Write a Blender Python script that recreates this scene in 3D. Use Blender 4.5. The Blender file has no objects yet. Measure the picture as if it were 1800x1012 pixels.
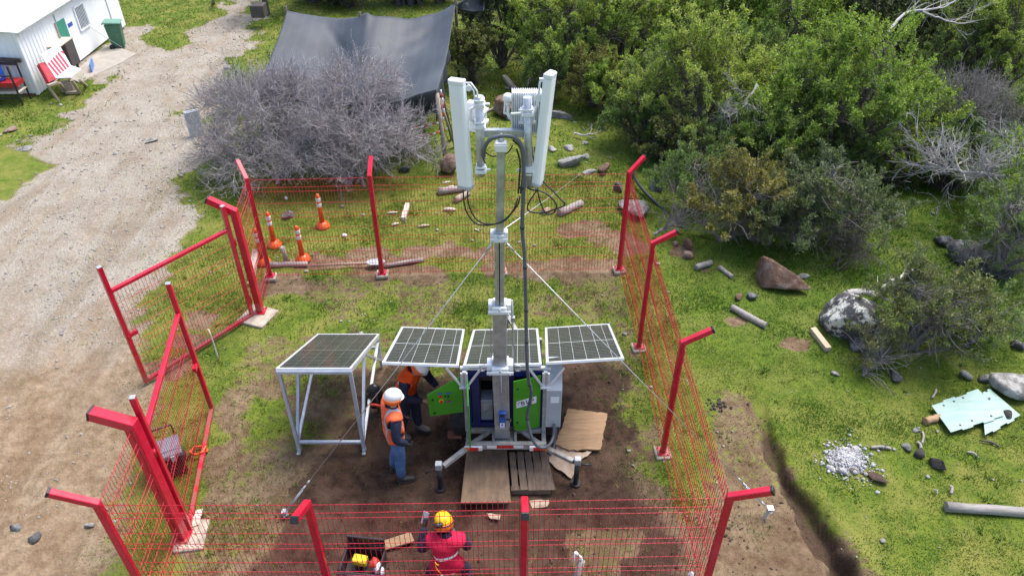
import bpy, bmesh, math, random, zlib
import numpy as np
from mathutils import Vector, Matrix

# ------------------------------------------------------------------ camera, sky, sun, exposure
C = bpy.context.scene.collection
sc = bpy.context.scene
F_PX, PITCH, CAM_H = 1287.0, math.radians(36.93), 7.91
cam_data = bpy.data.cameras.new('camera')
cam = bpy.data.objects.new('camera', cam_data)
C.objects.link(cam)
cam.location = (0, 0, CAM_H)
cam.rotation_euler = (math.pi/2 - PITCH, 0, 0)
cam_data.sensor_width = 36.0
cam_data.lens = 36.0*F_PX/1800.0
cam_data.clip_start = 0.1
cam_data.clip_end = 2000
sc.camera = cam

SUN_EL, SUN_AZ = math.radians(64), math.radians(48)      # azimuth from +Y towards +X
world = bpy.data.worlds.new('World')
sc.world = world
world.use_nodes = True
wt = world.node_tree
sky = wt.nodes.new('ShaderNodeTexSky')
sky.sky_type = 'NISHITA'
sky.sun_disc = False
sky.sun_elevation = SUN_EL
sky.sun_rotation = SUN_AZ
sky.air_density = 1.0
sky.dust_density = 3.0
sky.ozone_density = 1.0
bg = wt.nodes['Background']
wt.links.new(sky.outputs[0], bg.inputs[0])
bg.inputs[1].default_value = 0.15
sun_data = bpy.data.lights.new('sun', 'SUN')
sun_data.energy = 2.0
sun_data.angle = math.radians(30)
sun_data.color = (1.0, 0.975, 0.94)
sun = bpy.data.objects.new('sun', sun_data)
C.objects.link(sun)
sdir = Vector((math.cos(SUN_EL)*math.sin(SUN_AZ), math.cos(SUN_EL)*math.cos(SUN_AZ), math.sin(SUN_EL)))
sun.rotation_euler = (-sdir).to_track_quat('-Z', 'Y').to_euler()
sun.location = sdir*60
sc.view_settings.view_transform = 'Standard'
sc.view_settings.look = 'None'
sc.view_settings.exposure = 1.04
sc.view_settings.gamma = 1.0
sc.view_settings.use_curve_mapping = False
try:
    sc.cycles.max_bounces = 6
    sc.cycles.transparent_max_bounces = 6
except Exception:
    pass

# ------------------------------------------------------------------ helpers
rng = np.random.default_rng(7)
random.seed(11)
CP, SP = math.cos(PITCH), math.sin(PITCH)

def ray(px, py):
    u, v = (px-900)/F_PX, (506-py)/F_PX
    return Vector((u, v*SP+CP, v*CP-SP))

def gp(px, py, z=0.0):
    """ground point (at height z) seen at a spot of the survey photo"""
    d = ray(px, py)
    t = (z-CAM_H)/d.z
    return Vector((d.x*t, d.y*t, z))

def py_(Y, px, py):
    d = ray(px, py); t = Y/d.y
    return Vector((d.x*t, Y, CAM_H+d.z*t))

def pl(px, py, P0, n):
    d = ray(px, py); o = Vector((0, 0, CAM_H))
    t = (Vector(P0)-o).dot(n)/d.dot(n)
    return o+d*t

WL = {}                                   # world location of things whose parts are given in world coordinates

def thing(name, label, cat, loc=(0, 0, 0), rz=0, group=None):
    o = bpy.data.objects.new(name, None)
    C.objects.link(o)
    o.location = loc
    o.rotation_euler = (0, 0, rz)
    o.empty_display_size = 0.2
    o['label'] = label; o['category'] = cat
    if group: o['group'] = group
    WL[o.name] = Vector(loc)
    return o

def tag(o, label, cat, group=None):
    o['label'] = label; o['category'] = cat
    if group: o['group'] = group
    return o

def struct(o):
    o['kind'] = 'structure'; return o

def stuff(o):
    o['kind'] = 'stuff'; return o

def dup(root, loc, rz=None, label=None, sc_=None):
    r = root.copy(); C.objects.link(r); r.location = loc
    if rz is not None: r.rotation_euler = (0, 0, rz)
    if sc_ is not None: r.scale = (sc_, sc_, sc_) if not hasattr(sc_, '__len__') else sc_
    if label: r['label'] = label
    for ch in list(root.children):
        c = ch.copy(); C.objects.link(c); c.parent = r
        for g in list(ch.children):
            d = g.copy(); C.objects.link(d); d.parent = c
    return r

class MB:
    def __init__(s):
        s.v = []; s.f = []; s.m = []; s.sm = []
    def add(s, vs, fs, m=0, smooth=False):
        b = len(s.v)
        s.v += [tuple(p) for p in vs]
        s.f += [tuple(i+b for i in f) for f in fs]
        s.m += [m]*len(fs); s.sm += [smooth]*len(fs)
        return s
    def box(s, c, size, rot=None, m=0):
        x, y, z = (q/2 for q in size)
        vs = [Vector(p) for p in ((-x,-y,-z),(x,-y,-z),(x,y,-z),(-x,y,-z),(-x,-y,z),(x,-y,z),(x,y,z),(-x,y,z))]
        if rot is not None: vs = [rot @ p for p in vs]
        c = Vector(c)
        return s.add([p+c for p in vs], [(3,2,1,0),(4,5,6,7),(0,1,5,4),(1,2,6,5),(2,3,7,6),(3,0,4,7)], m)
    def bar(s, p0, p1, w, h, up=(0, 0, 1), m=0):
        p0, p1 = Vector(p0), Vector(p1)
        d = p1-p0; L = d.length; d.normalize()
        up = Vector(up)
        if abs(d.dot(up)) > .98: up = Vector((0, 1, 0))
        x = d.cross(up).normalized(); z = x.cross(d).normalized()
        R = Matrix((x, d, z)).transposed()
        return s.box((p0+p1)/2, (w, L, h), R, m)
    def tube(s, pts, r, n=8, m=0, cap=True):
        pts = [Vector(p) for p in pts]
        K = len(pts)
        rs = r if hasattr(r, '__len__') else [r]*K
        vs = []; fs = []
        prev = None
        for i, p in enumerate(pts):
            t = (pts[min(i+1, K-1)]-pts[max(i-1, 0)]).normalized()
            if prev is None:
                a = Vector((0, 0, 1)) if abs(t.z) < .9 else Vector((1, 0, 0))
                x = t.cross(a).normalized()
            else:
                x = (prev-t*prev.dot(t)).normalized()
            prev = x; y = t.cross(x)
            for k in range(n):
                a = 2*math.pi*k/n
                vs.append(p+(x*math.cos(a)+y*math.sin(a))*rs[i])
        for i in range(K-1):
            for k in range(n):
                a, b = i*n+k, i*n+(k+1) % n
                fs.append((a, b, b+n, a+n))
        s.add(vs, fs, m, True)
        if cap:
            b = len(s.v)-len(vs)
            s.f.append(tuple(b+k for k in range(n-1, -1, -1))); s.m.append(m); s.sm.append(False)
            s.f.append(tuple(b+(K-1)*n+k for k in range(n))); s.m.append(m); s.sm.append(False)
        return s
    def lathe(s, prof, n=20, at=(0, 0, 0), M=None, m=0, smooth=True):
        vs = []; fs = []
        for (r, z) in prof:
            for k in range(n):
                a = 2*math.pi*k/n
                p = Vector((r*math.cos(a), r*math.sin(a), z))
                vs.append((M @ p if M is not None else p)+Vector(at))
        for i in range(len(prof)-1):
            for k in range(n):
                a, b = i*n+k, i*n+(k+1) % n
                fs.append((a, b, b+n, a+n))
        s.add(vs, fs, m, smooth)
        b = len(s.v)-len(vs)
        if prof[0][0] > 1e-4:
            s.f.append(tuple(b+k for k in range(n-1, -1, -1))); s.m.append(m); s.sm.append(False)
        if prof[-1][0] > 1e-4:
            s.f.append(tuple(b+(len(prof)-1)*n+k for k in range(n))); s.m.append(m); s.sm.append(False)
        return s
    def prism(s, outline, t, M=None, m=0):
        """outline in xy, from z=0 to z=t, moved by the matrix M"""
        n = len(outline)
        a = [Vector((x, y, 0)) for x, y in outline]; b = [Vector((x, y, t)) for x, y in outline]
        vs = a+b
        if M is not None: vs = [M @ p for p in vs]
        fs = [tuple(range(n-1, -1, -1)), tuple(range(n, 2*n))]+[(i, (i+1) % n, (i+1) % n+n, i+n) for i in range(n)]
        return s.add(vs, fs, m)
    def build(s, name, mats, parent=None, bevel=0, smooth=False, local=False, loc=None):
        me = bpy.data.meshes.new(name)
        off = Vector((0, 0, 0))
        if parent is not None and not local: off = WL.get(parent.name, Vector((0, 0, 0)))
        if loc is not None: off = Vector(loc)
        me.from_pydata([(p[0]-off[0], p[1]-off[1], p[2]-off[2]) for p in s.v], [], s.f)
        mats = mats if isinstance(mats, (list, tuple)) else [mats]
        for mm in mats: me.materials.append(mm)
        me.polygons.foreach_set('material_index', s.m)
        me.polygons.foreach_set('use_smooth', [bool(q or smooth) for q in s.sm])
        me.update()
        if bevel:
            bm = bmesh.new(); bm.from_mesh(me)
            es = [e for e in bm.edges if len(e.link_faces) == 2 and e.calc_face_angle(0) > 0.7]
            bmesh.ops.bevel(bm, geom=es, offset=bevel, segments=1, profile=.5, affect='EDGES', clamp_overlap=True)
            bm.to_mesh(me); bm.free()
        o = bpy.data.objects.new(name, me)
        C.objects.link(o)
        if loc is not None: o.location = loc
        if parent is not None:
            o.parent = parent
            WL[o.name] = off
        return o

def mesh_np(name, V, quads=None, tris=None, mats=None, mq=None, mt=None, parent=None, smooth=False):
    me = bpy.data.meshes.new(name)
    V = np.asarray(V, np.float32)
    q = np.zeros((0, 4), np.int32) if quads is None else np.asarray(quads, np.int32)
    t = np.zeros((0, 3), np.int32) if tris is None else np.asarray(tris, np.int32)
    nl = q.size+t.size; nf = len(q)+len(t)
    me.vertices.add(len(V)); me.vertices.foreach_set('co', V.ravel())
    me.loops.add(nl); me.loops.foreach_set('vertex_index', np.concatenate([q.ravel(), t.ravel()]))
    me.polygons.add(nf)
    st = np.concatenate([np.arange(len(q))*4, q.size+np.arange(len(t))*3]).astype(np.int32)
    me.polygons.foreach_set('loop_start', st)
    mats = mats if isinstance(mats, (list, tuple)) else [mats]
    for m in mats: me.materials.append(m)
    if mq is not None or mt is not None:
        mi = np.concatenate([np.zeros(len(q), np.int32) if mq is None else mq, np.zeros(len(t), np.int32) if mt is None else mt]).astype(np.int32)
        me.polygons.foreach_set('material_index', mi)
    if smooth: me.polygons.foreach_set('use_smooth', np.ones(nf, bool))
    me.update(calc_edges=True)
    me.validate()
    o = bpy.data.objects.new(name, me)
    C.objects.link(o)
    if parent is not None: o.parent = parent
    return o

# ------------------------------------------------------------------ noise and masks
_tab = np.random.default_rng(3).random((8, 256, 256))
def vn(x, y, k=0):
    x = np.asarray(x, float); y = np.asarray(y, float)
    xi = np.floor(x).astype(int); yi = np.floor(y).astype(int)
    fx = x-xi; fy = y-yi
    fx = fx*fx*(3-2*fx); fy = fy*fy*(3-2*fy)
    T = _tab[k % 8]
    a = T[xi & 255, yi & 255]; b = T[(xi+1) & 255, yi & 255]; c = T[xi & 255, (yi+1) & 255]; d = T[(xi+1) & 255, (yi+1) & 255]
    return (a*(1-fx)+b*fx)*(1-fy)+(c*(1-fx)+d*fx)*fy
def fbm(x, y, f, o=4, k=0):
    s = 0; a = .5; tot = 0
    for i in range(o):
        s = s+a*vn(x*f+17.3*i, y*f-9.1*i, k+i); tot += a; a *= .5; f *= 2.03
    return s/tot-.5
def sdf(poly, X, Y):
    """signed distance to a polygon, negative inside"""
    P = np.array([(p[0], p[1]) for p in poly], float)
    d = np.full(X.shape, 1e9); ins = np.zeros(X.shape, bool)
    for i in range(len(P)):
        a = P[i]; b = P[(i+1) % len(P)]
        e = b-a; wx = X-a[0]; wy = Y-a[1]
        t = np.clip((wx*e[0]+wy*e[1])/(e@e+1e-12), 0, 1)
        d = np.minimum(d, (wx-e[0]*t)**2+(wy-e[1]*t)**2)
        c = ((a[1] <= Y) & (b[1] > Y)) | ((b[1] <= Y) & (a[1] > Y))
        xi = a[0]+(Y-a[1])/(e[1] if abs(e[1]) > 1e-12 else 1e-12)*e[0]
        ins ^= c & (X < xi)
    d = np.sqrt(d)
    return np.where(ins, -d, d)
def ss(a, b, x):
    t = np.clip((x-a)/(b-a), 0, 1); return t*t*(3-2*t)
PX = lambda L: [tuple(gp(*p)[:2]) for p in L]
ROAD = PX([(0,330),(60,285),(130,225),(170,165),(222,125),(300,80),(372,30),(405,0),(430,-60),(470,-60),(455,0),(432,55),(400,120),(375,190),(345,260),(335,330),(322,400),(285,450),(268,520),(270,600),(262,680),(240,740),(225,830),(200,930),(170,1012)])+[(-3.6,3.2),(-3.4,1.5),(-20,1.5),(-20,9)]
PAD = PX([(135,125),(205,50),(262,52),(300,85),(235,120),(165,150)])
MUD = PX([(660,720),(705,650),(985,625),(1110,645),(1150,720),(1165,810),(1190,900),(1200,1000)])+[(1.2,3.2),(-3.2,3.2)]+PX([(450,960),(480,890),(550,830),(620,790)])
ENCL = [(-4.4,9.6),(-4.45,10.75),(-2.4,10.85),(2.0,10.95),(2.1,8.9),(2.15,6.7),(2.2,3.0),(-4.0,3.0),(-4.05,5.4),(-4.35,7.4)]
RDIRT = PX([(1235,720),(1300,690),(1335,700),(1385,790),(1450,890),(1500,950),(1560,1030)])+[(3.9,3.0),(2.1,3.0),(2.15,5.8)]
TRENCH = PX([(1318,668),(1345,740),(1362,800),(1400,862),(1432,915),(1455,960),(1490,990)])+[(3.75,4.4),(4.0,3.9)]
SPOTS = [gp(*p[:2])[:2]+(p[2],) for p in ()] if False else [(gp(a,b).x, gp(a,b).y, r) for a, b, r in
    ((1040,398,.55),(1075,415,.5),(1000,402,.35),(785,438,.5),(740,440,.4),(810,440,.35),(650,448,.45),(560,458,.4),(690,472,.6),(880,470,.5),(480,500,.7),(1000,470,.7),(930,474,.6),(1110,430,.5),(330,600,.5),(350,560,.5),(1245,470,.35),(1195,440,.4),(1290,560,.3),(1405,600,.35),(760,480,.5),(850,445,.4),(300,640,.6),(1060,470,.5))]
def polyd(P, X, Y):
    d = np.full(X.shape, 1e9); tt = np.zeros(X.shape); side = np.zeros(X.shape)
    for i in range(len(P)-1):
        a = np.array(P[i]); b = np.array(P[i+1]); e = b-a
        wx = X-a[0]; wy = Y-a[1]
        t = np.clip((wx*e[0]+wy*e[1])/(e@e), 0, 1)
        q = np.hypot(wx-e[0]*t, wy-e[1]*t)
        k = q < d
        side = np.where(k, np.sign(e[0]*wy-e[1]*wx), side)
        tt = np.where(k, (i+t)/(len(P)-1), tt); d = np.where(k, q, d)
    return d, tt, side
def zones(X, Y):
    n1 = fbm(X, Y, .55, 4, 0); n2 = fbm(X, Y, 1.7, 4, 2); n3 = fbm(X, Y, 5, 3, 4)
    ds = np.hypot(X, Y-2)/10
    w = (n1*1.9+n2*.9+n3*.45)*np.clip(ds, .5, 2)
    road = np.maximum(ss(.75, -.75, sdf(ROAD, X, Y)+w*.9), ss(.25, -.25, sdf(PAD, X, Y)+w*.5))
    mud = ss(.55, -.55, sdf(MUD, X, Y)+w*1.1)
    en = ss(.25, -.25, sdf(ENCL, X, Y)+w*.4)
    rd = ss(.3, -.35, sdf(RDIRT, X, Y)+w*.8)
    spot = np.zeros(X.shape)
    for (a, b, r) in SPOTS:
        spot = np.maximum(spot, ss(r, r*.35, np.hypot(X-a, (Y-b)*1.5)+w*.5))
    patch = ss(-.10, .14, n2+n1*.6+n3*.25)
    g = np.ones(X.shape)
    g = g*(1-en)+en*(.18+.24*patch+.30*patch*ss(6.3, 8.4, Y+n1*3+n2)+.30*ss(6.8, 8.4, Y+n1*3))
    lowgreen = en*ss(.55, .1, np.hypot((X-1.1)/1.2, (Y-4.95)/.8)-.5)*ss(-.1, .1, n2+n3*.5)
    g = g*(1-spot*.9)
    mud2 = mud*(1-.6*lowgreen)
    g = g*(1-mud*.93)
    g = np.maximum(g, lowgreen*(.06+.32*patch))
    g = g*(1-rd*(.62+.3*ss(6.2, 5.0, Y)))*(1-road*.985)
    g = np.clip(g, 0, 1)
    td, tt, side = polyd(TRENCH, X, Y)
    td = td+fbm(X, Y, 2.2, 4, 1)*.22+fbm(X, Y, 9, 3, 6)*.10
    dep = ss(.0, .3, tt)
    tr = ss(.17+.10*tt, .05, td)*dep
    return dict(grass=g, road=road, mud=np.clip(mud2, 0, 1), rd=rd, spot=spot, en=en, trench=tr, tside=side, td=td, tt=tt)
def height(X, Y, Z=None):
    Z = zones(X, Y) if Z is None else Z
    h = fbm(X, Y, 1.2, 3, 5)*.05+fbm(X, Y, 4, 3, 1)*.03
    h = h+Z['mud']*(fbm(X, Y, 5, 3, 2)*.09+fbm(X, Y, 13, 2, 3)*.05)
    h = h+(Z['road']+Z['rd'])*fbm(X, Y, 3, 4, 6)*.04
    h = h-Z['spot']*.03
    rx = X*.45+Y*.9; ry = X*.9-Y*.45
    h = h+Z['road']*(.035*np.sin((X-(-13.5+(Y-4)*.28)+fbm(X, Y, .3, 2, 3)*2)*3.6)*ss(-.2, .25, fbm(X, Y, .25, 2, 4)+.1))
    h = h-Z['trench']*(.22+.22*ss(.5, 1, Z['tt']))*np.where(Z['tside'] > 0, ss(.18, .07, Z['td']), 1)
    lip = ss(.5, .25, Z['td'])*ss(.1, .28, Z['td'])*ss(.1, .5, Z['tt'])
    h = h+lip*np.where(Z['tside'] > 0, .06, .02)*(1+fbm(X, Y, 5, 2, 4))
    return h-.012
def gz(x, y):
    return float(height(np.array([x]), np.array([y]))[0])
# ------------------------------------------------------------------ materials
def srgb(h):
    h = h.lstrip('#'); c = [int(h[i:i+2], 16)/255 for i in (0, 2, 4)]
    return tuple(x/12.92 if x <= .04045 else ((x+.055)/1.055)**2.4 for x in c)

class NT:
    def __init__(s, name):
        s.m = bpy.data.materials.new(name); s.m.use_nodes = True
        s.t = s.m.node_tree; s.b = s.t.nodes['Principled BSDF']; s.out = s.t.nodes['Material Output']
    def n(s, typ, **kw):
        o = s.t.nodes.new(typ)
        for k, v in kw.items():
            if k.startswith('i_'):
                o.inputs[int(k[2:]) if k[2:].isdigit() else k[2:].replace('_', ' ')].default_value = v
            else: setattr(o, k, v)
        return o
    def l(s, a, b): s.t.links.new(a, b)
    def noise(s, scale, detail=4, rough=.6, co=None, dim='3D'):
        o = s.n('ShaderNodeTexNoise'); o.inputs['Scale'].default_value = scale
        o.inputs['Detail'].default_value = detail; o.inputs['Roughness'].default_value = rough
        if co is not None: s.l(co, o.inputs['Vector'])
        return o.outputs['Fac']
    def math(s, op, a, b=None, c=None, clamp=False):
        o = s.n('ShaderNodeMath'); o.operation = op; o.use_clamp = clamp
        for i, q in enumerate((a, b, c)):
            if q is None: continue
            if isinstance(q, (int, float)): o.inputs[i].default_value = q
            else: s.l(q, o.inputs[i])
        return o.outputs[0]
    def rng(s, x, a, b, c=0., d=1., smooth=True):
        o = s.n('ShaderNodeMapRange'); o.interpolation_type = 'SMOOTHSTEP' if smooth else 'LINEAR'
        s.l(x, o.inputs[0])
        for i, q in enumerate((a, b, c, d)): o.inputs[i+1].default_value = q
        return o.outputs[0]
    def mix(s, f, a, b, mode='MIX'):
        o = s.n('ShaderNodeMix'); o.data_type = 'RGBA'; o.blend_type = mode
        for k, q in ((0, f), (6, a), (7, b)):
            if isinstance(q, (int, float)): o.inputs[k].default_value = q
            elif isinstance(q, tuple): o.inputs[k].default_value = (q+(1,))[:4]
            else: s.l(q, o.inputs[k])
        return o.outputs[2]
    def ramp(s, x, stops):
        o = s.n('ShaderNodeValToRGB'); s.l(x, o.inputs[0]); e = o.color_ramp.elements
        while len(e) < len(stops): e.new(.5)
        for q, (p, c) in zip(e, stops): q.position = p; q.color = (c+(1,))[:4]
        return o.outputs[0]
    def bump(s, h, strength=.3, dist=.01):
        o = s.n('ShaderNodeBump'); o.inputs['Strength'].default_value = strength; o.inputs['Distance'].default_value = dist
        s.l(h, o.inputs['Height']); s.l(o.outputs[0], s.b.inputs['Normal'])
        return o
    def obj(s): return s.n('ShaderNodeTexCoord').outputs['Object']
    def pos(s): return s.n('ShaderNodeNewGeometry').outputs['Position']
    def isl(s): return s.n('ShaderNodeNewGeometry').outputs['Random Per Island']

def mul(c, k): return tuple(min(1, x*k) for x in c)

def mat(name, col, rough=.5, metal=0., var=.15, vs=6., dirt=0., dirtcol=(.12, .08, .05), bump=0., bs=40., spec=.5):
    """plain painted / metal / plastic surface with mottling, streaks of dirt and a little relief"""
    t = NT(name); co = t.obj()
    n = t.noise(vs, 5, .65, co)
    c = t.mix(t.rng(n, .3, .7), mul(col, 1-var), mul(col, 1+var))
    if dirt:
        d = t.noise(vs*.6, 6, .7, co)
        c = t.mix(t.math('MULTIPLY', t.rng(d, .5, .72), dirt), c, dirtcol)
    t.l(c, t.b.inputs['Base Color'])
    t.b.inputs['Metallic'].default_value = metal
    r = t.rng(t.noise(vs*2.3, 4, .6, co), .3, .7, max(.02, rough-.1), min(1, rough+.1))
    t.l(r, t.b.inputs['Roughness'])
    t.b.inputs['Specular IOR Level'].default_value = spec
    if bump: t.bump(t.noise(bs, 4, .6, co), bump, .01)
    return t.m

def wood(name, c1, c2, scale=(3, 30, 30), rough=.8, stain=0., staincol=(.05, .035, .025)):
    t = NT(name); co = t.obj()
    mp = t.n('ShaderNodeMapping'); mp.inputs['Scale'].default_value = scale; t.l(co, mp.inputs[0])
    n = t.noise(1., 7, .7, mp.outputs[0])
    c = t.mix(t.rng(n, .3, .7), c1, c2)
    if stain:
        c = t.mix(t.math('MULTIPLY', t.rng(t.noise(3.2, 6, .7, co), .45, .68), stain), c, staincol)
    t.l(c, t.b.inputs['Base Color']); t.b.inputs['Roughness'].default_value = rough
    t.bump(n, .35, .006)
    return t.m

def leafmat(name, cols, trans=.35, rough=.5):
    t = NT(name); r = t.isl()
    c = t.ramp(r, [(i/(len(cols)-1), q) for i, q in enumerate(cols)])
    n = t.noise(1.1, 3, .6, t.pos())
    c = t.mix(t.rng(n, .35, .65, 0, 1), t.mix(1., c, (.72, .82, .75), 'MULTIPLY'), c)
    oi = t.n('ShaderNodeObjectInfo')
    c = t.mix(1., c, t.mix(oi.outputs['Random'], (.80, .88, .72), (1.1, 1.04, 1.05)), 'MULTIPLY')
    t.l(c, t.b.inputs['Base Color']); t.b.inputs['Roughness'].default_value = rough
    t.b.inputs['Specular IOR Level'].default_value = .35
    tr = t.n('ShaderNodeBsdfTranslucent'); t.l(t.mix(1., c, (1.0, 1.0, .5), 'MULTIPLY'), tr.inputs[0])
    mx = t.n('ShaderNodeMixShader'); mx.inputs[0].default_value = trans
    t.l(t.b.outputs[0], mx.inputs[1]); t.l(tr.outputs[0], mx.inputs[2]); t.l(mx.outputs[0], t.out.inputs[0])
    return t.m

def barkmat(name, c1, c2):
    t = NT(name); co = t.pos()
    n = t.noise(9, 5, .7, co); r = t.isl()
    c = t.mix(t.math('ADD', t.math('MULTIPLY', n, .5), t.math('MULTIPLY', r, .5)), c1, c2)
    t.l(c, t.b.inputs['Base Color']); t.b.inputs['Roughness'].default_value = .9
    return t.m

def stonemat(name, c1, c2, c3=None, lich=0.):
    t = NT(name); co = t.pos(); r = t.isl()
    n = t.noise(7, 7, .7, co)
    c = t.mix(t.rng(n, .3, .7), c1, c2)
    c = t.mix(t.math('MULTIPLY', r, .5), c, t.mix(1., c, (.65, .6, .55), 'MULTIPLY'))
    if c3 is not None:
        c = t.mix(t.math('MULTIPLY', t.rng(t.noise(3.5, 6, .72, co), .5, .58), lich), c, c3)
    t.l(c, t.b.inputs['Base Color']); t.b.inputs['Roughness'].default_value = .92
    t.bump(t.math('ADD', t.noise(22, 6, .7, co), t.noise(6, 4, .7, co)), .9, .04)
    return t.m

M = {}
def redmat():
    """red gloss paint with scuffs, chalky patches and mud splashed up from the ground"""
    t = NT('red_paint'); co = t.pos(); sp = t.n('ShaderNodeSeparateXYZ'); t.l(co, sp.inputs[0])
    n = t.noise(6, 5, .65, co); n2 = t.noise(45, 4, .7, co); n3 = t.noise(2.2, 5, .7, co)
    c = t.mix(t.rng(n, .3, .7), (.48, .007, .027), (.60, .012, .044))
    c = t.mix(t.rng(n2, .66, .74, 0, .55), c, (.55, .20, .20))
    c = t.mix(t.math('MULTIPLY', t.rng(n3, .52, .72), .30), c, (.50, .09, .10))
    mud = t.math('MULTIPLY', t.rng(sp.outputs[2], .02, .45, 1, 0), t.rng(n, .40, .62))
    c = t.mix(t.math('MULTIPLY', mud, .75), c, (.17, .11, .07))
    t.l(c, t.b.inputs['Base Color']); t.l(t.rng(n3, .3, .7, .17, .36), t.b.inputs['Roughness'])
    t.bump(n2, .08, .004)
    return t.m
M['red'] = redmat()
M['red_wire'] = mat('red_wire', (.52, .012, .035), .38, var=.15, vs=3)
M['black'] = mat('black_plastic', (.018, .018, .02), .42, var=.3, dirt=.3, dirtcol=(.1, .08, .06))
M['rubber'] = mat('rubber', (.02, .02, .021), .75, var=.3, dirt=.6, dirtcol=(.09, .065, .045))
M['cable'] = mat('cable_black', (.02, .021, .024), .5, var=.2)
M['conduit'] = mat('grey_conduit', (.09, .1, .115), .45, var=.15)
M['white'] = mat('white_paint', (.74, .76, .78), .4, var=.04, dirt=.12, dirtcol=(.45, .42, .38))
M['antenna'] = mat('antenna_radome', (.83, .85, .88), .38, var=.03, vs=3)
M['galv'] = mat('galvanised_steel', (.50, .53, .56), .42, .55, var=.18, vs=14, dirt=.15, dirtcol=(.3, .29, .27))
M['mast'] = mat('mast_steel', (.40, .42, .44), .45, .6, var=.22, vs=9, dirt=.35, dirtcol=(.26, .25, .23))
M['alu'] = mat('aluminium', (.68, .70, .72), .38, .35, var=.08, vs=8)
M['tblalu'] = mat('table_tube', (.50, .56, .64), .4, .35, var=.1, vs=8)
M['concrete'] = mat('concrete', (.40, .34, .27), .9, var=.25, vs=9, dirt=.7, dirtcol=(.25, .2, .15), bump=.4)
M['blue'] = mat('blue_paint', (.010, .018, .115), .4, var=.2)
M['green'] = mat('green_paint', (.060, .30, .016), .38, var=.1, vs=5, dirt=.2, dirtcol=(.08, .18, .04))
M['dark'] = mat('dark_interior', (.014, .014, .018), .7, var=.4)
M['cab'] = mat('cabinet_grey', (.40, .43, .46), .45, var=.07, dirt=.15, dirtcol=(.3, .29, .28))
M['chassis'] = mat('muddy_grey_steel', (.34, .33, .31), .6, .2, var=.25, vs=8, dirt=.75, dirtcol=(.15, .1, .065))
M['label'] = mat('white_label', (.78, .8, .82), .5, var=.03)
M['ink'] = mat('dark_print', (.03, .03, .035), .6, var=.2)
M['ink_grey'] = mat('grey_print', (.45, .28, .3), .6, var=.2)
M['refl_red'] = mat('red_reflector', (.55, .01, .015), .25, var=.1, dirt=.3)
M['refl_white'] = mat('white_reflector', (.75, .75, .74), .25, var=.08, dirt=.35)
M['amber'] = mat('amber_lens', (.65, .16, .01), .2, var=.1)
M['yellow'] = mat('yellow_plastic', (.72, .50, .015), .36, var=.06)
M['btn_blue'] = mat('blue_tag', (.05, .1, .4), .5, var=.1)
M['winch'] = mat('blue_winch', (.02, .1, .42), .4, var=.12)
M['orange'] = mat('orange_plastic', (.72, .10, .012), .42, var=.1, dirt=.25, dirtcol=(.35, .12, .06))
M['hiviz'] = mat('orange_cloth', (.85, .115, .02), .8, var=.12, vs=9, bump=.3, bs=25)
M['tarp'] = None
M['navy'] = mat('navy_cloth', (.013, .017, .042), .9, var=.35, vs=8, bump=.5, bs=18)
M['skin'] = mat('skin', (.42, .23, .15), .5, var=.1, vs=15)
M['hair'] = mat('dark_hair', (.02, .015, .012), .6, var=.3)
M['helmet'] = mat('white_helmet', (.8, .8, .8), .25, var=.03)
M['helmet_y'] = mat('yellow_helmet', (.80, .52, .01), .28, var=.06)
M['orange_band'] = mat('orange_band', (.80, .15, .015), .7, var=.12)
M['boot'] = mat('boot_leather', (.03, .028, .027), .65, var=.35, dirt=.6, dirtcol=(.14, .1, .07))
M['boot_g'] = mat('grey_boot', (.12, .105, .09), .75, var=.3, dirt=.5, dirtcol=(.2, .15, .1))
M['binG'] = mat('bin_green', (.045, .15, .085), .5, var=.12, dirt=.3, dirtcol=(.2, .22, .17))
M['teal'] = None
M['rope'] = mat('pale_rope', (.55, .55, .5), .8, var=.15)
M['steelwire'] = mat('wire_rope', (.55, .56, .57), .35, .7, var=.1)
M['rag'] = mat('white_rag', (.75, .74, .76), .85, var=.1, bump=.6, bs=30)
M['tape_red'] = mat('tape_red', (.6, .05, .03), .5, var=.1)
M['drum'] = mat('blue_drum', (.015, .09, .5), .4, var=.1)
M['redbox'] = mat('red_box_paint', (.33, .015, .02), .45, var=.15)
M['red_stripe'] = mat('faded_red_stripe', (.62, .05, .08), .6, var=.12)
M['steelframe'] = mat('black_frame', (.02, .02, .025), .5, var=.3)
M['brick'] = mat('brick_red', (.22, .09, .06), .9, var=.3, vs=20)
M['boardgreen'] = mat('green_board', (.045, .26, .18), .6, var=.08)
M['cabin'] = mat('cabin_white', (.86, .87, .88), .45, var=.03, vs=1.5, dirt=.18, dirtcol=(.6, .6, .58))
M['wood_raw'] = wood('raw_timber', (.40, .33, .25), (.26, .21, .16), (2, 30, 30))
M['wood_grey'] = wood('weathered_wood', (.36, .33, .30), (.20, .18, .165), (4, 40, 40))
M['wood_beam'] = wood('new_beam', (.55, .44, .30), (.42, .32, .21), (4, 40, 40))
M['wood_pallet'] = wood('muddy_pallet', (.20, .14, .095), (.10, .07, .05), (30, 3, 30), stain=.7, staincol=(.06, .04, .03))
M['wood_dark'] = wood('dark_cabinet_wood', (.10, .085, .075), (.05, .042, .04), (20, 20, 3))
M['ply'] = wood('worn_plywood', (.25, .165, .098), (.155, .10, .06), (14, 3, 14), stain=.65, staincol=(.085, .06, .045))
M['ply_pale'] = wood('pale_board', (.62, .55, .45), (.48, .41, .33), (12, 3, 12), stain=.4, staincol=(.3, .22, .15))
M['ply_torn'] = wood('torn_board', (.38, .245, .135), (.26, .16, .085), (3, 26, 26), stain=.3, staincol=(.16, .1, .06))
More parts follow.
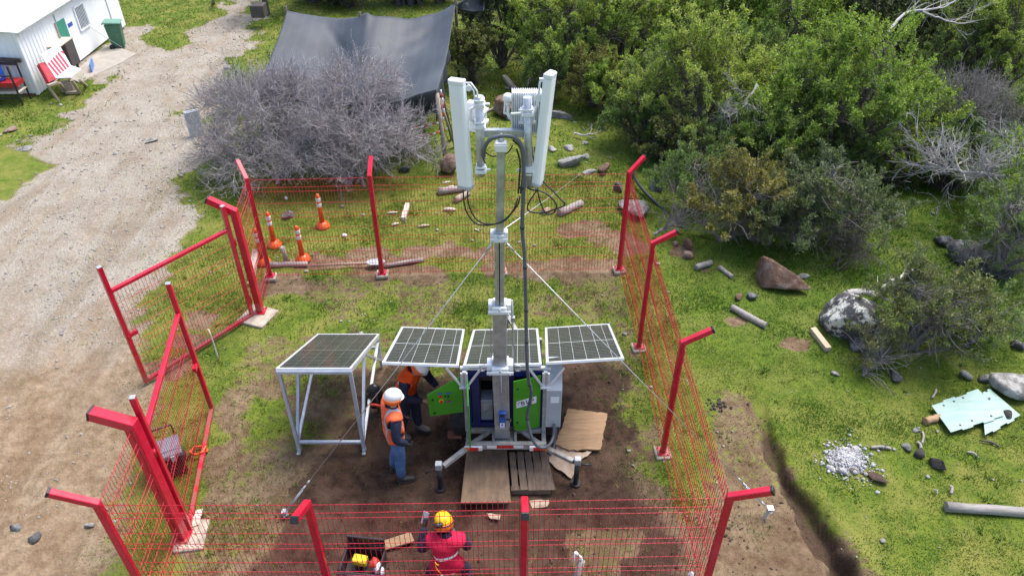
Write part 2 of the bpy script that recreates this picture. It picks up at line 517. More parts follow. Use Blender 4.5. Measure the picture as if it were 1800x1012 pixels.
M['paper'] = wood('wet_cardboard', (.50, .39, .29), (.33, .24, .17), (5, 9, 9), stain=.6, staincol=(.16, .1, .07))
M['bark'] = barkmat('bark_dark', (.055, .045, .038), (.15, .13, .115))
M['bark_grey'] = barkmat('bark_grey', (.13, .115, .105), (.30, .275, .26))
M['twig_bare'] = barkmat('bare_twigs', (.155, .137, .14), (.51, .465, .475))
M['twig_dead'] = barkmat('dead_twigs', (.26, .24, .23), (.55, .53, .51))
M['stone'] = stonemat('grey_stone', (.20, .195, .19), (.40, .39, .37), (.52, .52, .48), .5)
M['stone_dark'] = stonemat('dark_stone', (.055, .055, .06), (.15, .15, .155), (.30, .31, .29), .45)
M['stone_red'] = stonemat('reddish_stone', (.17, .095, .065), (.30, .19, .135), (.30, .27, .24), .4)
M['stone_white'] = stonemat('white_rubble', (.38, .38, .39), (.62, .62, .63))
M['stone_black'] = stonemat('black_clod', (.03, .028, .027), (.09, .08, .075))
M['clod'] = stonemat('mud_clod', (.06, .036, .025), (.13, .085, .058))
M['boulder'] = stonemat('lichen_boulder', (.06, .06, .068), (.17, .17, .175), (.72, .72, .64), 1.)
M['pebble'] = stonemat('road_pebble', (.27, .25, .23), (.48, .46, .43))

# grass blades
def grassmat():
    t = NT('grass_blades'); r = t.isl()
    c = t.ramp(r, [(0, (.070, .135, .022)), (.35, (.135, .205, .030)), (.7, (.200, .250, .040)), (.92, (.29, .28, .065)), (1, (.40, .34, .15))])
    n = t.noise(.5, 4, .65, t.pos())
    c = t.mix(t.rng(n, .4, .62), t.mix(1., c, (.60, .92, .60), 'MULTIPLY'), c)
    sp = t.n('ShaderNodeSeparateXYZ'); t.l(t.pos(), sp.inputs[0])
    far_right = t.rng(t.math('ADD', sp.outputs[0], t.math('MULTIPLY', t.math('SUBTRACT', n, .5), 5.)), 1.6, 4.6)
    far_right = t.math('MULTIPLY', far_right, t.rng(t.math('ADD', sp.outputs[1], t.math('MULTIPLY', t.math('SUBTRACT', n, .5), 6.)), 6.8, 10.))
    c = t.mix(t.math('MULTIPLY', far_right, .85), c, t.mix(1., c, (.58, .80, .55), 'MULTIPLY'))  # blades turn darker and greener towards the far right
    t.l(c, t.b.inputs['Base Color']); t.b.inputs['Roughness'].default_value = .6
    t.b.inputs['Specular IOR Level'].default_value = .25
    tr = t.n('ShaderNodeBsdfTranslucent'); t.l(c, tr.inputs[0])
    mx = t.n('ShaderNodeMixShader'); mx.inputs[0].default_value = .3
    t.l(t.b.outputs[0], mx.inputs[1]); t.l(tr.outputs[0], mx.inputs[2]); t.l(mx.outputs[0], t.out.inputs[0])
    return t.m
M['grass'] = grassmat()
M['grass_tuft'] = grassmat()
def groundmat():
    t = NT('ground_soil_road_grass'); co = t.pos()
    a = t.n('ShaderNodeAttribute', attribute_name='zones'); s = t.n('ShaderNodeSeparateColor'); t.l(a.outputs['Color'], s.inputs[0])
    G, R, U = s.outputs[0], s.outputs[1], s.outputs[2]
    a2 = t.n('ShaderNodeAttribute', attribute_name='zonesb'); s2 = t.n('ShaderNodeSeparateColor'); t.l(a2.outputs['Color'], s2.inputs[0])
    TR, GV, EN = s2.outputs[0], s2.outputs[1], s2.outputs[2]
    nf = t.noise(38, 6, .75, co); nm = t.noise(7, 6, .7, co); nl = t.noise(1.3, 5, .65, co)
    # bare soil
    soil = t.mix(t.rng(nm, .3, .7), (.140, .090, .052), (.255, .185, .115))
    soil = t.mix(t.rng(nl, .38, .62), t.mix(1., soil, (.70, .64, .60), 'MULTIPLY'), soil)
    soil = t.mix(t.math('MULTIPLY', t.rng(nf, .55, .72), .45), soil, (.27, .20, .14))
    # mud
    mud = t.mix(t.rng(nm, .3, .68), (.024, .0135, .009), (.072, .041, .027))
    mud = t.mix(t.rng(nl, .42, .66), mud, (.100, .061, .041))
    # road: tan earth and grey gravel
    v = t.n('ShaderNodeTexVoronoi'); v.inputs['Scale'].default_value = 24; t.l(co, v.inputs['Vector'])
    v2 = t.n('ShaderNodeTexVoronoi'); v2.inputs['Scale'].default_value = 60; t.l(co, v2.inputs['Vector'])
    tan = t.mix(t.rng(nm, .32, .68), (.22, .150, .090), (.345, .258, .170))
    tan = t.mix(t.rng(nl, .38, .64), t.mix(1., tan, (.78, .74, .70), 'MULTIPLY'), tan)
    sv = t.n('ShaderNodeSeparateColor'); t.l(v.outputs['Color'], sv.inputs[0])
    sv2 = t.n('ShaderNodeSeparateColor'); t.l(v2.outputs['Color'], sv2.inputs[0])
    peb = t.mix(sv.outputs[0], (.22, .18, .14), (.42, .385, .335))
    peb2 = t.mix(sv2.outputs[0], (.22, .18, .135), (.41, .37, .31))
    grey = t.mix(t.rng(nm, .4, .6), peb2, peb)
    grey = t.mix(.45, grey, t.mix(t.rng(nl, .36, .64), (.225, .190, .142), (.320, .288, .236)))
    mpr = t.n('ShaderNodeMapping'); mpr.inputs['Rotation'].default_value = (0, 0, .38); mpr.inputs['Scale'].default_value = (1.5, .16, 1); t.l(co, mpr.inputs[0])
    st = t.noise(1., 5, .6, mpr.outputs[0])
    k = t.rng(t.math('ADD', t.math('MULTIPLY', GV, .8), t.math('ADD', t.math('MULTIPLY', t.math('SUBTRACT', nl, .5), .8), t.math('MULTIPLY', t.math('SUBTRACT', st, .5), 1.6))), .05, .95)
    road = t.mix(k, tan, grey)
    road = t.mix(t.rng(st, .52, .66, 0, .75), road, t.mix(1., road, (.76, .68, .58), 'MULTIPLY'))
    # moss and roots under the grass
    mo = t.mix(t.rng(nm, .3, .7), (.060, .105, .010), (.140, .180, .018))
    mo = t.mix(t.rng(nl, .40, .66), mo, (.19, .19, .04))
    mo = t.mix(t.math('MULTIPLY', t.rng(nf, .58, .75), .55), mo, (.23, .19, .09))
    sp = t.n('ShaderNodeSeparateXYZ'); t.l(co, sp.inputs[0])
    far_right = t.rng(t.math('ADD', sp.outputs[0], t.math('MULTIPLY', t.math('SUBTRACT', nl, .5), 5.)), 1.6, 4.6)
    far_right = t.math('MULTIPLY', far_right, t.rng(t.math('ADD', sp.outputs[1], t.math('MULTIPLY', t.math('SUBTRACT', nl, .5), 6.)), 6.8, 10.))
    mo = t.mix(t.math('MULTIPLY', far_right, .85), mo, t.mix(1., mo, (.60, .78, .60), 'MULTIPLY'))  # moss colour deepens to a darker green at the far right
    def fuzz(x, amt): return t.rng(t.math('ADD', x, t.math('ADD', t.math('MULTIPLY', t.math('SUBTRACT', nm, .5), amt), t.math('MULTIPLY', t.math('SUBTRACT', nf, .5), amt*.6))), .38, .60)
    c = t.mix(fuzz(U, .9), soil, mud)
    c = t.mix(fuzz(R, .7), c, road)
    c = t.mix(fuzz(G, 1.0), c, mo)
    c = t.mix(t.math('MULTIPLY', t.rng(TR, .15, .75), .8), c, (.060, .036, .024))
    t.l(c, t.b.inputs['Base Color'])
    t.l(t.rng(U, 0, 1, .95, .72), t.b.inputs['Roughness'])
    t.l(t.rng(U, 0, 1, .25, .12), t.b.inputs['Specular IOR Level'])
    h = t.math('ADD', t.math('MULTIPLY', nf, .5), t.math('ADD', t.math('MULTIPLY', nm, 1.2), t.math('MULTIPLY', v.outputs['Distance'], t.math('MULTIPLY', R, .5))))
    t.bump(h, .75, .035)
    return t.m
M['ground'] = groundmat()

def tarpmat():
    t = NT('shade_net'); co = t.obj()
    n = t.noise(.9, 4, .6, co)
    w = t.n('ShaderNodeTexWave'); w.inputs['Scale'].default_value = 1.2; w.inputs['Distortion'].default_value = 3; w.inputs['Detail'].default_value = 4; t.l(co, w.inputs['Vector'])
    c = t.mix(t.rng(n, .3, .7), (.032, .038, .047), (.054, .062, .074))
    c = t.mix(t.math('MULTIPLY', t.rng(w.outputs['Fac'], .6, 1.), .08), c, (.11, .125, .145))
    t.l(c, t.b.inputs['Base Color']); t.b.inputs['Roughness'].default_value = .55
    t.bump(t.noise(160, 2, .5, co), .15, .004)
    return t.m
M['tarp'] = tarpmat()
def tealmat():
    t = NT('faded_teal_sheet'); co = t.obj()
    mp = t.n('ShaderNodeMapping'); mp.inputs['Scale'].default_value = (1.2, 9, 5); t.l(co, mp.inputs[0])
    n = t.noise(1.4, 5, .6, mp.outputs[0])
    c = t.mix(t.rng(n, .3, .7), (.22, .36, .315), (.31, .43, .385))
    c = t.mix(t.math('MULTIPLY', t.rng(t.noise(4, 6, .7, co), .56, .75), .5), c, (.38, .45, .41))
    t.l(c, t.b.inputs['Base Color']); t.b.inputs['Roughness'].default_value = .5
    return t.m
M['teal'] = tealmat()
def pvmat(name, tint=1., clean=False):
    """solar cells: 6 columns of half cells, white gaps, fine busbars; object x,y on the panel from its lower left corner"""
    t = NT(name); co = t.obj(); s = t.n('ShaderNodeSeparateXYZ'); t.l(co, s.inputs[0])
    x, y = s.outputs[0], s.outputs[1]
    def line(q, pitch, w, off=0.):
        f = t.math('FRACT', t.math('DIVIDE', t.math('ADD', q, off), pitch))
        d = t.math('ABSOLUTE', t.math('SUBTRACT', f, .5))
        return t.math('GREATER_THAN', d, .5-w/pitch/2)
    W, L = .96, 1.88
    cols = line(x, W/6, .0045)
    mid = t.math('LESS_THAN', t.math('ABSOLUTE', t.math('SUBTRACT', y, L/2)), .010)
    rows = line(y, L/24, .009)
    fine = line(x, W/60, .0018)
    big = t.math('MAXIMUM', cols, mid)
    n = t.noise(2.2, 4, .6, co); nd = t.noise(1.1, 6, .75, co)
    cell = t.mix(t.rng(n, .3, .7), (.020, .028, .026), (.036, .044, .040))
    cell = t.mix(t.math('MULTIPLY', t.rng(nd, .45, .8), .14), cell, (.16, .165, .15))
    c = t.mix(t.math('MULTIPLY', fine, .10), cell, (.3, .32, .33))
    c = t.mix(t.math('MULTIPLY', rows, .55 if clean else .8), c, (.22, .24, .24) if clean else (.24, .255, .255))
    c = t.mix(t.math('MULTIPLY', big, .35 if clean else 1.), c, (.30, .33, .33) if clean else (.52, .55, .56))
    t.l(c, t.b.inputs['Base Color']); t.b.inputs['Roughness'].default_value = .16 if clean else .24
    t.b.inputs['Specular IOR Level'].default_value = .3 if clean else .45
    return t.m
M['pv'] = pvmat('solar_cells')
M['pv_clean'] = pvmat('solar_cells_dark', 1., True)
def denimmat():
    t = NT('blue_denim'); co = t.obj()
    n = t.noise(8, 5, .65, co)
    c = t.mix(t.rng(n, .3, .7), (.035, .085, .20), (.10, .19, .36))
    t.l(c, t.b.inputs['Base Color']); t.b.inputs['Roughness'].default_value = .9
    t.bump(t.noise(16, 4, .6, co), .5, .02)
    return t.m
M['denim'] = denimmat()
def vestmat(name, col, bands, spec=.2, bcol=(.62, .66, .72)):
    """cloth with reflective bands; band = (ax, ay, az, offset, half width, ylo, yhi, xlo, xhi) in the wearer's own space"""
    t = NT(name); co = t.obj(); s = t.n('ShaderNodeSeparateXYZ'); t.l(co, s.inputs[0])
    x, y, z = s.outputs
    n = t.noise(7, 4, .6, co)
    c = t.mix(t.rng(n, .3, .7), mul(col, .82), mul(col, 1.1))
    for (ax, ay, az, off, hw, ylo, yhi, xlo, xhi) in bands:
        q = t.math('ADD', t.math('ADD', t.math('MULTIPLY', x, ax), t.math('MULTIPLY', y, ay)), t.math('ADD', t.math('MULTIPLY', z, az), -off))
        b = t.math('LESS_THAN', t.math('ABSOLUTE', q), hw)
        for op, v_, lim in (('GREATER_THAN', y, ylo), ('LESS_THAN', y, yhi), ('GREATER_THAN', x, xlo), ('LESS_THAN', x, xhi)):
            b = t.math('MULTIPLY', b, t.math(op, v_, lim))
        c = t.mix(b, c, bcol)
    t.l(c, t.b.inputs['Base Color']); t.b.inputs['Roughness'].default_value = .8
    t.b.inputs['Specular IOR Level'].default_value = spec
    t.bump(t.noise(14, 4, .6, co), .5, .02)
    return t.m

# ------------------------------------------------------------------ ground
def build_ground():
    def axis(parts):
        out = []
        for a, b, st in parts: out.append(np.arange(a, b, st))
        out.append([parts[-1][1]]); return np.concatenate(out)
    xs = axis([(-400, -60, 20), (-60, -22, 2), (-22, -9, .16), (-9, 2.9, .055), (2.9, 5.0, .028), (5.0, 9, .055), (9, 20, .16), (20, 60, 2), (60, 400, 20)])
    ys = axis([(-300, -20, 20), (-20, 2, 1.), (2, 3, .2), (3, 7.4, .040), (7.4, 13, .055), (13, 30, .14), (30, 60, 2), (60, 500, 20)])
    X, Y = np.meshgrid(xs, ys)
    x, y = X.ravel(), Y.ravel()
    Z = zones(x, y); h = height(x, y, Z)
    far = ss(25, 45, np.hypot(x, y-8))
    h = h*(1-far)
    V = np.stack([x, y, h], 1)
    nx, ny = len(xs), len(ys)
    i = (np.arange(ny-1)[:, None]*nx+np.arange(nx-1)[None]).ravel()
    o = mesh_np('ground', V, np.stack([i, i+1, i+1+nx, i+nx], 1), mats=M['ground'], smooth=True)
    me = o.data
    gv = ss(6.0, 13.5, y+fbm(x, y, .4, 3, 6)*6-(x+6)*.55)
    for nm, cols in (('zones', (Z['grass'], Z['road'], Z['mud'])), ('zonesb', (Z['trench'], gv, Z['en']))):
        at = me.color_attributes.new(nm, 'FLOAT_COLOR', 'POINT')
        at.data.foreach_set('color', np.stack(list(cols)+[np.ones(len(x))], 1).astype(np.float32).ravel())
    return struct(o)
ground = build_ground()

def in_view(x, y, mg=1.0):
    """keeps clutter to the part of the place the camera could see from here or a few steps aside"""
    d = y*CP+CAM_H*SP
    return (np.abs(x) < d*.72+mg) & (y > 3.2) & (y < 30)

def build_grass():
    g = np.random.default_rng(5)
    parts = []
    for (x0, x1, y0, y1, N, s) in ((-8, 9, 3.2, 9, 620000, .85), (-10, 12, 9, 16, 640000, 1.05), (-18, 19, 16, 30, 420000, 1.9)):
        x = g.uniform(x0, x1, N); y = g.uniform(y0, y1, N)
        k = in_view(x, y); x, y = x[k], y[k]
        Z = zones(x, y)
        den = Z['grass']*(.35+.65*ss(-.12, .15, fbm(x, y, 2.5, 3, 5)))
        k = g.random(len(x)) < den*.62*(1-.8*(Z['trench'] > .2))
        x, y = x[k], y[k]; gr = Z['grass'][k]; en = Z['en'][k]
        n = len(x)
        z = height(x, y)
        hh = g.uniform(.012, .038, n)*s*(1+.9*en*g.random(n))*(1+1.2*ss(.1, .3, fbm(x, y, 1.1, 3, 1)))
        w = g.uniform(.005, .010, n)*s
        a = g.uniform(0, 2*np.pi, n); la = g.uniform(0, 2*np.pi, n); ln = g.uniform(.3, 1.3, n)*hh
        B = np.stack([x, y, z-.004], 1)
        wd = np.stack([np.cos(a)*w, np.sin(a)*w, np.zeros(n)], 1)
        T = B+np.stack([np.cos(la)*ln, np.sin(la)*ln, hh], 1)
        parts.append(np.stack([B-wd, B+wd, T], 1).reshape(-1, 3))
    # taller tufts and weeds
    N = 5200; x = g.uniform(-9, 11, N); y = g.uniform(3.4, 16, N); Z = zones(x, y)
    k = in_view(x, y) & (g.random(N) < .08+.5*Z['grass']) & (Z['road'] < .35) & (Z['mud'] < .8) & (fbm(x, y, 1.3, 3, 7) > -.02)
    x, y = x[k], y[k]; m = 16; n = len(x)
    R = np.abs(g.normal(0, .035, (n, m)))*g.uniform(.5, 1.8, (n, 1)); A = g.uniform(0, 2*np.pi, (n, m))
    bx = (x[:, None]+R*np.cos(A)).ravel(); by = (y[:, None]+R*np.sin(A)).ravel(); bz = np.repeat(height(x, y), m)
    hh = (g.uniform(.025, .075, (n, m))*g.uniform(.6, 1.3, (n, 1))).ravel(); ww = g.uniform(.004, .009, n*m)*np.repeat(np.where(g.random(n) < .25, 1.9, 1.), m)
    aa = g.uniform(0, 2*np.pi, n*m); A = A.ravel(); ln = hh*g.uniform(.4, 1.1, n*m)
    B = np.stack([bx, by, bz-.004], 1); wd = np.stack([np.cos(aa)*ww, np.sin(aa)*ww, 0*aa], 1); T = B+np.stack([np.cos(A)*ln, np.sin(A)*ln, hh], 1)
    parts.append(np.stack([B-wd, B+wd, T], 1).reshape(-1, 3))
    V = np.concatenate(parts)
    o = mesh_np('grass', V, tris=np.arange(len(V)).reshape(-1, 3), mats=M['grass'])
    o['label'] = 'short bright green grass and moss over the ground around the fence'; o['category'] = 'grass'
    return stuff(o)
grass = build_grass()

ICO_V = None
def ico(sub=1):
    bm = bmesh.new(); bmesh.ops.create_icosphere(bm, subdivisions=sub, radius=1)
    V = np.array([v.co[:] for v in bm.verts]); T = np.array([[v.index for v in f.verts] for f in bm.faces]); bm.free()
    return V, T
def scatter_stones(name, pts, sizes, m, label, cat, seed=1, flat=.6, sink=.25):
    g = np.random.default_rng(seed)
    V0, T0 = ico(1); n = len(pts)
    P = V0[None]*(1+g.normal(0, .17, (n, len(V0), 1)))
    P = P*(np.stack([np.ones(n), g.uniform(.55, 1, n), g.uniform(flat*.6, flat*1.2, n)], 1))[:, None, :]*sizes[:, None, None]
    a = g.uniform(0, 2*np.pi, n); c, s_ = np.cos(a)[:, None], np.sin(a)[:, None]
    Q = np.stack([P[..., 0]*c-P[..., 1]*s_, P[..., 0]*s_+P[..., 1]*c, P[..., 2]], -1)
    Q = Q+np.stack([pts[:, 0], pts[:, 1], height(pts[:, 0], pts[:, 1])+sizes*flat*sink], 1)[:, None, :]
    F = (T0[None]+(np.arange(n)*len(V0))[:, None, None]).reshape(-1, 3)
    o = mesh_np(name, Q.reshape(-1, 3), tris=F, mats=m)
    o['label'] = label; o['category'] = cat
    return stuff(o)
def build_scatter():
    g = np.random.default_rng(9)
    def pick(N, x0, x1, y0, y1, key, pw=1., thr=.3):
        x = g.uniform(x0, x1, N); y = g.uniform(y0, y1, N)
        k = in_view(x, y); x, y = x[k], y[k]
        Z = zones(x, y); k = g.random(len(x)) < Z[key]**pw*(Z[key] > thr)*(.25+.75*ss(-.1, .15, fbm(x, y, 1.4, 3, 3)))
        return np.stack([x[k], y[k]], 1)
    p = np.concatenate([pick(5000, -13, -3, 3.2, 9, 'road'), pick(9000, -14, -3, 9, 14, 'road'), pick(14000, -18, -3, 14, 30, 'road')])
    s = np.clip(g.lognormal(-4.45, .5, len(p)), .005, .045)*np.where(p[:, 1] > 14, 1.5, np.where(p[:, 1] < 9, .75, 1.))
    scatter_stones('gravel', p, s, M['pebble'], 'loose pale gravel strewn over the dirt road', 'gravel', 2)
    p = pick(5000, -4.3, 2.4, 3.2, 9, 'mud')
    s = np.clip(g.lognormal(-4.5, .5, len(p)), .005, .032)
    scatter_stones('mud_clods', p, s, M['clod'], 'small dark clods of churned mud around the trailer', 'mud clods', 3, .7)
    p = np.concatenate([pick(1500, 1.9, 5, 3.2, 8, 'rd'), pick(900, -5, 3, 9.5, 13, 'spot'), pick(1200, 1.5, 5.5, 3.2, 9, 'trench', .5, .1)])
    s = np.clip(g.lognormal(-4.75, .5, len(p)), .004, .03)
    scatter_stones('earth_crumbs', p, s, M['clod'], 'brown crumbs of dug earth along the trench and bare spots', 'earth', 4, .7)
    # little pale chips in the grass
    x = g.uniform(-14, 9, 2600); y = g.uniform(3.4, 22, 2600)
    k = in_view(x, y) & (zones(x, y)['grass'] > .3) & (fbm(x, y, .8, 2, 2) > .0)
    p = np.stack([x[k], y[k]], 1); s = np.clip(g.lognormal(-4.4, .45, len(p)), .006, .035)*(1+p[:, 1]/25)
    scatter_stones('pale_chips', p, s, M['pebble'], 'tiny pale stone chips lying scattered in the grass', 'stone chips', 5, .5, .9)
build_scatter()
# ------------------------------------------------------------------ fence
FZ = 2.03
def make_post(parent, x, y, out, w=.07, zt=FZ, foot=.22, arm=.38, rise=.62, cap=True, footlab=None, foot_rot=0.1, foot_size=None, foot_off=(0, 0)):
    """square post, kinked outwards at the top; out = unit vector pointing away from the compound"""
    o2 = Vector((out[0], out[1], 0)).normalized()
    b = MB()
    d = (o2+Vector((0, 0, rise))).normalized()
    p = Vector((x, y, .02)); q = Vector((x, y, zt)); r = q+d*arm
    sx = Vector((-o2.y, o2.x, 0))*w/2; sy = o2*w/2
    ring = lambda c, up: [c-sx-up, c+sx-up, c+sx+up, c-sx+up]
    mit = (o2*w/2+Vector((0, 0, 1))*(-w/2*math.tan(math.atan2(1, rise)/2)))
    upn = Vector((0, 0, 1)).cross(o2).cross(d); upn = d.cross(Vector((-o2.y, o2.x, 0))).normalized()*w/2
    if upn.dot(o2) < 0: upn = -upn
    R0, R1, R2 = ring(p, sy), ring(q, mit), ring(r, upn)
    vs = R0+R1+R2
    fs = [(3, 2, 1, 0), (8, 9, 10, 11)]
    for i in range(2):
        for k in range(4):
            a, c = i*4+k, i*4+(k+1) % 4
            fs.append((a, c, c+4, a+4))
    b.add(vs, fs)
    po = b.build('post', M['red'], parent, bevel=.006)
    if cap:
        c = MB(); c.bar(r-d*.004, r+d*.022, w*1.04, w*1.04, up=(-sx.normalized())); c.build('end_cap', M['black'], po, bevel=.004)
    f = MB(); R = Matrix.Rotation(foot_rot, 3, 'Z')
    fs_ = foot_size or (foot, foot)
    f.box((x+foot_off[0], y+foot_off[1], .0), (fs_[0], fs_[1], .07), R)
    f.build('concrete_footing', M['concrete'], po, bevel=.012)
    pt = MB(); pt.box((x, y, .043), (w+.085, w+.085, .012))
    for sx_ in (-1, 1):
        for sy_ in (-1, 1):
            pt.tube([(x+sx_*(w/2+.028), y+sy_*(w/2+.028), .049), (x+sx_*(w/2+.028), y+sy_*(w/2+.028), .066)], .009, 6)
    pt.build('base_plate', M['red'], po)
    return po

HZ = [.04, .24, .32, .53, .75, .83, 1.04, 1.25, 1.33, 1.54, 1.76, 1.84, 2.0]
FOLD = {.24: 1, .32: 1, .75: 1, .83: 1, 1.25: 1, 1.33: 1, 1.76: 1, 1.84: 1}
def mesh_sheet(b, p0, p1, z0=0., z1=2.02, pitch=.052, wv=.0052, wh=.0068, hz=None, jit=.0):
    """welded wire panel with pressed folds between two foot points"""
    p0, p1 = Vector(p0), Vector(p1)
    d = p1-p0; L = d.length; d.normalize(); nrm = Vector((-d.y, d.x, 0))
    n = int(L/pitch)
    hz = hz or HZ
    zs = [z0+.03]
    for z in hz:
        if z0+.05 < z < z1: zs.append(z)
    prof = []
    for z in sorted(set([z0+.02, z1]+[f+e for f in (.28, .79, 1.29, 1.80) for e in (-.05, 0, .05) if z0+.1 < f < z1-.06])):
        prof.append((z, .024 if any(abs(z-f) < .001 for f in (.28, .79, 1.29, 1.80)) else 0.))
    for i in range(n+1):
        c = p0+d*(L*i/n)
        pts = [c+nrm*o+Vector((0, 0, z)) for z, o in prof]
        b.tube(pts, wv/2*1.15, 4, 0, cap=False)
    for z in hz:
        if z > z1 or z < z0: continue
        o = .022 if z in FOLD else 0.
        a = p0+nrm*(o+.005)+Vector((0, 0, z)); e = p1+nrm*(o+.005)+Vector((0, 0, z))
        m_ = (a+e)/2+Vector((0, 0, random.uniform(-.008, .004)))
        b.tube([a, m_, e], wh/2*1.15, 4, 0, cap=False)

def fence_run(name, label, posts, panels, **kw):
    t = thing(name, label, 'fence', (posts[0][0], posts[0][1], 0))
    for p in posts: make_post(t, *p[:3], **(p[3] if len(p) > 3 else {}))
    for a, c in panels:
        b = MB(); mesh_sheet(b, a, c); b.build('wire_panel', M['red_wire'], t)
    return t
B1, B2, B3, B4 = (-4.43, 10.85), (-2.39, 10.94), (-.20, 11.01), (1.99, 11.07)
R2, R3, R4 = (2.05, 8.9), (2.08, 6.72), (2.12, 4.46)
F1, F2, F3 = (-3.99, 4.38), (-1.97, 4.38), (.12, 4.42)
G1, G2 = (-4.32, 9.81), (-4.07, 5.38)
def v3(p, ox=0, oy=0): return (p[0]+ox, p[1]+oy, 0)
def between(a, c, g=.045):
    a, c = Vector(v3(a)), Vector(v3(c)); d = (c-a).normalized()
    return a+d*g, c-d*g
fence_run('mesh_fence', 'rear run of red wire mesh fence with kinked posts, nearest the bare thorn bush', 
    [B1+((-.55, .8),), B2+((0, 1),), B3+((0, 1),), B4+((.8, .6),)],
    [between(B1, B2), between(B2, B3), between(B3, B4)])
fence_run('mesh_fence', 'right run of red wire mesh fence at a slant beside the dug trench',
    [R2+((1, 0),), R3+((1, 0),), R4+((1, -.28), dict(arm=.40))],
    [between(B4, R2), between(R2, R3), between(R3, R4)])
fence_run('mesh_fence', 'front run of red wire mesh fence nearest the camera, behind the pink vest',
    [F1+((-1, -.12), dict(arm=.42)), F2+((-.02, -1),), F3+((0, -1),)],
    [between(F1, F2), between(F2, F3), between(F3, R4)])
fence_run('mesh_fence', 'short left fence run holding the far gate post with its white topped arm',
    [G1+((-1, .05), dict(w=.105, zt=2.02, arm=.42, rise=.55, foot_size=(.52, .50), foot_rot=-.35, foot_off=(-.02, -.1)))],
    [between(B1, G1, .06)])
fence_run('mesh_fence', 'short left fence run holding the thick near gate post beside the black toolbox',
    [G2+((-1, .1), dict(w=.125, zt=2.05, arm=.42, rise=.3, foot_size=(.36, .44), foot_rot=.12, foot_off=(.10, .03)))],
    [between(G2, F1, .07)])

def gate(label, h0, h1, ztop, zbar, latch):
    t = thing('gate', label, 'gate', (h0[0], h0[1], 0))
    a, c = Vector(v3(h0)), Vector(v3(h1)); d = (c-a).normalized(); n = Vector((-d.y, d.x, 0))
    w = .062
    for p in (a, c):
        b = MB(); b.bar(p+Vector((0, 0, .03)), p+Vector((0, 0, ztop)), w, w, up=n); o = b.build('stile', M['red'], t, bevel=.005)
        k = MB(); k.bar(p+Vector((0, 0, ztop)), p+Vector((0, 0, ztop+.008)), w*.98, w*.98, up=n); k.build('end_cap', M['galv'], o)
    for z in (.06, zbar):
        b = MB(); b.bar(a+d*w/2+Vector((0, 0, z)), c-d*w/2+Vector((0, 0, z)), w-.006, w-.006); b.build('rail', M['red'], t, bevel=.005)
    b = MB(); mesh_sheet(b, a+d*.04+n*.02, c-d*.04+n*.02, .05, zbar+.05, hz=[z for z in HZ if z < zbar]); b.build('wire_panel', M['red_wire'], t)
    b = MB(); p = c+Vector((0, 0, .95)); b.bar(p-d*.02, p-d*.15, .05, .06); b.bar(p+n*.05+Vector((0,0,.01)), p-n*.02+Vector((0,0,.01)), .02, .02); b.build('latch', M['red'], t)
    for z in (.35, 1.5):
        b = MB(); q = a-d*.045+Vector((0, 0, z)); b.tube([q-Vector((0, 0, .06)), q+Vector((0, 0, .06))], .022, 8); b.build('hinge', M['red'], t)
    return t
gate('red mesh gate leaf swung outward over the dirt road', (-4.43, 9.70), (-5.59, 8.09), 2.18, 1.76, 1)
gate('red mesh gate leaf standing nearly closed between the black toolbox and the solar table', (-4.02, 5.50), (-4.40, 7.52), 2.33, 1.84, 1)

# ------------------------------------------------------------------ framed solar panel, local x across, y up the slope
def solar(parent, A, B_, D, cells, bracket=True, fw=.035, ft=.035):
    """A front left, B front right, D rear left corner (world): one panel part with its cells and frame"""
    A, B_, D = Vector(A), Vector(B_), Vector(D)
    x = (B_-A); W = x.length; x.normalize()
    y = (D-A); y = (y-x*y.dot(x)); L = y.length; y.normalize(); z = x.cross(y)
    R = Matrix((x, y, z)).transposed().to_4x4(); R.translation = A
    f = MB()
    e = fw
    for c, s in (((W/2, e/2, 0), (W, e, ft)), ((W/2, L-e/2, 0), (W, e, ft)), ((e/2, L/2, 0), (e, L-2*e, ft)), ((W-e/2, L/2, 0), (e, L-2*e, ft))):
        f.box(c, s)
    f.box((W/2, L/2, -.012), (W-.02, L-.02, .006))
    po = f.build('solar_panel', M['alu'], parent, bevel=.003, local=True)
    po.matrix_local = Matrix.Translation(-WL[parent.name]) @ R
    g = MB(); g.box((0, 0, 0), (W-2*e, L-2*e, .006)); g.v = [(p[0]+(W-2*e)/2, p[1]+(L-2*e)/2, p[2]) for p in g.v]
    go = g.build('cells', cells, po, local=True); go.location = (e, e, .010)
    return po, R, W, L

# ------------------------------------------------------------------ trailer
TX0, TX1 = -.61, .45
T = thing('generator_trailer', 'blue and green equipment trailer with three tilted solar panels on its roof', 'trailer', (-.08, 6.9, 0))
b = MB()
b.box(((TX0+TX1)/2, 6.45, .48), (TX1-TX0, .06, .10))
for x in (TX0+.03, TX1-.03): b.box((x, 7.35, .48), (.055, 1.73, .09))
b.box(((TX0+TX1)/2, 6.70, .49), (TX1-TX0-.12, .05, .07)); b.box(((TX0+TX1)/2, 8.19, .48), (TX1-TX0-.12, .05, .08))
b.bar((-.31, 6.675, .485), (-.52, 6.48, .485), .05, .05); b.bar((.14, 6.675, .485), (.36, 6.48, .485), .05, .05)
b.box((-.245, 6.58, .485), (.035, .2, .07)); b.box((.045, 6.58, .485), (.035, .2, .07))
b.box((-.1, 6.575, .455), (.25, .19, .02))
b.build('chassis', M['chassis'], T, bevel=.004)
x0 = TX0
b = MB(); segs = [(-.33, -.20, 'w'), (-.20, .02, 'r'), (.02, .15, 'w')]
for a, c, k in segs: b.box(((a+c)/2, 6.417, .485), (c-a-.002, .005, .05), m=0 if k == 'r' else 1)
b.build('reflective_strip', [M['refl_red'], M['refl_white']], T)
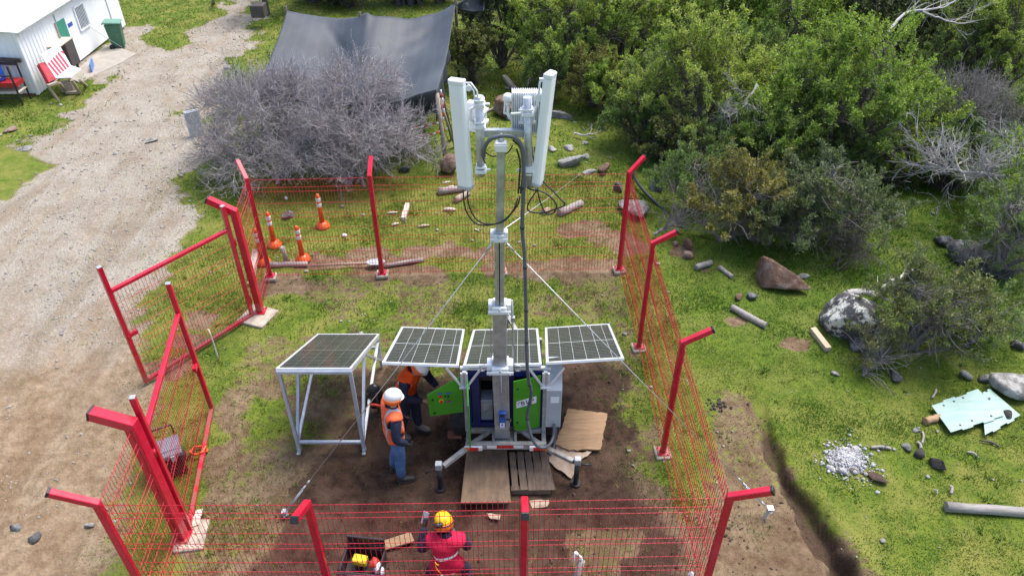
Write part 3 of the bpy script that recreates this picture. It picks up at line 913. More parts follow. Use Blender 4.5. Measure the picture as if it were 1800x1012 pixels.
for s in (-1, 1):
    cx = -.08+s*.425
    b = MB(); b.box((cx, 6.405, .475), (.235, .03, .075)); lo = b.build('tail_light', M['white'], T, bevel=.006)
    b = MB()
    b.box((cx+s*.085, 6.388, .475), (.055, .008, .06), m=1); b.box((cx+s*-.005, 6.388, .475), (.12, .008, .06), m=0); b.box((cx-s*.09, 6.388, .475), (.045, .008, .06), m=2)
    b.build('lens', [M['refl_red'], M['amber'], M['refl_white']], lo)
# body: open fronted blue box whose roof slopes down to the rear under the panels
def zroof(y): return 1.56-.475*(y-6.72)
b = MB(); bx0, bx1, y0, y1, zb = -.56, .40, 6.72, 8.15, .53
t_ = .03
def side(x, w):
    o = [(y0, zb), (y1, zb), (y1, zroof(y1)), (y0, zroof(y0))]
    Mx = Matrix(((0, 0, 1, x), (1, 0, 0, 0), (0, 1, 0, 0), (0, 0, 0, 1)))
    b.prism(o, w, Mx)
side(bx0, t_); side(bx1-t_, t_)
b.box(((bx0+bx1)/2, (y0+y1)/2+.02, zb+.012), (bx1-bx0-2*t_-.002, y1-y0-.06, .024))
b.box(((bx0+bx1)/2, y1-.015, (zb+zroof(y1))/2), (bx1-bx0-2*t_-.002, .03, zroof(y1)-zb-.004))
b.bar(((bx0+bx1)/2, y0+.01, zroof(y0)-.012), ((bx0+bx1)/2, y1-.01, zroof(y1)-.012), bx1-bx0-2*t_-.002, .02)
b.box(((bx0+bx1)/2, y0+.012, 1.50), (bx1-bx0-.06, .022, .09))
b.box((bx0+.09, y0+.012, 1.0), (.10, .022, .90)); b.box((-.10, y0+.03, 1.0), (.26, .04, .90)); b.box((.365, y0+.012, 1.0), (.05, .022, .90))
b.box(((bx0+bx1)/2, y0+.014, .575), (bx1-bx0-.06, .022, .06))
b.build('body', M['blue'], T)
b = MB(); b.box((-.30, 7.1, 1.0), (.42, .02, .86)); b.box((.18, 7.1, 1.0), (.36, .02, .86)); b.build('rear_partition', M['dark'], T)
b = MB(); b.box((-.335, 6.93, .77), (.16, .26, .38)); eo = b.build('battery_unit', M['cab'], T, bevel=.006)
b = MB(); b.box((-.34, 6.795, .80), (.12, .006, .25)); b.tube([(-.36, 6.79, .74), (-.31, 6.785, .79), (-.28, 6.785, .85)], .006, 5); b.build('cover_plate', M['galv'], eo)
b = MB(); b.box((-.44, 6.9, 1.2), (.06, .15, .35)); b.box((-.335, 6.9, 1.33), (.16, .12, .1)); b.box((-.335, 6.93, 1.12), (.17, .2, .012)); b.build('switchgear', M['black'], T)
# uprights carrying the panels
for x in (TX0+.015, TX1-.03):
    b = MB(); b.bar((x, 6.67, .53), (x, 6.67, 1.60), .05, .05, up=(0, 1, 0)); b.build('upright', M['galv'], T, bevel=.004)
    b = MB(); b.bar((x, 8.28, .44), (x, 8.28, .74), .05, .05, up=(0, 1, 0)); b.build('upright', M['galv'], T)
b = MB(); b.bar((TX0-.04, 6.72, 1.61), (TX1+.04, 6.72, 1.61), .04, .04); b.build('cross_rail', M['alu'], T)
for x, s in ((TX0+.04, 1), (TX0-.02, -1), (TX1-.055, -1), (TX1+.01, 1)):
    b = MB()
    b.bar((x, 6.655, 1.36), (x, 6.655, 1.585), .03, .03, up=(0, 1, 0)); b.bar((x+s*.018, 6.65, 1.38), (x+s*.19, 6.70, 1.63), .028, .028, up=(0, 1, 0))
    b.box((x, 6.64, 1.35), (.07, .05, .03))
    b.build('bracket', M['alu'], T, bevel=.003)
# doors
b = MB(); Mx = Matrix.Translation((.365, 6.700, 0)) @ Matrix.Rotation(math.radians(9), 4, 'Z') @ Matrix(((1, 0, 0, 0), (0, 0, 1, 0), (0, 1, 0, 0), (0, 0, 0, 1)))
b.prism([(-.355, .535), (0, .575), (0, 1.515), (-.355, 1.46)], -.02, Mx)
do = b.build('door', M['green'], T, bevel=.004); do['label'] = 'green door with a white name plate, standing slightly ajar'
def on_door(x, z, out=.0): return Mx @ Vector((x, z, -.02-out))
b = MB()
q = [on_door(*p, .003) for p in ((-.315, .985), (-.055, 1.045), (-.055, 1.165), (-.315, 1.105))]
q2 = [on_door(*p, .0005) for p in ((-.315, .985), (-.055, 1.045), (-.055, 1.165), (-.315, 1.105))]
b.add(q+q2, [(0, 1, 2, 3), (7, 6, 5, 4), (0, 4, 5, 1), (1, 5, 6, 2), (2, 6, 7, 3), (3, 7, 4, 0)])
plate = b.build('name_plate', M['label'], do)
def text_mesh(name, body, size, mat_, parent, P, ux, uy, ext=.0015, shear=0.):
    cu = bpy.data.curves.new(name, 'FONT'); cu.body = body; cu.size = size; cu.extrude = ext; cu.space_character = 1.25; cu.align_x = 'CENTER'; cu.align_y = 'CENTER'
    to = bpy.data.objects.new('t', cu); C.objects.link(to)
    dg = bpy.context.evaluated_depsgraph_get(); me = bpy.data.meshes.new_from_object(to.evaluated_get(dg))
    bpy.data.objects.remove(to); me.materials.clear(); me.materials.append(mat_); me.name = name
    o = bpy.data.objects.new(name, me); C.objects.link(o)
    ux = Vector(ux).normalized(); uy = Vector(uy); uy = (uy-ux*uy.dot(ux)).normalized(); uz = ux.cross(uy)
    R = Matrix((ux, uy, uz)).transposed().to_4x4(); R.translation = Vector(P)-WL[parent.name]
    o.matrix_local = R; o.parent = parent
    return o
pc = on_door(-.172, 1.078, .0045); ux = on_door(-.055, 1.105)-on_door(-.315, 1.045)
text_mesh('lettering', 'BLP', .10, M['ink'], plate, pc, ux, (0, 0, 1))
b = MB()
for (x, z, r) in ((-.295, 1.075, .008), (-.285, 1.052, .006), (-.297, 1.052, .005), (-.275, 1.09, .007), (-.285, 1.105, .004), (-.27, 1.072, .004)):
    b.tube([on_door(x, z, .003), on_door(x, z, .0055)], r, 7)
b.build('logo_dots', M['ink'], plate)
b = MB(); 
for (x, z) in ((-.30, 1.33), (-.30, .72)): b.tube([on_door(x, z, 0), on_door(x, z, .012)], .014, 8)
b.build('lock', M['black'], do)
# thin door swung towards the camera
b = MB(); My = Matrix.Translation((-.575, 6.69, 0)) @ Matrix.Rotation(math.radians(-86), 4, 'Z') @ Matrix(((1, 0, 0, 0), (0, 0, 1, 0), (0, 1, 0, 0), (0, 0, 0, 1)))
b.prism([(0, .575), (.33, .535), (.33, 1.30), (0, 1.50)], .02, My); do2 = b.build('door', M['green'], T, bevel=.004); do2['label'] = 'green door swung open towards the camera, seen edge on'
b = MB()
qq = [My @ Vector((x, z, .0225)) for x, z in ((.06, .95), (.28, .90), (.28, 1.18), (.06, 1.25))]
b.add(qq, [(0, 1, 2, 3), ]); b.build('name_plate', M['label'], do2)
# side door used as control panel
b = MB(); Mc = Matrix.Translation((-.635, 6.70, 0)) @ Matrix.Rotation(math.radians(4), 4, 'Z') @ Matrix(((1, 0, 0, 0), (0, 0, 1, 0), (0, 1, 0, 0), (0, 0, 0, 1)))
b.prism([(-.44, .815), (0, .86), (0, 1.49), (-.03, 1.49), (-.455, 1.20)], -.022, Mc)
cp = b.build('control_door', M['green'], T, bevel=.004); cp['label'] = 'green side door with buttons, opened flat towards the men'
def oc(x, z, o): return Mc @ Vector((x, z, -.022-o))
def button(x, z, r, mt, h=.02):
    b = MB(); b.tube([oc(x, z, 0), oc(x, z, h)], r, 12); b.build('button', mt, cp)
button(-.285, 1.18, .018, M['refl_red']); button(-.185, 1.175, .013, M['ink']); button(-.225, 1.18, .011, M['ink']); button(-.185, 1.09, .013, M['refl_red'])
b = MB(); b.tube([oc(-.275, 1.09, 0), oc(-.275, 1.09, .006)], .032, 16); b.build('stop_plate', M['yellow'], cp)
b = MB(); b.tube([oc(-.275, 1.09, .006), oc(-.275, 1.09, .03)], .018, 12); b.build('stop_button', M['refl_red'], cp)
b = MB()
for x, z in ((-.285, 1.225), (-.18, 1.225), (-.185, 1.07)):
    q = [oc(x-.035, z-.012, .004), oc(x+.035, z-.008, .004), oc(x+.035, z+.014, .004), oc(x-.035, z+.010, .004)]; b.add(q, [(0, 1, 2, 3)])
b.build('button_tag', M['btn_blue'], cp)
b = MB()
for x, z in ((-.385, 1.12), (-.375, .875)): b.tube([oc(x, z, 0), oc(x, z, .012)], .015, 8)
b.build('lock', M['black'], cp)
# grey cabinet on the right
b = MB(); Mz = Matrix(((0, 0, 1, .435), (1, 0, 0, 0), (0, 1, 0, 0), (0, 0, 0, 1)))
b.prism([(6.60, .66), (6.92, .66), (6.92, 1.62), (6.82, 1.62), (6.60, 1.33)], .20, Mz); cb = b.build('cabinet', M['cab'], T, bevel=.006)
b = MB(); b.box((.545, 6.5975, 1.17), (.11, .004, .105)); b.build('white_sticker', M['label'], cb)
b = MB(); b.tube([(.575, 6.62, .66), (.575, 6.62, .52), (.572, 6.58, .42), (.55, 6.5, .34), (.50, 6.43, .30)], .02, 8); b.build('cable_gland', M['conduit'], cb)
# wheels, mudguards
for s, x in ((-1, -.73), (1, .57)):
    b = MB(); R = Matrix.Rotation(math.pi/2, 3, 'Y')
    prof = [(.17, -.09), (.26, -.095), (.295, -.07), (.305, 0), (.295, .07), (.26, .095), (.17, .09)]
    b.lathe(prof, 28, (x, 7.18, .305), R); wo = b.build('wheel', M['rubber'], T)
    b = MB(); b.lathe([(.02, -.075), (.15, -.07), (.175, -.09), (.175, .09), (.15, .07), (.02, .075)], 20, (x, 7.18, .305), R); b.lathe([(.0, .1), (.05, .1), (.06, .07)], 12, (x, 7.18, .305), R); b.build('rim', M['galv'], wo)
    b = MB(); pts = [(x, 7.18+.37*math.cos(a), .33+.36*math.sin(a)) for a in np.linspace(.25, math.pi-.25, 10)]
    for p, q in zip(pts[:-1], pts[1:]): b.bar(p, q, .23, .012, up=(0, 0, 1) if abs(q[1]-p[1]) > .03 else (0, 1, 0))
    b.build('mudguard', M['rubber'], T)
# outriggers with screw jacks
for s, p0, p1, lab in ((-1, (-.585, 6.425, .46), (-.885, 6.17, .40), 0), (1, (.44, 6.425, .46), (.79, 6.25, .40), 0)):
    b = MB(); b.bar(p0, p1, .06, .06); ao = b.build('outrigger', M['chassis'], T, bevel=.005)
    jx, jy = p1[0]+s*.055, p1[1]-.04
    b = MB(); b.tube([(jx, jy, .0), (jx, jy, .42)], .034, 12); b.tube([(jx, jy, .0), (jx, jy, .02)], .07, 12); b.tube([p1, (jx, jy, .40)], .025, 8); b.build('screw_jack', M['black'], ao)
    b = MB(); b.box((jx, jy, .46), (.085, .085, .10)); b.build('jack_head', M['galv'], ao, bevel=.006)
    b = MB(); b.tube([(jx, jy, .40), (jx+s*.11, jy-.01, .395), (jx+s*.19, jy-.01, .385)] if s > 0 else [(jx, jy, .40), (jx-.09, jy-.02, .40), (jx-.17, jy-.04, .36)], .013, 8); b.build('crank', M['black'], ao)
# drawbar behind
b = MB(); b.bar((-.45, 8.2, .45), (-.08, 9.2, .45), .06, .06); b.bar((.29, 8.2, .45), (-.08, 9.2, .45), .06, .06); b.tube([(-.08, 9.1, 0), (-.08, 9.1, .6)], .03, 8); b.build('drawbar', M['chassis'], T)
# solar panels: left wing, middle, right wing
mid, Rm, Wm, Lm = solar(T, (-.61, 6.70, 1.655), (.37, 6.70, 1.68), (-.66, 8.43, .77), M['pv'])
mid['label'] = 'middle solar panel behind the mast'
lw, *_ = solar(T, (-1.615, 6.70, 1.705), (-.665, 6.70, 1.655), (-1.66, 8.43, .83), M['pv']); lw['label'] = 'left solar panel above the two men'
rw, *_ = solar(T, (.42, 6.70, 1.70), (1.385, 6.70, 1.78), (.37, 8.43, .80), M['pv']); rw['label'] = 'right solar panel above bare churned soil'

# ------------------------------------------------------------------ telescopic mast
MXX, MY = -.125, 6.60
MA = thing('telescopic_mast', 'tall grey telescopic mast carrying two white antenna panels above the trailer', 'mast', (MXX, MY, .5))
secs = [(.50, 1.80, .20, .12, -.125, -.145), (1.68, 2.74, .165, .15, -.145, -.14), (2.6, 3.72, .105, .105, -.14, -.135), (3.6, 4.66, .085, .085, -.132, -.108)]
for z0, z1, w, d, xa, xb in secs:
    b = MB(); b.bar((xa, MY, z0), (xb, MY, z1), w, d, up=(0, 1, 0)); so = b.build('mast_section', M['mast'], MA, bevel=.008)
    if z0 == 2.6:
        b = MB(); b.bar((xa, MY-.054, z0+.15), (xb, MY-.054, z1-.02), .012, .006, up=(0, 1, 0)); b.build('slot', M['dark'], so)
def collar(z, w, x, ear=True):
    b = MB()
    b.box((x, MY, z), (w*.70, w*.85, .07))
    b.box((x-w*.44, MY-.01, z+.01), (w*.22, w*.5, .10)); b.box((x+w*.44, MY-.01, z+.01), (w*.22, w*.5, .10))
    b.box((x, MY-w*.46, z-.025), (w*1.12, .016, .05))
    o = b.build('collar', M['white'], MA, bevel=.006)
    b = MB()
    for s in (-1, 1): b.tube([(x+s*w*.42, MY-w*.46-.01, z-.03), (x+s*w*.42, MY-w*.46-.028, z-.03)], .012, 6)
    b.tube([(x, MY-w*.48, z+.02), (x, MY-w*.48-.03, z+.03)], .016, 8)
    b.build('bolt', M['galv'], o)
    return o
collar(1.78, .29, -.145); collar(2.70, .235, -.142); collar(3.66, .17, -.137)
for s in (-1, 1):
    b = MB(); cx = -.145+s*.19
    b.tube([(cx, 6.55, 1.72), (cx+s*.05, 6.55, 1.72), (cx+s*.055, 6.55, 1.80), (cx, 6.55, 1.82)], .012, 6); b.build('shackle', M['galv'], MA)
b = MB(); b.box((-.108, MY, 4.69), (.125, .115, .075)); b.box((-.108, MY, 4.735), (.11, .10, .014)); b.build('head_block', M['white'], MA, bevel=.008)
# winch
b = MB(); b.box((-.125, 6.51, .985), (.085, .05, .11)); b.box((-.125, 6.508, .84), (.078, .045, .15)); wo = b.build('winch', M['winch'], MA, bevel=.006)
b = MB(); b.box((-.125, 6.482, 1.0), (.05, .006, .05)); b.build('winch_drum', M['black'], wo)
b = MB(); b.box((-.125, 6.483, .83), (.06, .004, .07)); b.box((-.125, 6.483, .78), (.07, .004, .008)); b.build('warning_plate', M['label'], wo)
b = MB(); b.box((-.125, 6.480, .83), (.022, .003, .02)); b.box((-.125, 6.4795, .853), (.01, .003, .016)); b.build('warning_mark', M['btn_blue'], wo)
b = MB(); b.tube([(-.08, 6.5, .92), (-.03, 6.49, .92), (-.02, 6.47, .93)], .011, 6); b.tube([(-.02, 6.5, .93), (-.02, 6.44, .93)], .013, 6); b.build('crank', M['black'], wo)
b = MB(); b.tube([(.0, 6.53, .68), (.10, 6.50, .68)], .012, 6); b.box((-.0, 6.55, .68), (.06, .04, .05)); b.build('lock_pin', M['black'], MA)
b = MB(); b.tube([(-.125, 6.50, 1.03), (-.135, 6.515, 1.72)], .005, 5); b.build('winch_cable', M['steelwire'], MA)
b = MB(); b.tube([(.02, 6.66, 1.6), (.0, 6.67, 2.72)], .014, 6); b.tube([(-.26, 6.63, 1.7), (-.25, 6.63, 2.68)], .004, 5); b.box((.01, 6.66, 2.45), (.05, .05, .06)); b.build('guide_rod', M['mast'], MA)
# cross arm and the two antenna pipes
AY = 6.62
b = MB(); b.bar((-.33, AY+.06, 4.80), (.17, AY+.06, 4.80), .06, .075); b.tube([(-.108, AY-.02, 4.74), (-.108, AY+.06, 4.80)], .03, 8); b.build('cross_arm', M['galv'], MA, bevel=.004)
b = MB(); b.tube([(-.315, AY, 4.36), (-.31, AY, 5.20)], .042, 14); pL = b.build('antenna_pipe', M['galv'], MA)
b = MB(); b.tube([(.175, AY, 4.23), (.145, AY, 5.19)], .042, 14); pR = b.build('antenna_pipe', M['galv'], MA)
def clamp(parent, p, ax, L=.11):
    b = MB(); p = Vector(p)
    b.box(p, (.11, .11, .035)); b.box(p+Vector((0, 0, .045)), (.10, .10, .02))
    for s in (-1, 1): b.tube([p+Vector((s*.05, -.07, 0)), p+Vector((s*.05, .07, 0))], .009, 6)
    b.tube([p, p+Vector(ax)*L], .014, 6)
    b.build('clamp', M['white'], parent, bevel=.003)
clamp(pL, (-.312, AY, 5.12), (.9, -.2, .1)); clamp(pL, (-.313, AY, 4.42), (.9, -.1, .1)); clamp(pL, (-.312, AY, 4.90), (.7, -.2, .0), .08)
clamp(pR, (.150, AY, 5.03), (-.95, -.1, 0), .17); clamp(pR, (.165, AY, 4.42), (-.9, 0, 0), .13); clamp(pR, (.165, AY, 4.40), (.9, .1, 0), .14)
b = MB()
for dx in (-.015, .015): b.tube([(-.33+dx, AY-.02, 5.14), (-.345+dx, AY-.02, 5.26), (-.40+dx, AY, 5.33), (-.43+dx, AY, 5.33)], .009, 6)
b.lathe([(.03, -.008), (.03, .008)], 12, (-.405, AY-.03, 5.29), Matrix.Rotation(math.pi/2, 3, 'X')); b.build('tilt_bracket', M['white'], pL)
b = MB(); b.tube([(.17, AY, 5.03), (.215, AY-.01, 5.03), (.25, AY-.01, 5.17), (.255, AY-.01, 5.20)], .013, 6); b.tube([(.25, AY-.01, 5.2), (.26, AY-.01, 5.34), (.31, AY, 5.36)], .011, 6)
b.lathe([(.04, -.01), (.04, .01)], 14, (.25, AY-.02, 5.19), Matrix.Rotation(math.pi/2, 3, 'X')); b.box((.29, AY, 5.36), (.07, .03, .03)); b.build('tilt_bracket', M['white'], pR)
def antenna(p0, p1, w, d, yaw, label):
    p0, p1 = Vector(p0), Vector(p1); ax = (p1-p0).normalized(); L = (p1-p0).length
    f = Vector((math.sin(yaw), -math.cos(yaw), 0)); f = (f-ax*f.dot(ax)).normalized(); x = ax.cross(f)
    R = Matrix((x, f, ax)).transposed().to_4x4(); R.translation = p0
    def prof(s=1.):
        hw, hd, c = w/2*s, d/2*s, .022
        return [(-hw, -hd+.0), (-hw+.0, hd-c), (-hw+c, hd), (hw-c, hd), (hw, hd-c), (hw, -hd)]
    b = MB(); b.prism(prof(), L, R); o = b.build('antenna_panel', M['antenna'], MA, bevel=.006); o['label'] = label
    b = MB(); Rt = R.copy(); Rt.translation = p1; b.prism(prof(1.05), .05, Rt); b.build('end_cap', M['white'], o, bevel=.008)
    b = MB(); Rb = R.copy(); Rb.translation = p0-ax*.03; b.prism(prof(1.04), .03, Rb)
    for sx in (-.03, .03): b.tube([R @ Vector((sx, 0, -.03)), R @ Vector((sx, 0, -.075))], .014, 8)
    b.build('connector_cap', M['cab'], o, bevel=.005)
    return o
antenna((-.475, 6.58, 4.27), (-.515, 6.58, 5.33), .155, .085, math.radians(-24), 'left white antenna panel, facing the camera')
antenna((.265, 6.62, 4.29), (.355, 6.62, 5.38), .14, .085, math.radians(62), 'right white antenna panel, seen nearly edge on')
# radio units
def radio(c, w, d, h, yaw, label, nf=9):
    b = MB(); R = Matrix.Rotation(yaw, 3, 'Z'); c = Vector(c)
    b.box(c, (w*.9, d*.5, h*.96), R)
    for i in range(nf):
        x = -w/2+w*(i+.5)/nf
        b.box(c+R @ Vector((x, -d*.1, 0)), (w/nf*.35, d*.85, h), R)
    o = b.build('radio_unit', M['antenna'], MA, bevel=.004); o['label'] = label
    b = MB(); p = c+R @ Vector((-w*.52, -d*.25, h*.12))
    b.tube([p+Vector((.02, 0, .1)), p+Vector((-.05, 0, .06)), p+Vector((-.06, 0, -.05)), p+Vector((.02, 0, -.09))], .012, 6); b.build('handle', M['white'], o)
    b = MB(); b.box(c+R @ Vector((0, -d*.55, 0)), (.15, .05, .17), R); b.box(c+R @ Vector((0, -d*.72, .06)), (.17, .03, .03), R); b.box(c+R @ Vector((0, -d*.72, -.06)), (.17, .03, .03), R); b.build('mount', M['white'], o, bevel=.004)
    return o
radio((.15, 6.80, 4.97), .32, .17, .44, 0, 'right ribbed radio unit behind the pipe', 15)
radio((-.385, 6.78, 4.93), .09, .17, .30, math.radians(70), 'left small radio unit behind the antenna', 6)
# satellite receiver puck on a stalk
b = MB(); b.lathe([(.0, .045), (.03, .043), (.045, .03), (.047, .01), (.047, -.022), (.02, -.03)], 18, (-.04, 6.74, 5.13)); b.tube([(-.04, 6.74, 5.11), (-.04, 6.74, 4.97), (-.02, 6.70, 4.94)], .015, 8); b.tube([(-.04, 6.74, 5.09), (-.04, 6.74, 5.06)], .022, 8); b.build('gps_receiver', M['white'], MA)
# cables
def spl(pts, n=8):
    P = [Vector(p) for p in pts]; out = []
    for i in range(len(P)-1):
        a = P[max(i-1, 0)]; b_ = P[i]; c = P[i+1]; d = P[min(i+2, len(P)-1)]
        for k in range(n):
            t = k/n
            out.append(.5*((2*b_)+(c-a)*t+(2*a-5*b_+4*c-d)*t*t+(3*b_-a-3*c+d)*t**3))
    return out+[P[-1]]
Q = lambda L, Y: [tuple(py_(Y if len(p) < 3 else p[2], p[0], p[1])) for p in L]
def cable(pts, r, mt, name='cable', n=6):
    b = MB(); b.tube(spl(pts), r, n); return b.build(name, mt, MA)
main = cable(Q([(850,276,6.55),(851,262,6.53),(862,245,6.52),(885,239,6.53),(906,243,6.53),(917,258,6.53),(920,285,6.54),(920,340,6.53),(918,400,6.52),(922,450,6.5),(924,520,6.48),(925,575,6.46),(926,630,6.42),(929,665,6.45),(934,690,6.47),(930,712,6.46),(927,730,6.46),(930,752,6.40),(936,772,6.34),(945,784,6.33),(957,786,6.34),(968,778,6.40),(973,764,6.5),(974,745,6.58)], 6.5), .021, M['conduit'], 'conduit', 8)
b = MB()
for p in Q([(918,330,6.53),(918,400,6.52),(923,470,6.495),(925,545,6.47),(926,600,6.44),(931,676,6.46),(931,708,6.465),(927,735,6.45)], 6.5): b.tube([Vector(p)-Vector((0, 0, .012)), Vector(p)+Vector((0, 0, .012))], .026, 8)
b.build('cable_tie', M['cable'], main)
cable(Q([(814,328,6.58),(815,350,6.56),(820,372,6.55),(834,391,6.54),(852,396,6.53),(876,392,6.52),(895,379,6.53),(906,362,6.54),(910,348,6.55)], 6.55), .008, M['cable'])
cable(Q([(822,329,6.58),(822,346,6.56),(826,366,6.55),(838,386,6.54),(858,394,6.53),(884,390,6.51),(900,374,6.53),(911,358,6.54),(914,344,6.55)], 6.55), .008, M['cable'])
cable(Q([(908,262,6.56),(914,285,6.56),(913,315,6.56),(911,340,6.55)], 6.56), .010, M['cable'])
cable(Q([(901,246,6.56),(915,262,6.56),(919,300,6.56),(915,340,6.55)], 6.56), .010, M['cable'])
cable(Q([(852,264,6.55),(856,270,6.56),(866,275,6.58),(880,273,6.66),(893,268,6.68),(901,256,6.66)], 6.55), .007, M['cable'])
cable(Q([(846,272,6.58),(850,280,6.58),(854,288,6.57)], 6.55), .006, M['cable'])
for dx in (0, 4, 8): cable(Q([(932+dx,258,6.8),(933+dx,275,6.8),(938+dx*.6,290,6.75)], 6.75), .007, M['cable'])
cable(Q([(945,323,6.62),(943,335,6.6),(932,352,6.58),(927,366,6.58),(935,373,6.57),(955,374,6.57),(975,368,6.57),(993,360,6.58),(985,350,6.58),(972,336,6.6),(960,325,6.62),(953,316,6.64)], 6.6), .008, M['cable'])
cable(Q([(944,322,6.62),(935,327,6.6),(928,330,6.58),(935,334,6.58),(950,336,6.58),(965,344,6.57),(977,358,6.57),(976,370,6.57),(966,377,6.57),(955,368,6.58),(947,345,6.6),(945,333,6.61)], 6.6), .008, M['cable'])
# guy wires
def MBx(f):
    b = MB(); f(b); return b
def guy_wire(a, c, tb, label):
    a, c = Vector(a), Vector(c); d = (c-a).normalized()
    b = MB(); e = c-d*tb
    b.tube([a, (a+e)/2-Vector((0, 0, .02)), e], .0055, 5)
    o = b.build('guy_wire', M['steelwire'], loc=a); tag(o, label, 'wire', 'guy wires bracing the mast'); WL[o.name] = a
    b = MB()
    for s in (-.014, .014):
        n = d.cross(Vector((0, 0, 1))).normalized()*s
        b.tube([e+n, c-d*.06+n], .007, 5)
    b.tube([e-d*.06, e+d*.04], .012, 6); b.tube([c-d*.08, c], .012, 6); b.tube([e-d*.16, e-d*.1], .012, 6)
    b.build('turnbuckle', M['galv'], o)
    b = MB(); b.tube([a, a+d*.12], .013, 6); b.build('shackle', M['galv'], o)
    return o
guy_wire((-.21, 6.56, 3.58), gp(497, 905, .06), .5, 'guy wire running from the mast down left to a stake by the front fence')
guy_wire((-.06, 6.56, 3.58), gp(1345, 888, .16), .42, 'guy wire running from the mast down right across the side fence')
guy_wire((-.10, 6.66, 3.68), gp(1020, 306, .05), .3, 'slack pale guy line running from the mast back over the rear fence')
def stake(px, py, h, lean, label, head):
    p = gp(px, py); o_ = thing('anchor_stake', label, 'stake', p)
    b = MB(); q = p+Vector((lean[0], lean[1], h)); b.bar(p-Vector((0, 0, .05)), q, .03, .03, up=(0, 1, 0)); b.build('shaft', M['galv'], o_)
    b = MB(); b.box(q+Vector((0, 0, .012)), (.075, .075, .022)); b.tube([q+Vector((-.04, 0, -.03)), q+Vector((0, -.05, -.03)), q+Vector((.04, 0, -.03))], .012, 6); b.build('head_plate', M['galv'], o_)
stake(1341, 910, .15, (.07, .03), 'steel anchor stake in bare earth beside the trench', 1)
stake(499, 908, .07, (.02, .02), 'steel anchor stake in the mud close behind the front fence', 1)

# ------------------------------------------------------------------ solar table
TB = thing('solar_table', 'tall tubular steel stand with one tilted dark solar panel, left of the two men', 'solar stand', (-2.49, 6.74, 0))
po, *_ = solar(TB, (-2.97, 6.74, 1.565), (-2.02, 6.74, 1.565), (-2.97, 8.50, .63), M['pv_clean'], fw=.03)
po['label'] = 'dark glossy solar panel tilted away from the camera'
zp = lambda y: 1.535-.532*(y-6.74)
LX = (-2.945, -2.045)
for x in LX:
    b = MB(); b.bar((x, 6.76, .02), (x, 6.76, zp(6.76)-.02), .045, .045, up=(0, 1, 0)); lo = b.build('leg', M['tblalu'], TB, bevel=.004)
    b = MB(); b.box((x, 6.735, .012), (.05, .10, .024)); b.box((x, 6.76, .04), (.055, .055, .05)); b.build('foot', M['galv'], lo, bevel=.004)
    b = MB(); b.bar((x, 8.44, .02), (x, 8.44, zp(8.44)-.02), .045, .045, up=(0, 1, 0)); b.build('leg', M['tblalu'], TB, bevel=.004)
    b = MB(); b.bar((x, 6.80, .22), (x, 7.52, zp(7.52)-.03), .04, .04, up=(1, 0, 0)); b.build('brace', M['tblalu'], TB, bevel=.004)
    b = MB(); b.bar((x, 6.795, .17), (x, 8.40, zp(8.40)-.10), .042, .042, up=(1, 0, 0)); b.build('brace', M['alu'], TB, bevel=.004)
    b = MB(); b.bar((x, 6.76, zp(6.76)-.005), (x, 8.48, zp(8.48)-.005), .045, .045); b.build('side_rail', M['alu'], TB, bevel=.004)
    b = MB(); b.bar((x, 7.62, zp(7.62)-.05), (x, 8.42, .18), .035, .035, up=(1, 0, 0)); b.build('brace', M['tblalu'], TB)
b = MB(); b.bar((LX[0]+.025, 6.765, .185), (LX[1]-.025, 6.765, .185), .042, .042); b.build('front_rail', M['tblalu'], TB, bevel=.004)
b = MB(); b.bar((LX[0]+.025, 8.44, .42), (LX[1]-.025, 8.44, .42), .038, .038); b.build('rear_rail', M['tblalu'], TB, bevel=.004)
b = MB(); b.bar((-2.97, 6.735, 1.52), (-2.02, 6.735, 1.52), .03, .05); b.build('front_rail', M['tblalu'], TB, bevel=.004)
# ------------------------------------------------------------------ people
def skin_mesh(verts, edges, radii, root=0, sub=2):
    me = bpy.data.meshes.new('s'); me.from_pydata([tuple(v) for v in verts], edges, [])
    o = bpy.data.objects.new('s', me); C.objects.link(o)
    md = o.modifiers.new('skin', 'SKIN'); md.use_smooth_shade = True; md.branch_smoothing = .6
    for i, r in enumerate(radii):
        sv = me.skin_vertices[0].data[i]; sv.radius = r if hasattr(r, '__len__') else (r, r); sv.use_root = (i == root)
    m2 = o.modifiers.new('sub', 'SUBSURF'); m2.levels = sub; m2.render_levels = sub
    dg = bpy.context.evaluated_depsgraph_get(); dg.update()
    ev = bpy.data.meshes.new_from_object(o.evaluated_get(dg))
    V = [v.co.copy() for v in ev.vertices]; Fs = [tuple(p.vertices) for p in ev.polygons]
    bpy.data.objects.remove(o); bpy.data.meshes.remove(ev); bpy.data.meshes.remove(me)
    return V, Fs

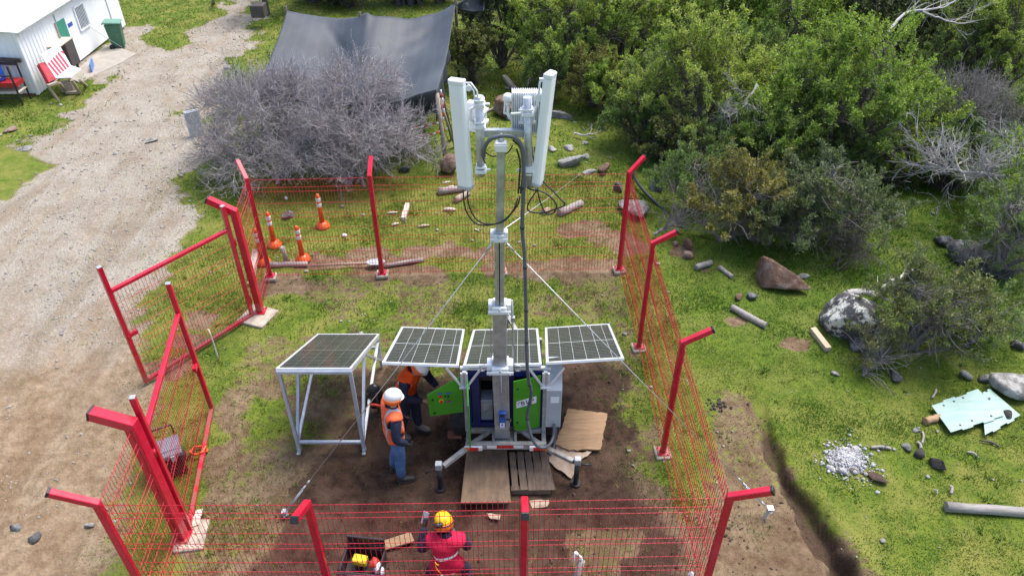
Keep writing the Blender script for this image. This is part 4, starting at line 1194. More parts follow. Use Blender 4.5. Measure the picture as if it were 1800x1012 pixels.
def hand(b, W, d, palm, side, curl, m=3, s=1.):
    """palm with four bent fingers and a thumb; d = direction of the hand, palm = direction the palm faces, side = towards the thumb"""
    W = Vector(W); d = Vector(d).normalized(); palm = Vector(palm); palm = (palm-d*palm.dot(d)).normalized(); side = d.cross(palm)*(1 if side > 0 else -1)
    vs = [W-d*.03, W+d*.02, W+d*.055*s, W+d*.085*s]; es = [(0, 1), (1, 2), (2, 3)]
    rs = [(.026, .026), (.036, .022), (.040, .016), (.036, .013)]
    V, Fs = skin_mesh(vs, es, rs, 0, 1); b.add(V, Fs, m, True)
    for i, (o, L) in enumerate(((.030, .070), (.010, .078), (-.010, .073), (-.029, .058))):
        p = W+d*.075*s+side*o; q = [p]; a = .15
        for k, f in enumerate((.45, .32, .23)):
            a += curl*(1 if k else .7)+.05*i*curl
            p = p+(d*math.cos(a)+palm*math.sin(a))*L*f*s; q.append(p)
        V, Fs = skin_mesh(q, [(0, 1), (1, 2), (2, 3)], [.0095, .009, .0085, .007], 0, 1); b.add(V, Fs, m, True)
    p = W+d*.025*s+side*.034; q = [p, p+(side*.7+d*.6+palm*.3)*.032*s, p+(side*.6+d*.95+palm*.7)*.055*s, p+(side*.4+d*1.2+palm*1.1)*.07*s]
    V, Fs = skin_mesh(q, [(0, 1), (1, 2), (2, 3)], [.012, .0105, .0095, .008], 0, 1); b.add(V, Fs, m, True)

def person(label, loc, yaw, lean, headtilt, headyaw, arms, legs, top, legs_m, vest_m, boot_m, hands, scale=1., drop=0., width=1., vest_low=-.02, group=None):
    """arms: per side (elbow offset, wrist offset, hand dir, palm dir) in leaned upper-body space from the shoulder; legs: (knee, ankle, toe dir)"""
    root = thing('person', label, 'person', loc, yaw, group)
    root.scale = (scale,)*3
    hp = Vector((0, 0, .93))
    L = Matrix.Translation((0, 0, -drop)) @ Matrix.Translation(hp) @ Matrix.Rotation(-lean, 4, 'X') @ Matrix.Translation(-hp)
    U = lambda x, y, z: L @ Vector((x, y, z))
    J = dict(pelvis=Vector((0, 0, .93-drop)), waist=U(0, -.005, 1.06), chest=U(0, -.01, 1.22), upper=U(0, -.02, 1.35), neck=U(0, -.005, 1.45))
    nk = J['neck']; hd = Matrix.Rotation(headyaw, 3, 'Z') @ (Matrix.Rotation(-headtilt, 3, 'X'))
    H = lambda x, y, z: nk+hd @ Vector((x, y, z))
    J['jaw'] = H(0, .025, .065); J['mid'] = H(0, .022, .135); J['crown'] = H(0, .015, .205)
    vs = [J['pelvis'], J['waist'], J['chest'], J['upper'], J['neck'], J['jaw'], J['mid'], J['crown']]
    es = [(0, 1), (1, 2), (2, 3), (3, 4), (4, 5), (5, 6), (6, 7)]
    w = width
    rs = [(.180*w, .150*w), (.178*w, .155*w), (.188*w, .160*w), (.150*w, .118*w), (.064, .064), (.074, .080), (.082, .094), (.058, .068)]
    bones = [('t', 0, 1), ('t', 1, 2), ('t', 2, 3), ('n', 3, 4), ('h', 4, 5), ('h', 5, 6), ('h', 6, 7)]
    ends = []
    for s, a in zip((-1, 1), arms):
        sh = U(s*.205*w, -.015, 1.335); el = sh+Vector(a[0]); wr = el+Vector(a[1])
        i = len(vs); vs += [sh, (sh+el)/2, el, (el+wr)/2, wr]; es += [(3, i), (i, i+1), (i+1, i+2), (i+2, i+3), (i+3, i+4)]
        rs += [(.088*w, .088*w), .076, .066, .060, .045]
        bones += [('s', 3, i), ('a', i, i+1), ('a', i+1, i+2), ('a', i+2, i+3), ('a', i+3, i+4)]
        ends.append((wr, Vector(a[2]), Vector(a[3]), s, a[4] if len(a) > 4 else .5))
    ank = []
    for s, g in zip((-1, 1), legs):
        hip = Vector((s*.095, 0, .86-drop)); kn = Vector(g[0]); an = Vector(g[1])
        i = len(vs); vs += [hip, (hip+kn)/2, kn, (kn+an)/2+Vector((0, -.012, .02)), an]; es += [(0, i), (i, i+1), (i+1, i+2), (i+2, i+3), (i+3, i+4)]
        rs += [(.108*w, .118*w), .100, .083, .078, .066]
        bones += [('l', i, i+1), ('l', i+1, i+2), ('l', i+2, i+3), ('l', i+3, i+4)]
        ank.append((an, Vector(g[2])))
    V, Fs = skin_mesh(vs, es, rs, 0, 2)
    A = np.array([vs[p][:] for _, p, q in bones]); B_ = np.array([vs[q][:] for _, p, q in bones])
    def near(c):
        c = np.array(c[:]); e = B_-A; t = np.clip(((c-A)*e).sum(1)/(e*e).sum(1), 0, 1); d = np.linalg.norm(A+e*t[:, None]-c, axis=1)
        return bones[int(d.argmin())][0]
    b = MB(); kinds = []
    cen = [sum((V[i] for i in f), Vector())/len(f) for f in Fs]
    for c in cen:
        k = near(c)
        if k in 'ts' and c.z < .90-drop: k = 'l'
        kinds.append(k)
    b.v = [tuple(v) for v in V]; b.f = list(Fs); b.sm = [True]*len(Fs)
    b.m = [{'l': 1, 'h': 2}.get(k, 0) for k in kinds]
    for (wr, d, pm, s, cu) in ends: hand(b, wr+d.normalized()*.02, d, pm, -s if True else s, cu, 3)
    # face and ears
    for s in (-1, 1):
        b.lathe([(.0, -.012), (.012, -.008), (.016, .0), (.012, .01), (.0, .014)], 8, H(s*.082, .012, .125), hd @ Matrix.Rotation(math.pi/2, 3, 'Y'), m=2)
        b.lathe([(.0, -.011), (.009, -.006), (.011, 0), (.009, .006), (0, .011)], 8, H(s*.032, .098, .142), m=4)
    V2, F2 = skin_mesh([H(0, .100, .145), H(0, .112, .122), H(0, .120, .108)], [(0, 1), (1, 2)], [.009, .012, .013], 0, 1); b.add(V2, F2, 2, True)
    V2, F2 = skin_mesh([H(-.024, .098, .075), H(0, .106, .077), H(.024, .098, .075)], [(0, 1), (1, 2)], [.005, .008, .005], 0, 1); b.add(V2, F2, 5, True)
    body = b.build('body', [top, legs_m, M['skin'], hands, M['dark'], M['tape_red']], root, local=True)
    # hair below the helmet
    h = MB(); h.lathe([(.086, .09), (.094, .13), (.094, .17)], 16, nk+hd @ Vector((0, -.002, 0)), hd); 
    hv = []
    h.build('hair', M['hair'], root, local=True)
    # vest: the torso faces of the body, let out a little
    vn_ = {}
    for f, k in zip(Fs, kinds):
        n = (V[f[1]]-V[f[0]]).cross(V[f[2]]-V[f[0]])
        for i in f: vn_[i] = vn_.get(i, Vector())+n
    vb = MB(); idx = {}
    keep = []
    for f, k, c in zip(Fs, kinds, cen):
        if (k in 'ts') or (k == 'l' and c.z > .86-drop+vest_low and abs(c.z-.9+drop) < .15) or (k == 'n' and (c-J['neck']).length > .085): keep.append(f)
    vv = []
    for f in keep:
        q = []
        for i in f:
            if i not in idx: idx[i] = len(vv); vv.append(V[i]+vn_[i].normalized()*(.020+.006*math.sin(V[i].z*37+V[i].x*23)))
            q.append(idx[i])
        vb.f.append(tuple(q)); vb.m.append(0); vb.sm.append(True)
    vb.v = [tuple(p) for p in vv]
    ve = vb.build('vest', vest_m, root, local=True)
    sm = ve.modifiers.new('cloth thickness', 'SOLIDIFY'); sm.thickness = .008; sm.offset = -1
    # shoes
    for an, td in ank:
        td = td.normalized(); sd = Vector((-td.y, td.x, 0))
        z0 = an.z-.085
        q = [an+Vector((0, 0, .03)), an+Vector((0, 0, -.035))-td*.015, an+td*.07+Vector((0, 0, -.045)), an+td*.15+Vector((0, 0, -.052)), an+td*.185+Vector((0, 0, -.056))]
        V2, F2 = skin_mesh(q, [(0, 1), (1, 2), (2, 3), (3, 4)], [(.056, .056), (.052, .050), (.050, .042), (.046, .032), (.03, .022)], 0, 2)
        s_ = MB(); s_.add(V2, F2, 0, True); so = s_.build('shoe', boot_m, root, local=True)
        k = MB(); o = []
        for a in np.linspace(0, 2*math.pi, 18, endpoint=False): o.append((.062*math.sin(a), .145*math.cos(a)))
        Mx = Matrix((sd, td, Vector((0, 0, 1)))).transposed().to_4x4(); Mx.translation = an+td*.065+Vector((0, 0, -.092))
        k.prism(o, .025, Mx); k.build('sole', M['rubber'], so, local=True)
    return root, H, hd, J, U

def helmet(root, H, hd, m, brim=True, band=None, pos=(0, .012, .135), s=1., peak=True):
    c = H(*pos)
    b = MB(); n = 24; prof = [(.128, .0), (.127, .03), (.118, .065), (.096, .1), (.062, .122), (.025, .132), (.0, .133)]
    E = hd @ Matrix.Diagonal((s*.93, s*1.10, s*.96))
    b.lathe(prof, n, c, E)
    b.lathe([(.128, .0), (.134, -.003), (.134, -.009), (.124, -.006)], n, c, E)
    if peak:
        o = [(.125*math.cos(a), .125*math.sin(a)+ .028*max(0, math.sin(a))**.5) for a in np.linspace(.25, math.pi-.25, 12)]
        Mx = (E @ Matrix.Rotation(-.18, 3, 'X')).to_4x4(); Mx.translation = c+E @ Vector((0, 0, .012))
        b.prism(o, -.007, Mx)
    for x in (-.035, 0, .035):
        pts = [c+E @ Vector((x, .128*math.sin(a)*math.sqrt(max(0, 1-(x/.13)**2)), .004+.133*math.cos(a)*math.sqrt(max(0, 1-(x/.13)**2)))) for a in np.linspace(-1.25, 1.25, 9)]
        b.tube(pts, .0065, 6)
    o = b.build('helmet', m, root, local=True)
    if band is not None:
        k = MB(); cc = H(pos[0], pos[1]-.005, pos[2])
        prof = [(.131, .004), (.133, -.03), (.126, -.060), (.112, -.088)]
        vs = []; fs = []; nn = 20
        for r, z in prof:
            for i in range(nn): 
                a = math.radians(-235+ 290*i/(nn-1)); vs.append(cc+E @ Vector((r*math.cos(a), r*math.sin(a), z)))
        for j in range(3):
            for i in range(nn-1): fs.append((j*nn+i, j*nn+i+1, (j+1)*nn+i+1, (j+1)*nn+i))
        k.add(vs, fs, 0, True); ko = k.build('neck_shade', band, root, local=True)
        sm = ko.modifiers.new('t', 'SOLIDIFY'); sm.thickness = .006
    return o

VEST1 = vestmat('hiviz_vest_rear', (.88, .155, .06), [(.42, 0, 1., 1.20, .028, -1, -.02, -.20, .20), (1., 0, .0, .10, .016, -.3, .12, 0, 1)], bcol=(.40, .42, .47))
VEST2 = vestmat('hiviz_vest_front', (.80, .085, .012), [(0, 0, 1., 1.19, .045, -1, 9, .14, .21), (0, 0, 1, 1.03, .0, -1, 1, -1, 1)])
VEST3 = vestmat('pink_vest', (.58, .015, .062), [(-.22, 0, 1., 1.165-.20, .022, -1, -.02, -.16, .19)], bcol=(.74, .74, .76))

p1 = gp(703, 833)
man1, H1, hd1, J1, U1 = person('person in orange vest, blue jeans and white helmet watching the open green panel', (p1.x, p1.y, 0), math.radians(-68), .06, .12, math.radians(-8),
    [((-.06, .02, -.27), (.05, .17, -.14), (.3, .9, -.3), (.5, 0, -.9), .5), ((.09, -.04, -.28), (-.06, .15, -.20), (-.3, .6, -.7), (-.9, 0, 0), .6)],
    [((-.10, .03, .48), (-.10, -.06, .092), (-.25, 1, 0)), ((.115, .02, .48), (.13, -.0, .092), (.2, 1, 0))],
    M['navy'], M['denim'], VEST1, M['boot'], M['black'], .92)
helmet(man1, H1, hd1, M['helmet'], band=M['orange_band'], s=.90)
p2 = gp(748, 764)
man2, H2, hd2, J2, U2 = person('person in orange vest and dark trousers bent over a phone beside the green control door', (p2.x-.22, p2.y+.06, 0), math.radians(-118), .42, .80, math.radians(6),
    [((-.05, .10, -.26), (.12, .22, .02), (.4, .9, .1), (.6, 0, -.6), .6), ((.07, .03, -.27), (-.10, .25, .00), (-.25, .95, .15), (-.8, .2, .2), .7)],
    [((-.10, .07, .48), (-.11, .09, .092), (-.2, 1, 0)), ((.11, .03, .48), (.12, -.08, .092), (.15, 1, 0))],
    M['navy'], M['navy'], VEST2, M['boot_g'], M['skin'], .93)
helmet(man2, H2, hd2, M['helmet'], band=M['orange_band'], s=.90)
p3 = Vector((-.715, 4.63, 0))
man3, H3, hd3, J3, U3 = person('person in pink vest and yellow helmet seen from behind, holding up a phone', (p3.x, p3.y, 0), math.radians(4), .20, .50, math.radians(10),
    [((-.12, .05, -.26), (.06, .17, .24), (.2, .6, .8), (.7, .5, 0), .7), ((.07, .06, -.27), (-.16, .20, .04), (-.6, .8, .1), (-.6, 0, .7), .6)],
    [((-.22, .14, .40), (-.27, -.04, .092), (-.35, 1, 0)), ((.22, .15, .40), (.27, -.02, .092), (.35, 1, 0))],
    M['navy'], M['navy'], VEST3, M['boot'], M['black'], .88, width=.98, drop=.20)
helmet(man3, H3, hd3, M['helmet_y'], band=M['orange_band'], s=.94)
E3 = hd3
# goggles strap and headlamp on the yellow helmet
b = MB()
pts = [H3(.136*math.cos(a), .012+.152*math.sin(a), .150+.02*math.sin(a*1)) for a in np.linspace(0, 2*math.pi, 25)]
b.tube(pts, .008, 6, cap=False); gs = b.build('goggle_strap', M['black'], man3, local=True)
b = MB(); b.lathe([(.0, -.02), (.03, -.02), (.034, .0), (.03, .02), (0, .022)], 12, H3(.095, .03, .235), hd3 @ Matrix.Rotation(.7, 3, 'Y')); b.build('headlamp', M['black'], man3, local=True)
b = MB(); q = [H3(-.115+.09*t_*1.0, -.085-.04*math.sin(t_*3.1), .165-.012*math.sin(t_*3.1)) for t_ in np.linspace(0, 1, 8)]
b.tube(q, [.018, .03, .034, .028, .028, .034, .03, .018], 8); b.build('goggles', M['black'], man3, local=True)
b = MB(); b.lathe([(.0, .02), (.03, .02), (.04, 0), (.038, -.03), (0, -.032)], 12, H3(-.125, .02, .10), hd3 @ Matrix.Rotation(-math.pi/2, 3, 'Y')); b.lathe([(.0, .02), (.03, .02), (.04, 0), (.038, -.03), (0, -.032)], 12, H3(.125, .02, .10), hd3 @ Matrix.Rotation(math.pi/2, 3, 'Y')); 
b = MB(); q = [U3(-.12, -.205, 1.15), U3(-.125, -.212, 1.09), U3(-.10, -.21, 1.03), U3(-.075, -.205, .985)]; b.tube(spl(q, 4), .006, 6); b.tube(spl([U3(-.13, -.205, 1.17), U3(-.115, -.214, 1.14), U3(-.085, -.21, 1.125)], 4), .006, 5); b.build('yellow_cord', M['yellow'], man3, local=True)
# small faded print low on the back of the vest
b = MB()
xs_ = np.linspace(-.035, .10, 10)
for i, x in enumerate(xs_):
    hh = .010 if i % 3 else .014
    yb = -.188+.25*(x-.02)**2*4
    c = U3(x, yb-.012, .945+.015*x)
    b.box(c, (.009, .004, hh))
b.lathe([(.013, -.002), (.018, -.002), (.018, .002), (.013, .002)], 12, U3(-.065, -.200, .935), Matrix.Rotation(math.pi/2, 3, 'X'))
b.build('back_print', M['label'], man3, local=True)

def phone(man, J, wrist_arm, label, rot, size=(.075, .009, .15), off=(0, 0, 0), m=None, scr=None):
    mw = Matrix.Translation(man.location) @ Matrix.Rotation(man.rotation_euler.z, 4, 'Z') @ Matrix.Scale(man.scale[0], 4)
    p = mw @ Vector(wrist_arm)
    o = thing('phone', label, 'phone', p)
    o.rotation_euler = rot
    b = MB(); b.box((0, 0, 0), size); b.build('case', m or M['black'], o, bevel=.003, local=True)
    b = MB(); b.box((0, size[1]/2+.0006, 0), (size[0]*.9, .001, size[2]*.92)); b.build('screen', scr or M['dark'], o, local=True)
    return o
a3 = U3(-.205*.98, -.015, 1.335)+Vector((-.12, .05, -.26))+Vector((.06, .17, .24))+Vector((.04, .07, .075))
phone(man3, J3, a3+Vector((-.03, .0, .0)), 'pale grey phone held up by the man in the pink vest', (-.5, 0, -.5), m=M['cab'])
a2 = U2(-.205, -.015, 1.335)+Vector((-.05, .10, -.26))+Vector((.12, .22, .02))+Vector((.05, .09, .03))
phone(man2, J2, a2, 'dark phone in the hands of the man by the green control door', (-1.1, 0, math.radians(-112)), (.08, .009, .16))

# ------------------------------------------------------------------ loose things in and around the compound
def at(px, py, z=0.0):
    p = gp(px, py); return Vector((p.x, p.y, gz(p.x, p.y)+z))
# boards and pallet in front of the trailer
t = thing('plywood_sheet', 'worn muddy plywood sheet lying on the ground in front of the trailer', 'board', (-.31, 6.28, 0))
b = MB(); R = Matrix.Rotation(.0, 4, 'Z'); b.prism([(-.655, 5.83), (-.015, 5.835), (-.075, 6.74), (-.62, 6.76)], .022, Matrix.Translation((0, 0, .075)) @ Matrix.Rotation(.0, 4, 'X')); b.build('sheet', M['ply'], t)
b = MB(); b.box((-.33, 5.95, .035), (.62, .08, .075)); b.build('bearer', M['wood_pallet'], t); b = MB(); b.box((-.34, 6.6, .035), (.52, .08, .075)); b.build('bearer', M['wood_pallet'], t)
t = thing('wooden_pallet', 'muddy slatted wooden pallet beside the plywood sheet, before the trailer', 'pallet', (.24, 6.32, 0))
for i in range(5):
    x = .025+i*.105
    b = MB(); dx = .055*i/4
    b.prism([(x-.04+.02+dx*.0, 6.02), (x+.045+.02+dx, 6.03), (x+.045-.03+dx*.2, 6.66), (x-.04-.025, 6.66)], .02, Matrix.Translation((0, 0, .085+random.uniform(-.004, .004)))); b.build('slat', M['wood_pallet'], t, bevel=.003)
for y in (6.07, 6.34, 6.6):
    b = MB(); b.box((.245, y, .045), (.52, .08, .075)); b.build('bearer', M['wood_pallet'], t)
def slab(name, label, cat, pts, h, m, z=.0, jag=.0, seed=1, bevel=0, curl=0.):
    g = random.Random(seed); P = [gp(*p) for p in pts]
    cx = sum(p.x for p in P)/len(P); cy = sum(p.y for p in P)/len(P)
    out = []
    for i in range(len(P)):
        a, c = P[i], P[(i+1) % len(P)]; L = (c-a).length; k = max(1, int(L/.05)) if jag else 1
        for j in range(k):
            q = a.lerp(c, j/k)
            if j: q = q+Vector((g.uniform(-jag, jag), g.uniform(-jag, jag), 0))
            out.append((q.x-cx, q.y-cy))
    b = MB(); b.prism(out, h, Matrix.Translation((0, 0, 0)))
    o = b.build(name, m, bevel=bevel); o.location = (cx, cy, gz(cx, cy)+z)
    return tag(o, label, cat)
slab('broken_board', 'split brown board lying on mud right of the trailer', 'board', [(998,722),(1067,731),(1055,794),(1000,795),(976,785)], .025, M['ply_torn'], .05, .012, 3)
slab('cardboard_scrap', 'torn pale cardboard trampled into mud by the right jack', 'cardboard', [(985,770),(1012,796),(1040,795),(1018,812),(1004,842),(975,822),(962,806)], .012, M['paper'], .03, .014, 4)
slab('cardboard_scrap', 'small torn cardboard piece behind the middle front fence post', 'cardboard', [(930,880),(965,879),(962,890),(935,893)], .012, M['paper'], .03, .012, 5)
slab('cardboard_scrap', 'crumpled cardboard bit lying just in front of the plywood sheet', 'cardboard', [(855,903),(880,905),(878,914),(862,912)], .012, M['paper'], .03, .012, 6)
slab('plank', 'short wide brown plank on mud left of the man in pink', 'plank', [(654,960),(722,938),(729,954),(656,976)], .03, M['ply_torn'], .02, 0, 7, .004)
slab('timber_offcut', 'wooden block wedged under the trailer wheel on the left', 'timber', [(787,774),(812,774),(812,764),(788,764)], .06, M['brick'], .02, 0, 8, .004)
# black bag on the ground behind the man in jeans
t = thing('black_bag', 'black rucksack standing against the solar stand behind the man in jeans', 'bag', gp(662, 725))
P = gp(662, 725); V_, F_ = skin_mesh([P+Vector(q) for q in ((0, 0, .1), (0, .02, .28), (.01, .03, .46), (.03, .03, .55))], [(0, 1), (1, 2), (2, 3)], [(.13, .1), (.15, .11), (.12, .09), (.05, .04)], 0, 2)
b = MB(); b.add(V_, F_, 0, True); b.build('sack', M['black'], t)
b = MB(); b.tube(spl([P+Vector(q) for q in ((-.06, -.1, .5), (-.08, -.16, .35), (-.07, -.13, .15))], 5), .015, 6); b.build('strap', M['rubber'], t)
b = MB(); b.tube(spl([P+Vector(q) for q in ((.06, -.1, .5), (.08, -.16, .35), (.07, -.13, .15))], 5), .015, 6); b.build('strap', M['rubber'], t)
P = gp(664, 740); b = MB(); b.tube(spl([P+Vector(q) for q in ((-.06, 0, .34), (0, -.02, .36), (.08, -.02, .33))], 4), [.02]*9, 8); o = b.build('red_strap', M['tape_red'], t)
# black toolbox by the left fence
P = Vector((-4.62, 6.42, 0)); t = thing('toolbox', 'black wheeled toolbox with grey lid in dirt outside the gate', 'toolbox', P, .5)
Rz = lambda a: Matrix.Rotation(a, 3, 'Z')
b = MB(); b.box((0, 0, .20), (.44, .30, .34)); 
for i in range(9): b.box((-.2+i*.05, -.155, .2), (.02, .02, .28))
b.build('tub', M['black'], t, bevel=.01, local=True)
b = MB(); b.box((0, 0, .405), (.48, .36, .07)); b.box((0, .02, .445), (.36, .24, .02)); lo = b.build('lid', mat('grey_lid', (.19, .2, .225), .35, var=.12), t, bevel=.012, local=True)
b = MB(); b.tube([(-.2, .19, .38), (-.2, .21, .60), (.2, .21, .60), (.2, .19, .38)], .014, 8); b.build('handle', M['black'], t, local=True)
for x in (-.12, .12):
    b = MB(); b.box((x, -.19, .38), (.06, .02, .09)); b.build('latch', M['cab'], t, bevel=.004, local=True)
for x in (-.2, .2):
    b = MB(); b.lathe([(.0, -.03), (.07, -.03), (.075, 0), (.07, .03), (0, .03)], 16, (x*1.1, .12, .075), Matrix.Rotation(math.pi/2, 3, 'Y')); b.build('wheel', M['rubber'], t, local=True)
P = Vector((-4.32, 6.72, 0)); b = MB()
for i in range(6):
    a = i*1.05; b.tube(spl([(.10*math.cos(a+q)*(1+.15*math.sin(5*q)), .09*math.sin(a+q), .03+.014*i) for q in np.linspace(0, 1.6, 5)], 3), .016, 6)
o = b.build('orange_strap', M['orange'], loc=None); o.location = P; tag(o, 'coiled orange strap on the ground beside the black toolbox', 'strap')
# open tool case at the bottom
P = Vector((-1.76, 4.95, 0)); t = thing('tool_case', 'open black tool case with yellow latches at the very front', 'tool case', P, -.12)
b = MB(); w, d, h = .46, .34, .20
for c, s in (((0, -d/2, h/2), (w, .03, h)), ((0, d/2, h/2), (w, .03, h)), ((-w/2, 0, h/2), (.03, d-.03, h)), ((w/2, 0, h/2), (.03, d-.03, h)), ((0, 0, .015), (w-.03, d-.03, .03))): b.box(c, s)
b.box((0, -d/2-.02, h-.03), (w+.02, .03, .05))
b.build('tub', M['black'], t, bevel=.008, local=True)
for x in (-.17, .15):
    b = MB(); b.box((x, -d/2-.04, .10), (.07, .025, .13)); b.build('latch', M['yellow'], t, bevel=.006, local=True)
b = MB(); b.box((0, -d/2-.038, .14), (.10, .006, .02)); b.build('badge', M['amber'], t, local=True)
b = MB(); b.tube([(-.16, -d/2-.03, .19), (-.16, -d/2-.07, .21), (.14, -d/2-.07, .21), (.14, -d/2-.03, .19)], .016, 8); b.build('handle', M['black'], t, local=True)
b = MB(); b.box((0, d/2+.012, h+.03), (w, .03, .08)); b.box((0, d/2+.03, h+.1), (w, .03, .12)); b.build('lid', M['black'], t, bevel=.006, local=True)
t2 = P
b = MB(); b.box((0, 0, 0), (.17, .11, .09)); o = b.build('battery_charger', M['yellow'], bevel=.012); o.location = P+Vector((-.03, .02, .17)); o.rotation_euler = (0, 0, -.2); tag(o, 'yellow boxed tool lying inside the open tool case', 'power tool')
for i, (dx, dy, lab, mt) in enumerate(((.15, -.03, 'crumpled red bag tucked into the open tool case', M['tape_red']), (.20, -.08, 'pale plastic bag spilling from the tool case corner', M['rag']))):
    V0, T0 = ico(2); gg = np.random.default_rng(i+40); Vv = V0*(1+gg.normal(0, .14, (len(V0), 1)))*np.array([.06, .07, .05 if i == 0 else .10])
    o = mesh_np('plastic_bag', Vv, tris=T0, mats=mt); o.location = P+Vector((dx, dy, .19 if i == 0 else .12)); tag(o, lab, 'bag')
# stake with a white rag
P = gp(1005, 1040); t = thing('rag_stake', 'leaning brown stake with a white rag tied on top, at the front', 'stake', P)
top_ = py_(P.y+.12, 1022, 985); b = MB(); b.tube([P, P.lerp(top_, .5), top_], [.045, .04, .042], 10); b.build('shaft', M['wood_grey'], t)
b = MB(); q = [top_+Vector(o) for o in ((0, 0, .02), (-.02, .01, .07), (-.07, .02, .12), (-.09, 0, .09), (-.085, -.01, .0))]; b.tube(spl(q, 4), [.014, .02, .022, .02, .014, .012, .016, .02, .022, .018, .014, .012, .015, .018, .016, .012, .01][:17], 7); b.build('rag', M['rag'], t)
o = MB(); V0, T0 = ico(2); gg = np.random.default_rng(77); o = mesh_np('litter', V0*(1+gg.normal(0, .2, (len(V0), 1)))*np.array([.035, .03, .06]), tris=T0, mats=M['rag']); o.location = (2.0, 4.62, .42); tag(o, 'white scrap caught low in the right fence near the front corner', 'litter')
# delineator posts
def delineator(p, label, lean=0.):
    t = thing('delineator_post', label, 'delineator', p, 0, 'orange delineator posts standing behind the rear fence')
    b = MB(); b.lathe([(.14, 0), (.145, .03), (.13, .05), (.12, .085), (.075, .115), (.055, .13)], 18); b.build('base', M['orange'], t, local=True)
    b = MB(); b.lathe([(.052, .12), (.046, .40), (.044, .72), (.03, .745), (.02, .76), (0, .765)], 16); b.build('tube', M['orange'], t, local=True)
    for z in (.48, .60):
        b = MB(); b.lathe([(.047, z), (.0485, z+.004), (.0475, z+.076), (.0455, z+.08)], 16); b.build('reflective_band', M['refl_white'], t, local=True)
    return t
dl = delineator(gp(463, 462), 'orange delineator post half hidden behind the left rear corner post of the fence')
for (px, py, l) in ((483, 432, 'orange delineator post just behind the half hidden one, left of the grey stake'), (533, 457, 'orange delineator post standing right of the short grey stake'), (568, 399, 'orange delineator post farthest back, near the bare thorn bush')):
    dup(dl, gp(px, py), label=l)
t = gp(505, 462); b = MB(); b.tube([t, t+Vector((-.03, 0, .36))], .045, 8); tag(b.build('wooden_stake', M['wood_grey'], loc=t), 'short grey wooden stake standing among the orange delineator posts', 'stake')
# shovel and poles by the rear fence
a, c = gp(545, 467, .05), gp(646, 462, .05); t = thing('shovel', 'long handled shovel lying flat on the ground behind the rear fence', 'shovel', a)
b = MB(); b.tube([a, a.lerp(c, .5), c], .022, 8); b.build('handle', M['wood_raw'], t)
d = (c-a).normalized(); n = Vector((-d.y, d.x, 0)); b = MB()
o = [(-.02, -.03), (.06, -.10), (.22, -.105), (.30, -.06), (.33, 0), (.30, .06), (.22, .105), (.06, .10), (-.02, .03)]
Mx = Matrix((d, n, Vector((0, 0, 1)))).transposed().to_4x4(); Mx.translation = c+Vector((0, 0, .01)); b.prism(o, .012, Mx); b.build('blade', M['galv'], t)
def log(name, label, cat, p0, p1, r0, r1=None, m=None, n=10, z=None, wob=.01, sq=False):
    a, c = gp(*p0), gp(*p1); r1 = r1 or r0
    if z is None: z = (0, 0)
    a = Vector((a.x, a.y, gz(a.x, a.y)+r0*.85+z[0])); c = Vector((c.x, c.y, gz(c.x, c.y)+r1*.85+z[1]))
    b = MB()
    if sq: b.bar(a, c, r0*2, r1*2)
    else:
        g = random.Random(zlib.crc32(label.encode()) & 255); K = 6
        pts = [a.lerp(c, i/(K-1))+Vector((g.uniform(-wob, wob), g.uniform(-wob, wob), g.uniform(-wob, wob)*.5)) for i in range(K)]
        b.tube(pts, [r0+(r1-r0)*i/(K-1)+g.uniform(-.004, .004) for i in range(K)], n)
    o = b.build(name, m or M['wood_grey'], loc=a.lerp(c, .5), bevel=.004 if sq else 0)
    return tag(o, label, cat)
log('round_pole', 'peeled round pole lying against the rear fence between its left two posts', 'pole', (474, 468), (542, 464), .06, .055, M['wood_grey'])
log('round_pole', 'slim pole lying right of the second rear fence post', 'pole', (676, 466), (745, 457), .045, .04, M['wood_grey'])
log('round_pole', 'thick round log under the left antenna behind the rear fence', 'log', (770, 341), (824, 334), .08, .075, M['wood_grey'])
log('round_pole', 'broken log with pale split end just below the thick round log', 'log', (800, 356), (824, 342), .075, .06, M['wood_raw'])
log('round_pole', 'grey log lying behind the fence under the right antenna cable loops', 'log', (983, 378), (1022, 360), .085, .08, M['wood_grey'])
log('round_pole', 'short stub of log left of the grey log', 'log', (955, 376), (964, 370), .07, .06, M['wood_raw'])
log('split_board', 'pale split board lying on grass near the second rear post', 'board', (709, 387), (717, 362), .05, .05, M['ply_pale'], sq=True)
log('fence_pole', 'smooth grey pole lying on grass below the brown angular rock', 'pole', (1286, 543), (1346, 576), .06, .055, M['wood_grey'], 12)
log('timber_beam', 'pale square timber beam lying on grass left of the lichen boulder', 'beam', (1427, 582), (1455, 617), .05, .05, M['wood_beam'], sq=True)
log('fence_pole', 'long thick grey pole lying on grass at the lower right edge', 'pole', (1662, 893), (1860, 908), .065, .06, M['wood_grey'], 14)
log('round_pole', 'small weathered log end on leaf litter beside the reddish stones', 'log', (1222, 472), (1249, 463), .06, .05, M['wood_grey'])
log('round_pole', 'thin weathered stick on leaf litter under the shrubs', 'log', (1265, 470), (1287, 488), .045, .04, M['wood_grey'])
log('brown_stick', 'short brown timber stub poking out under the teal sheets', 'timber', (1625, 745), (1650, 735), .055, .05, M['ply_torn'])
log('white_board', 'narrow white board leaning in the gap behind the far gate post', 'board', (441, 500), (455, 462), .05, .05, M['ply_pale'], sq=True, z=(0, .25))
log('pale_stick', 'thin pale stick standing upright in grass beside the far gate leaf', 'stick', (384, 632), (383, 628), .014, .012, M['ply_pale'], z=(0, .60))
log('fallen_plank', 'grey plank lying in the grass behind the antennas', 'plank', (886, 138), (910, 165), .06, .06, M['ply_pale'], sq=True)
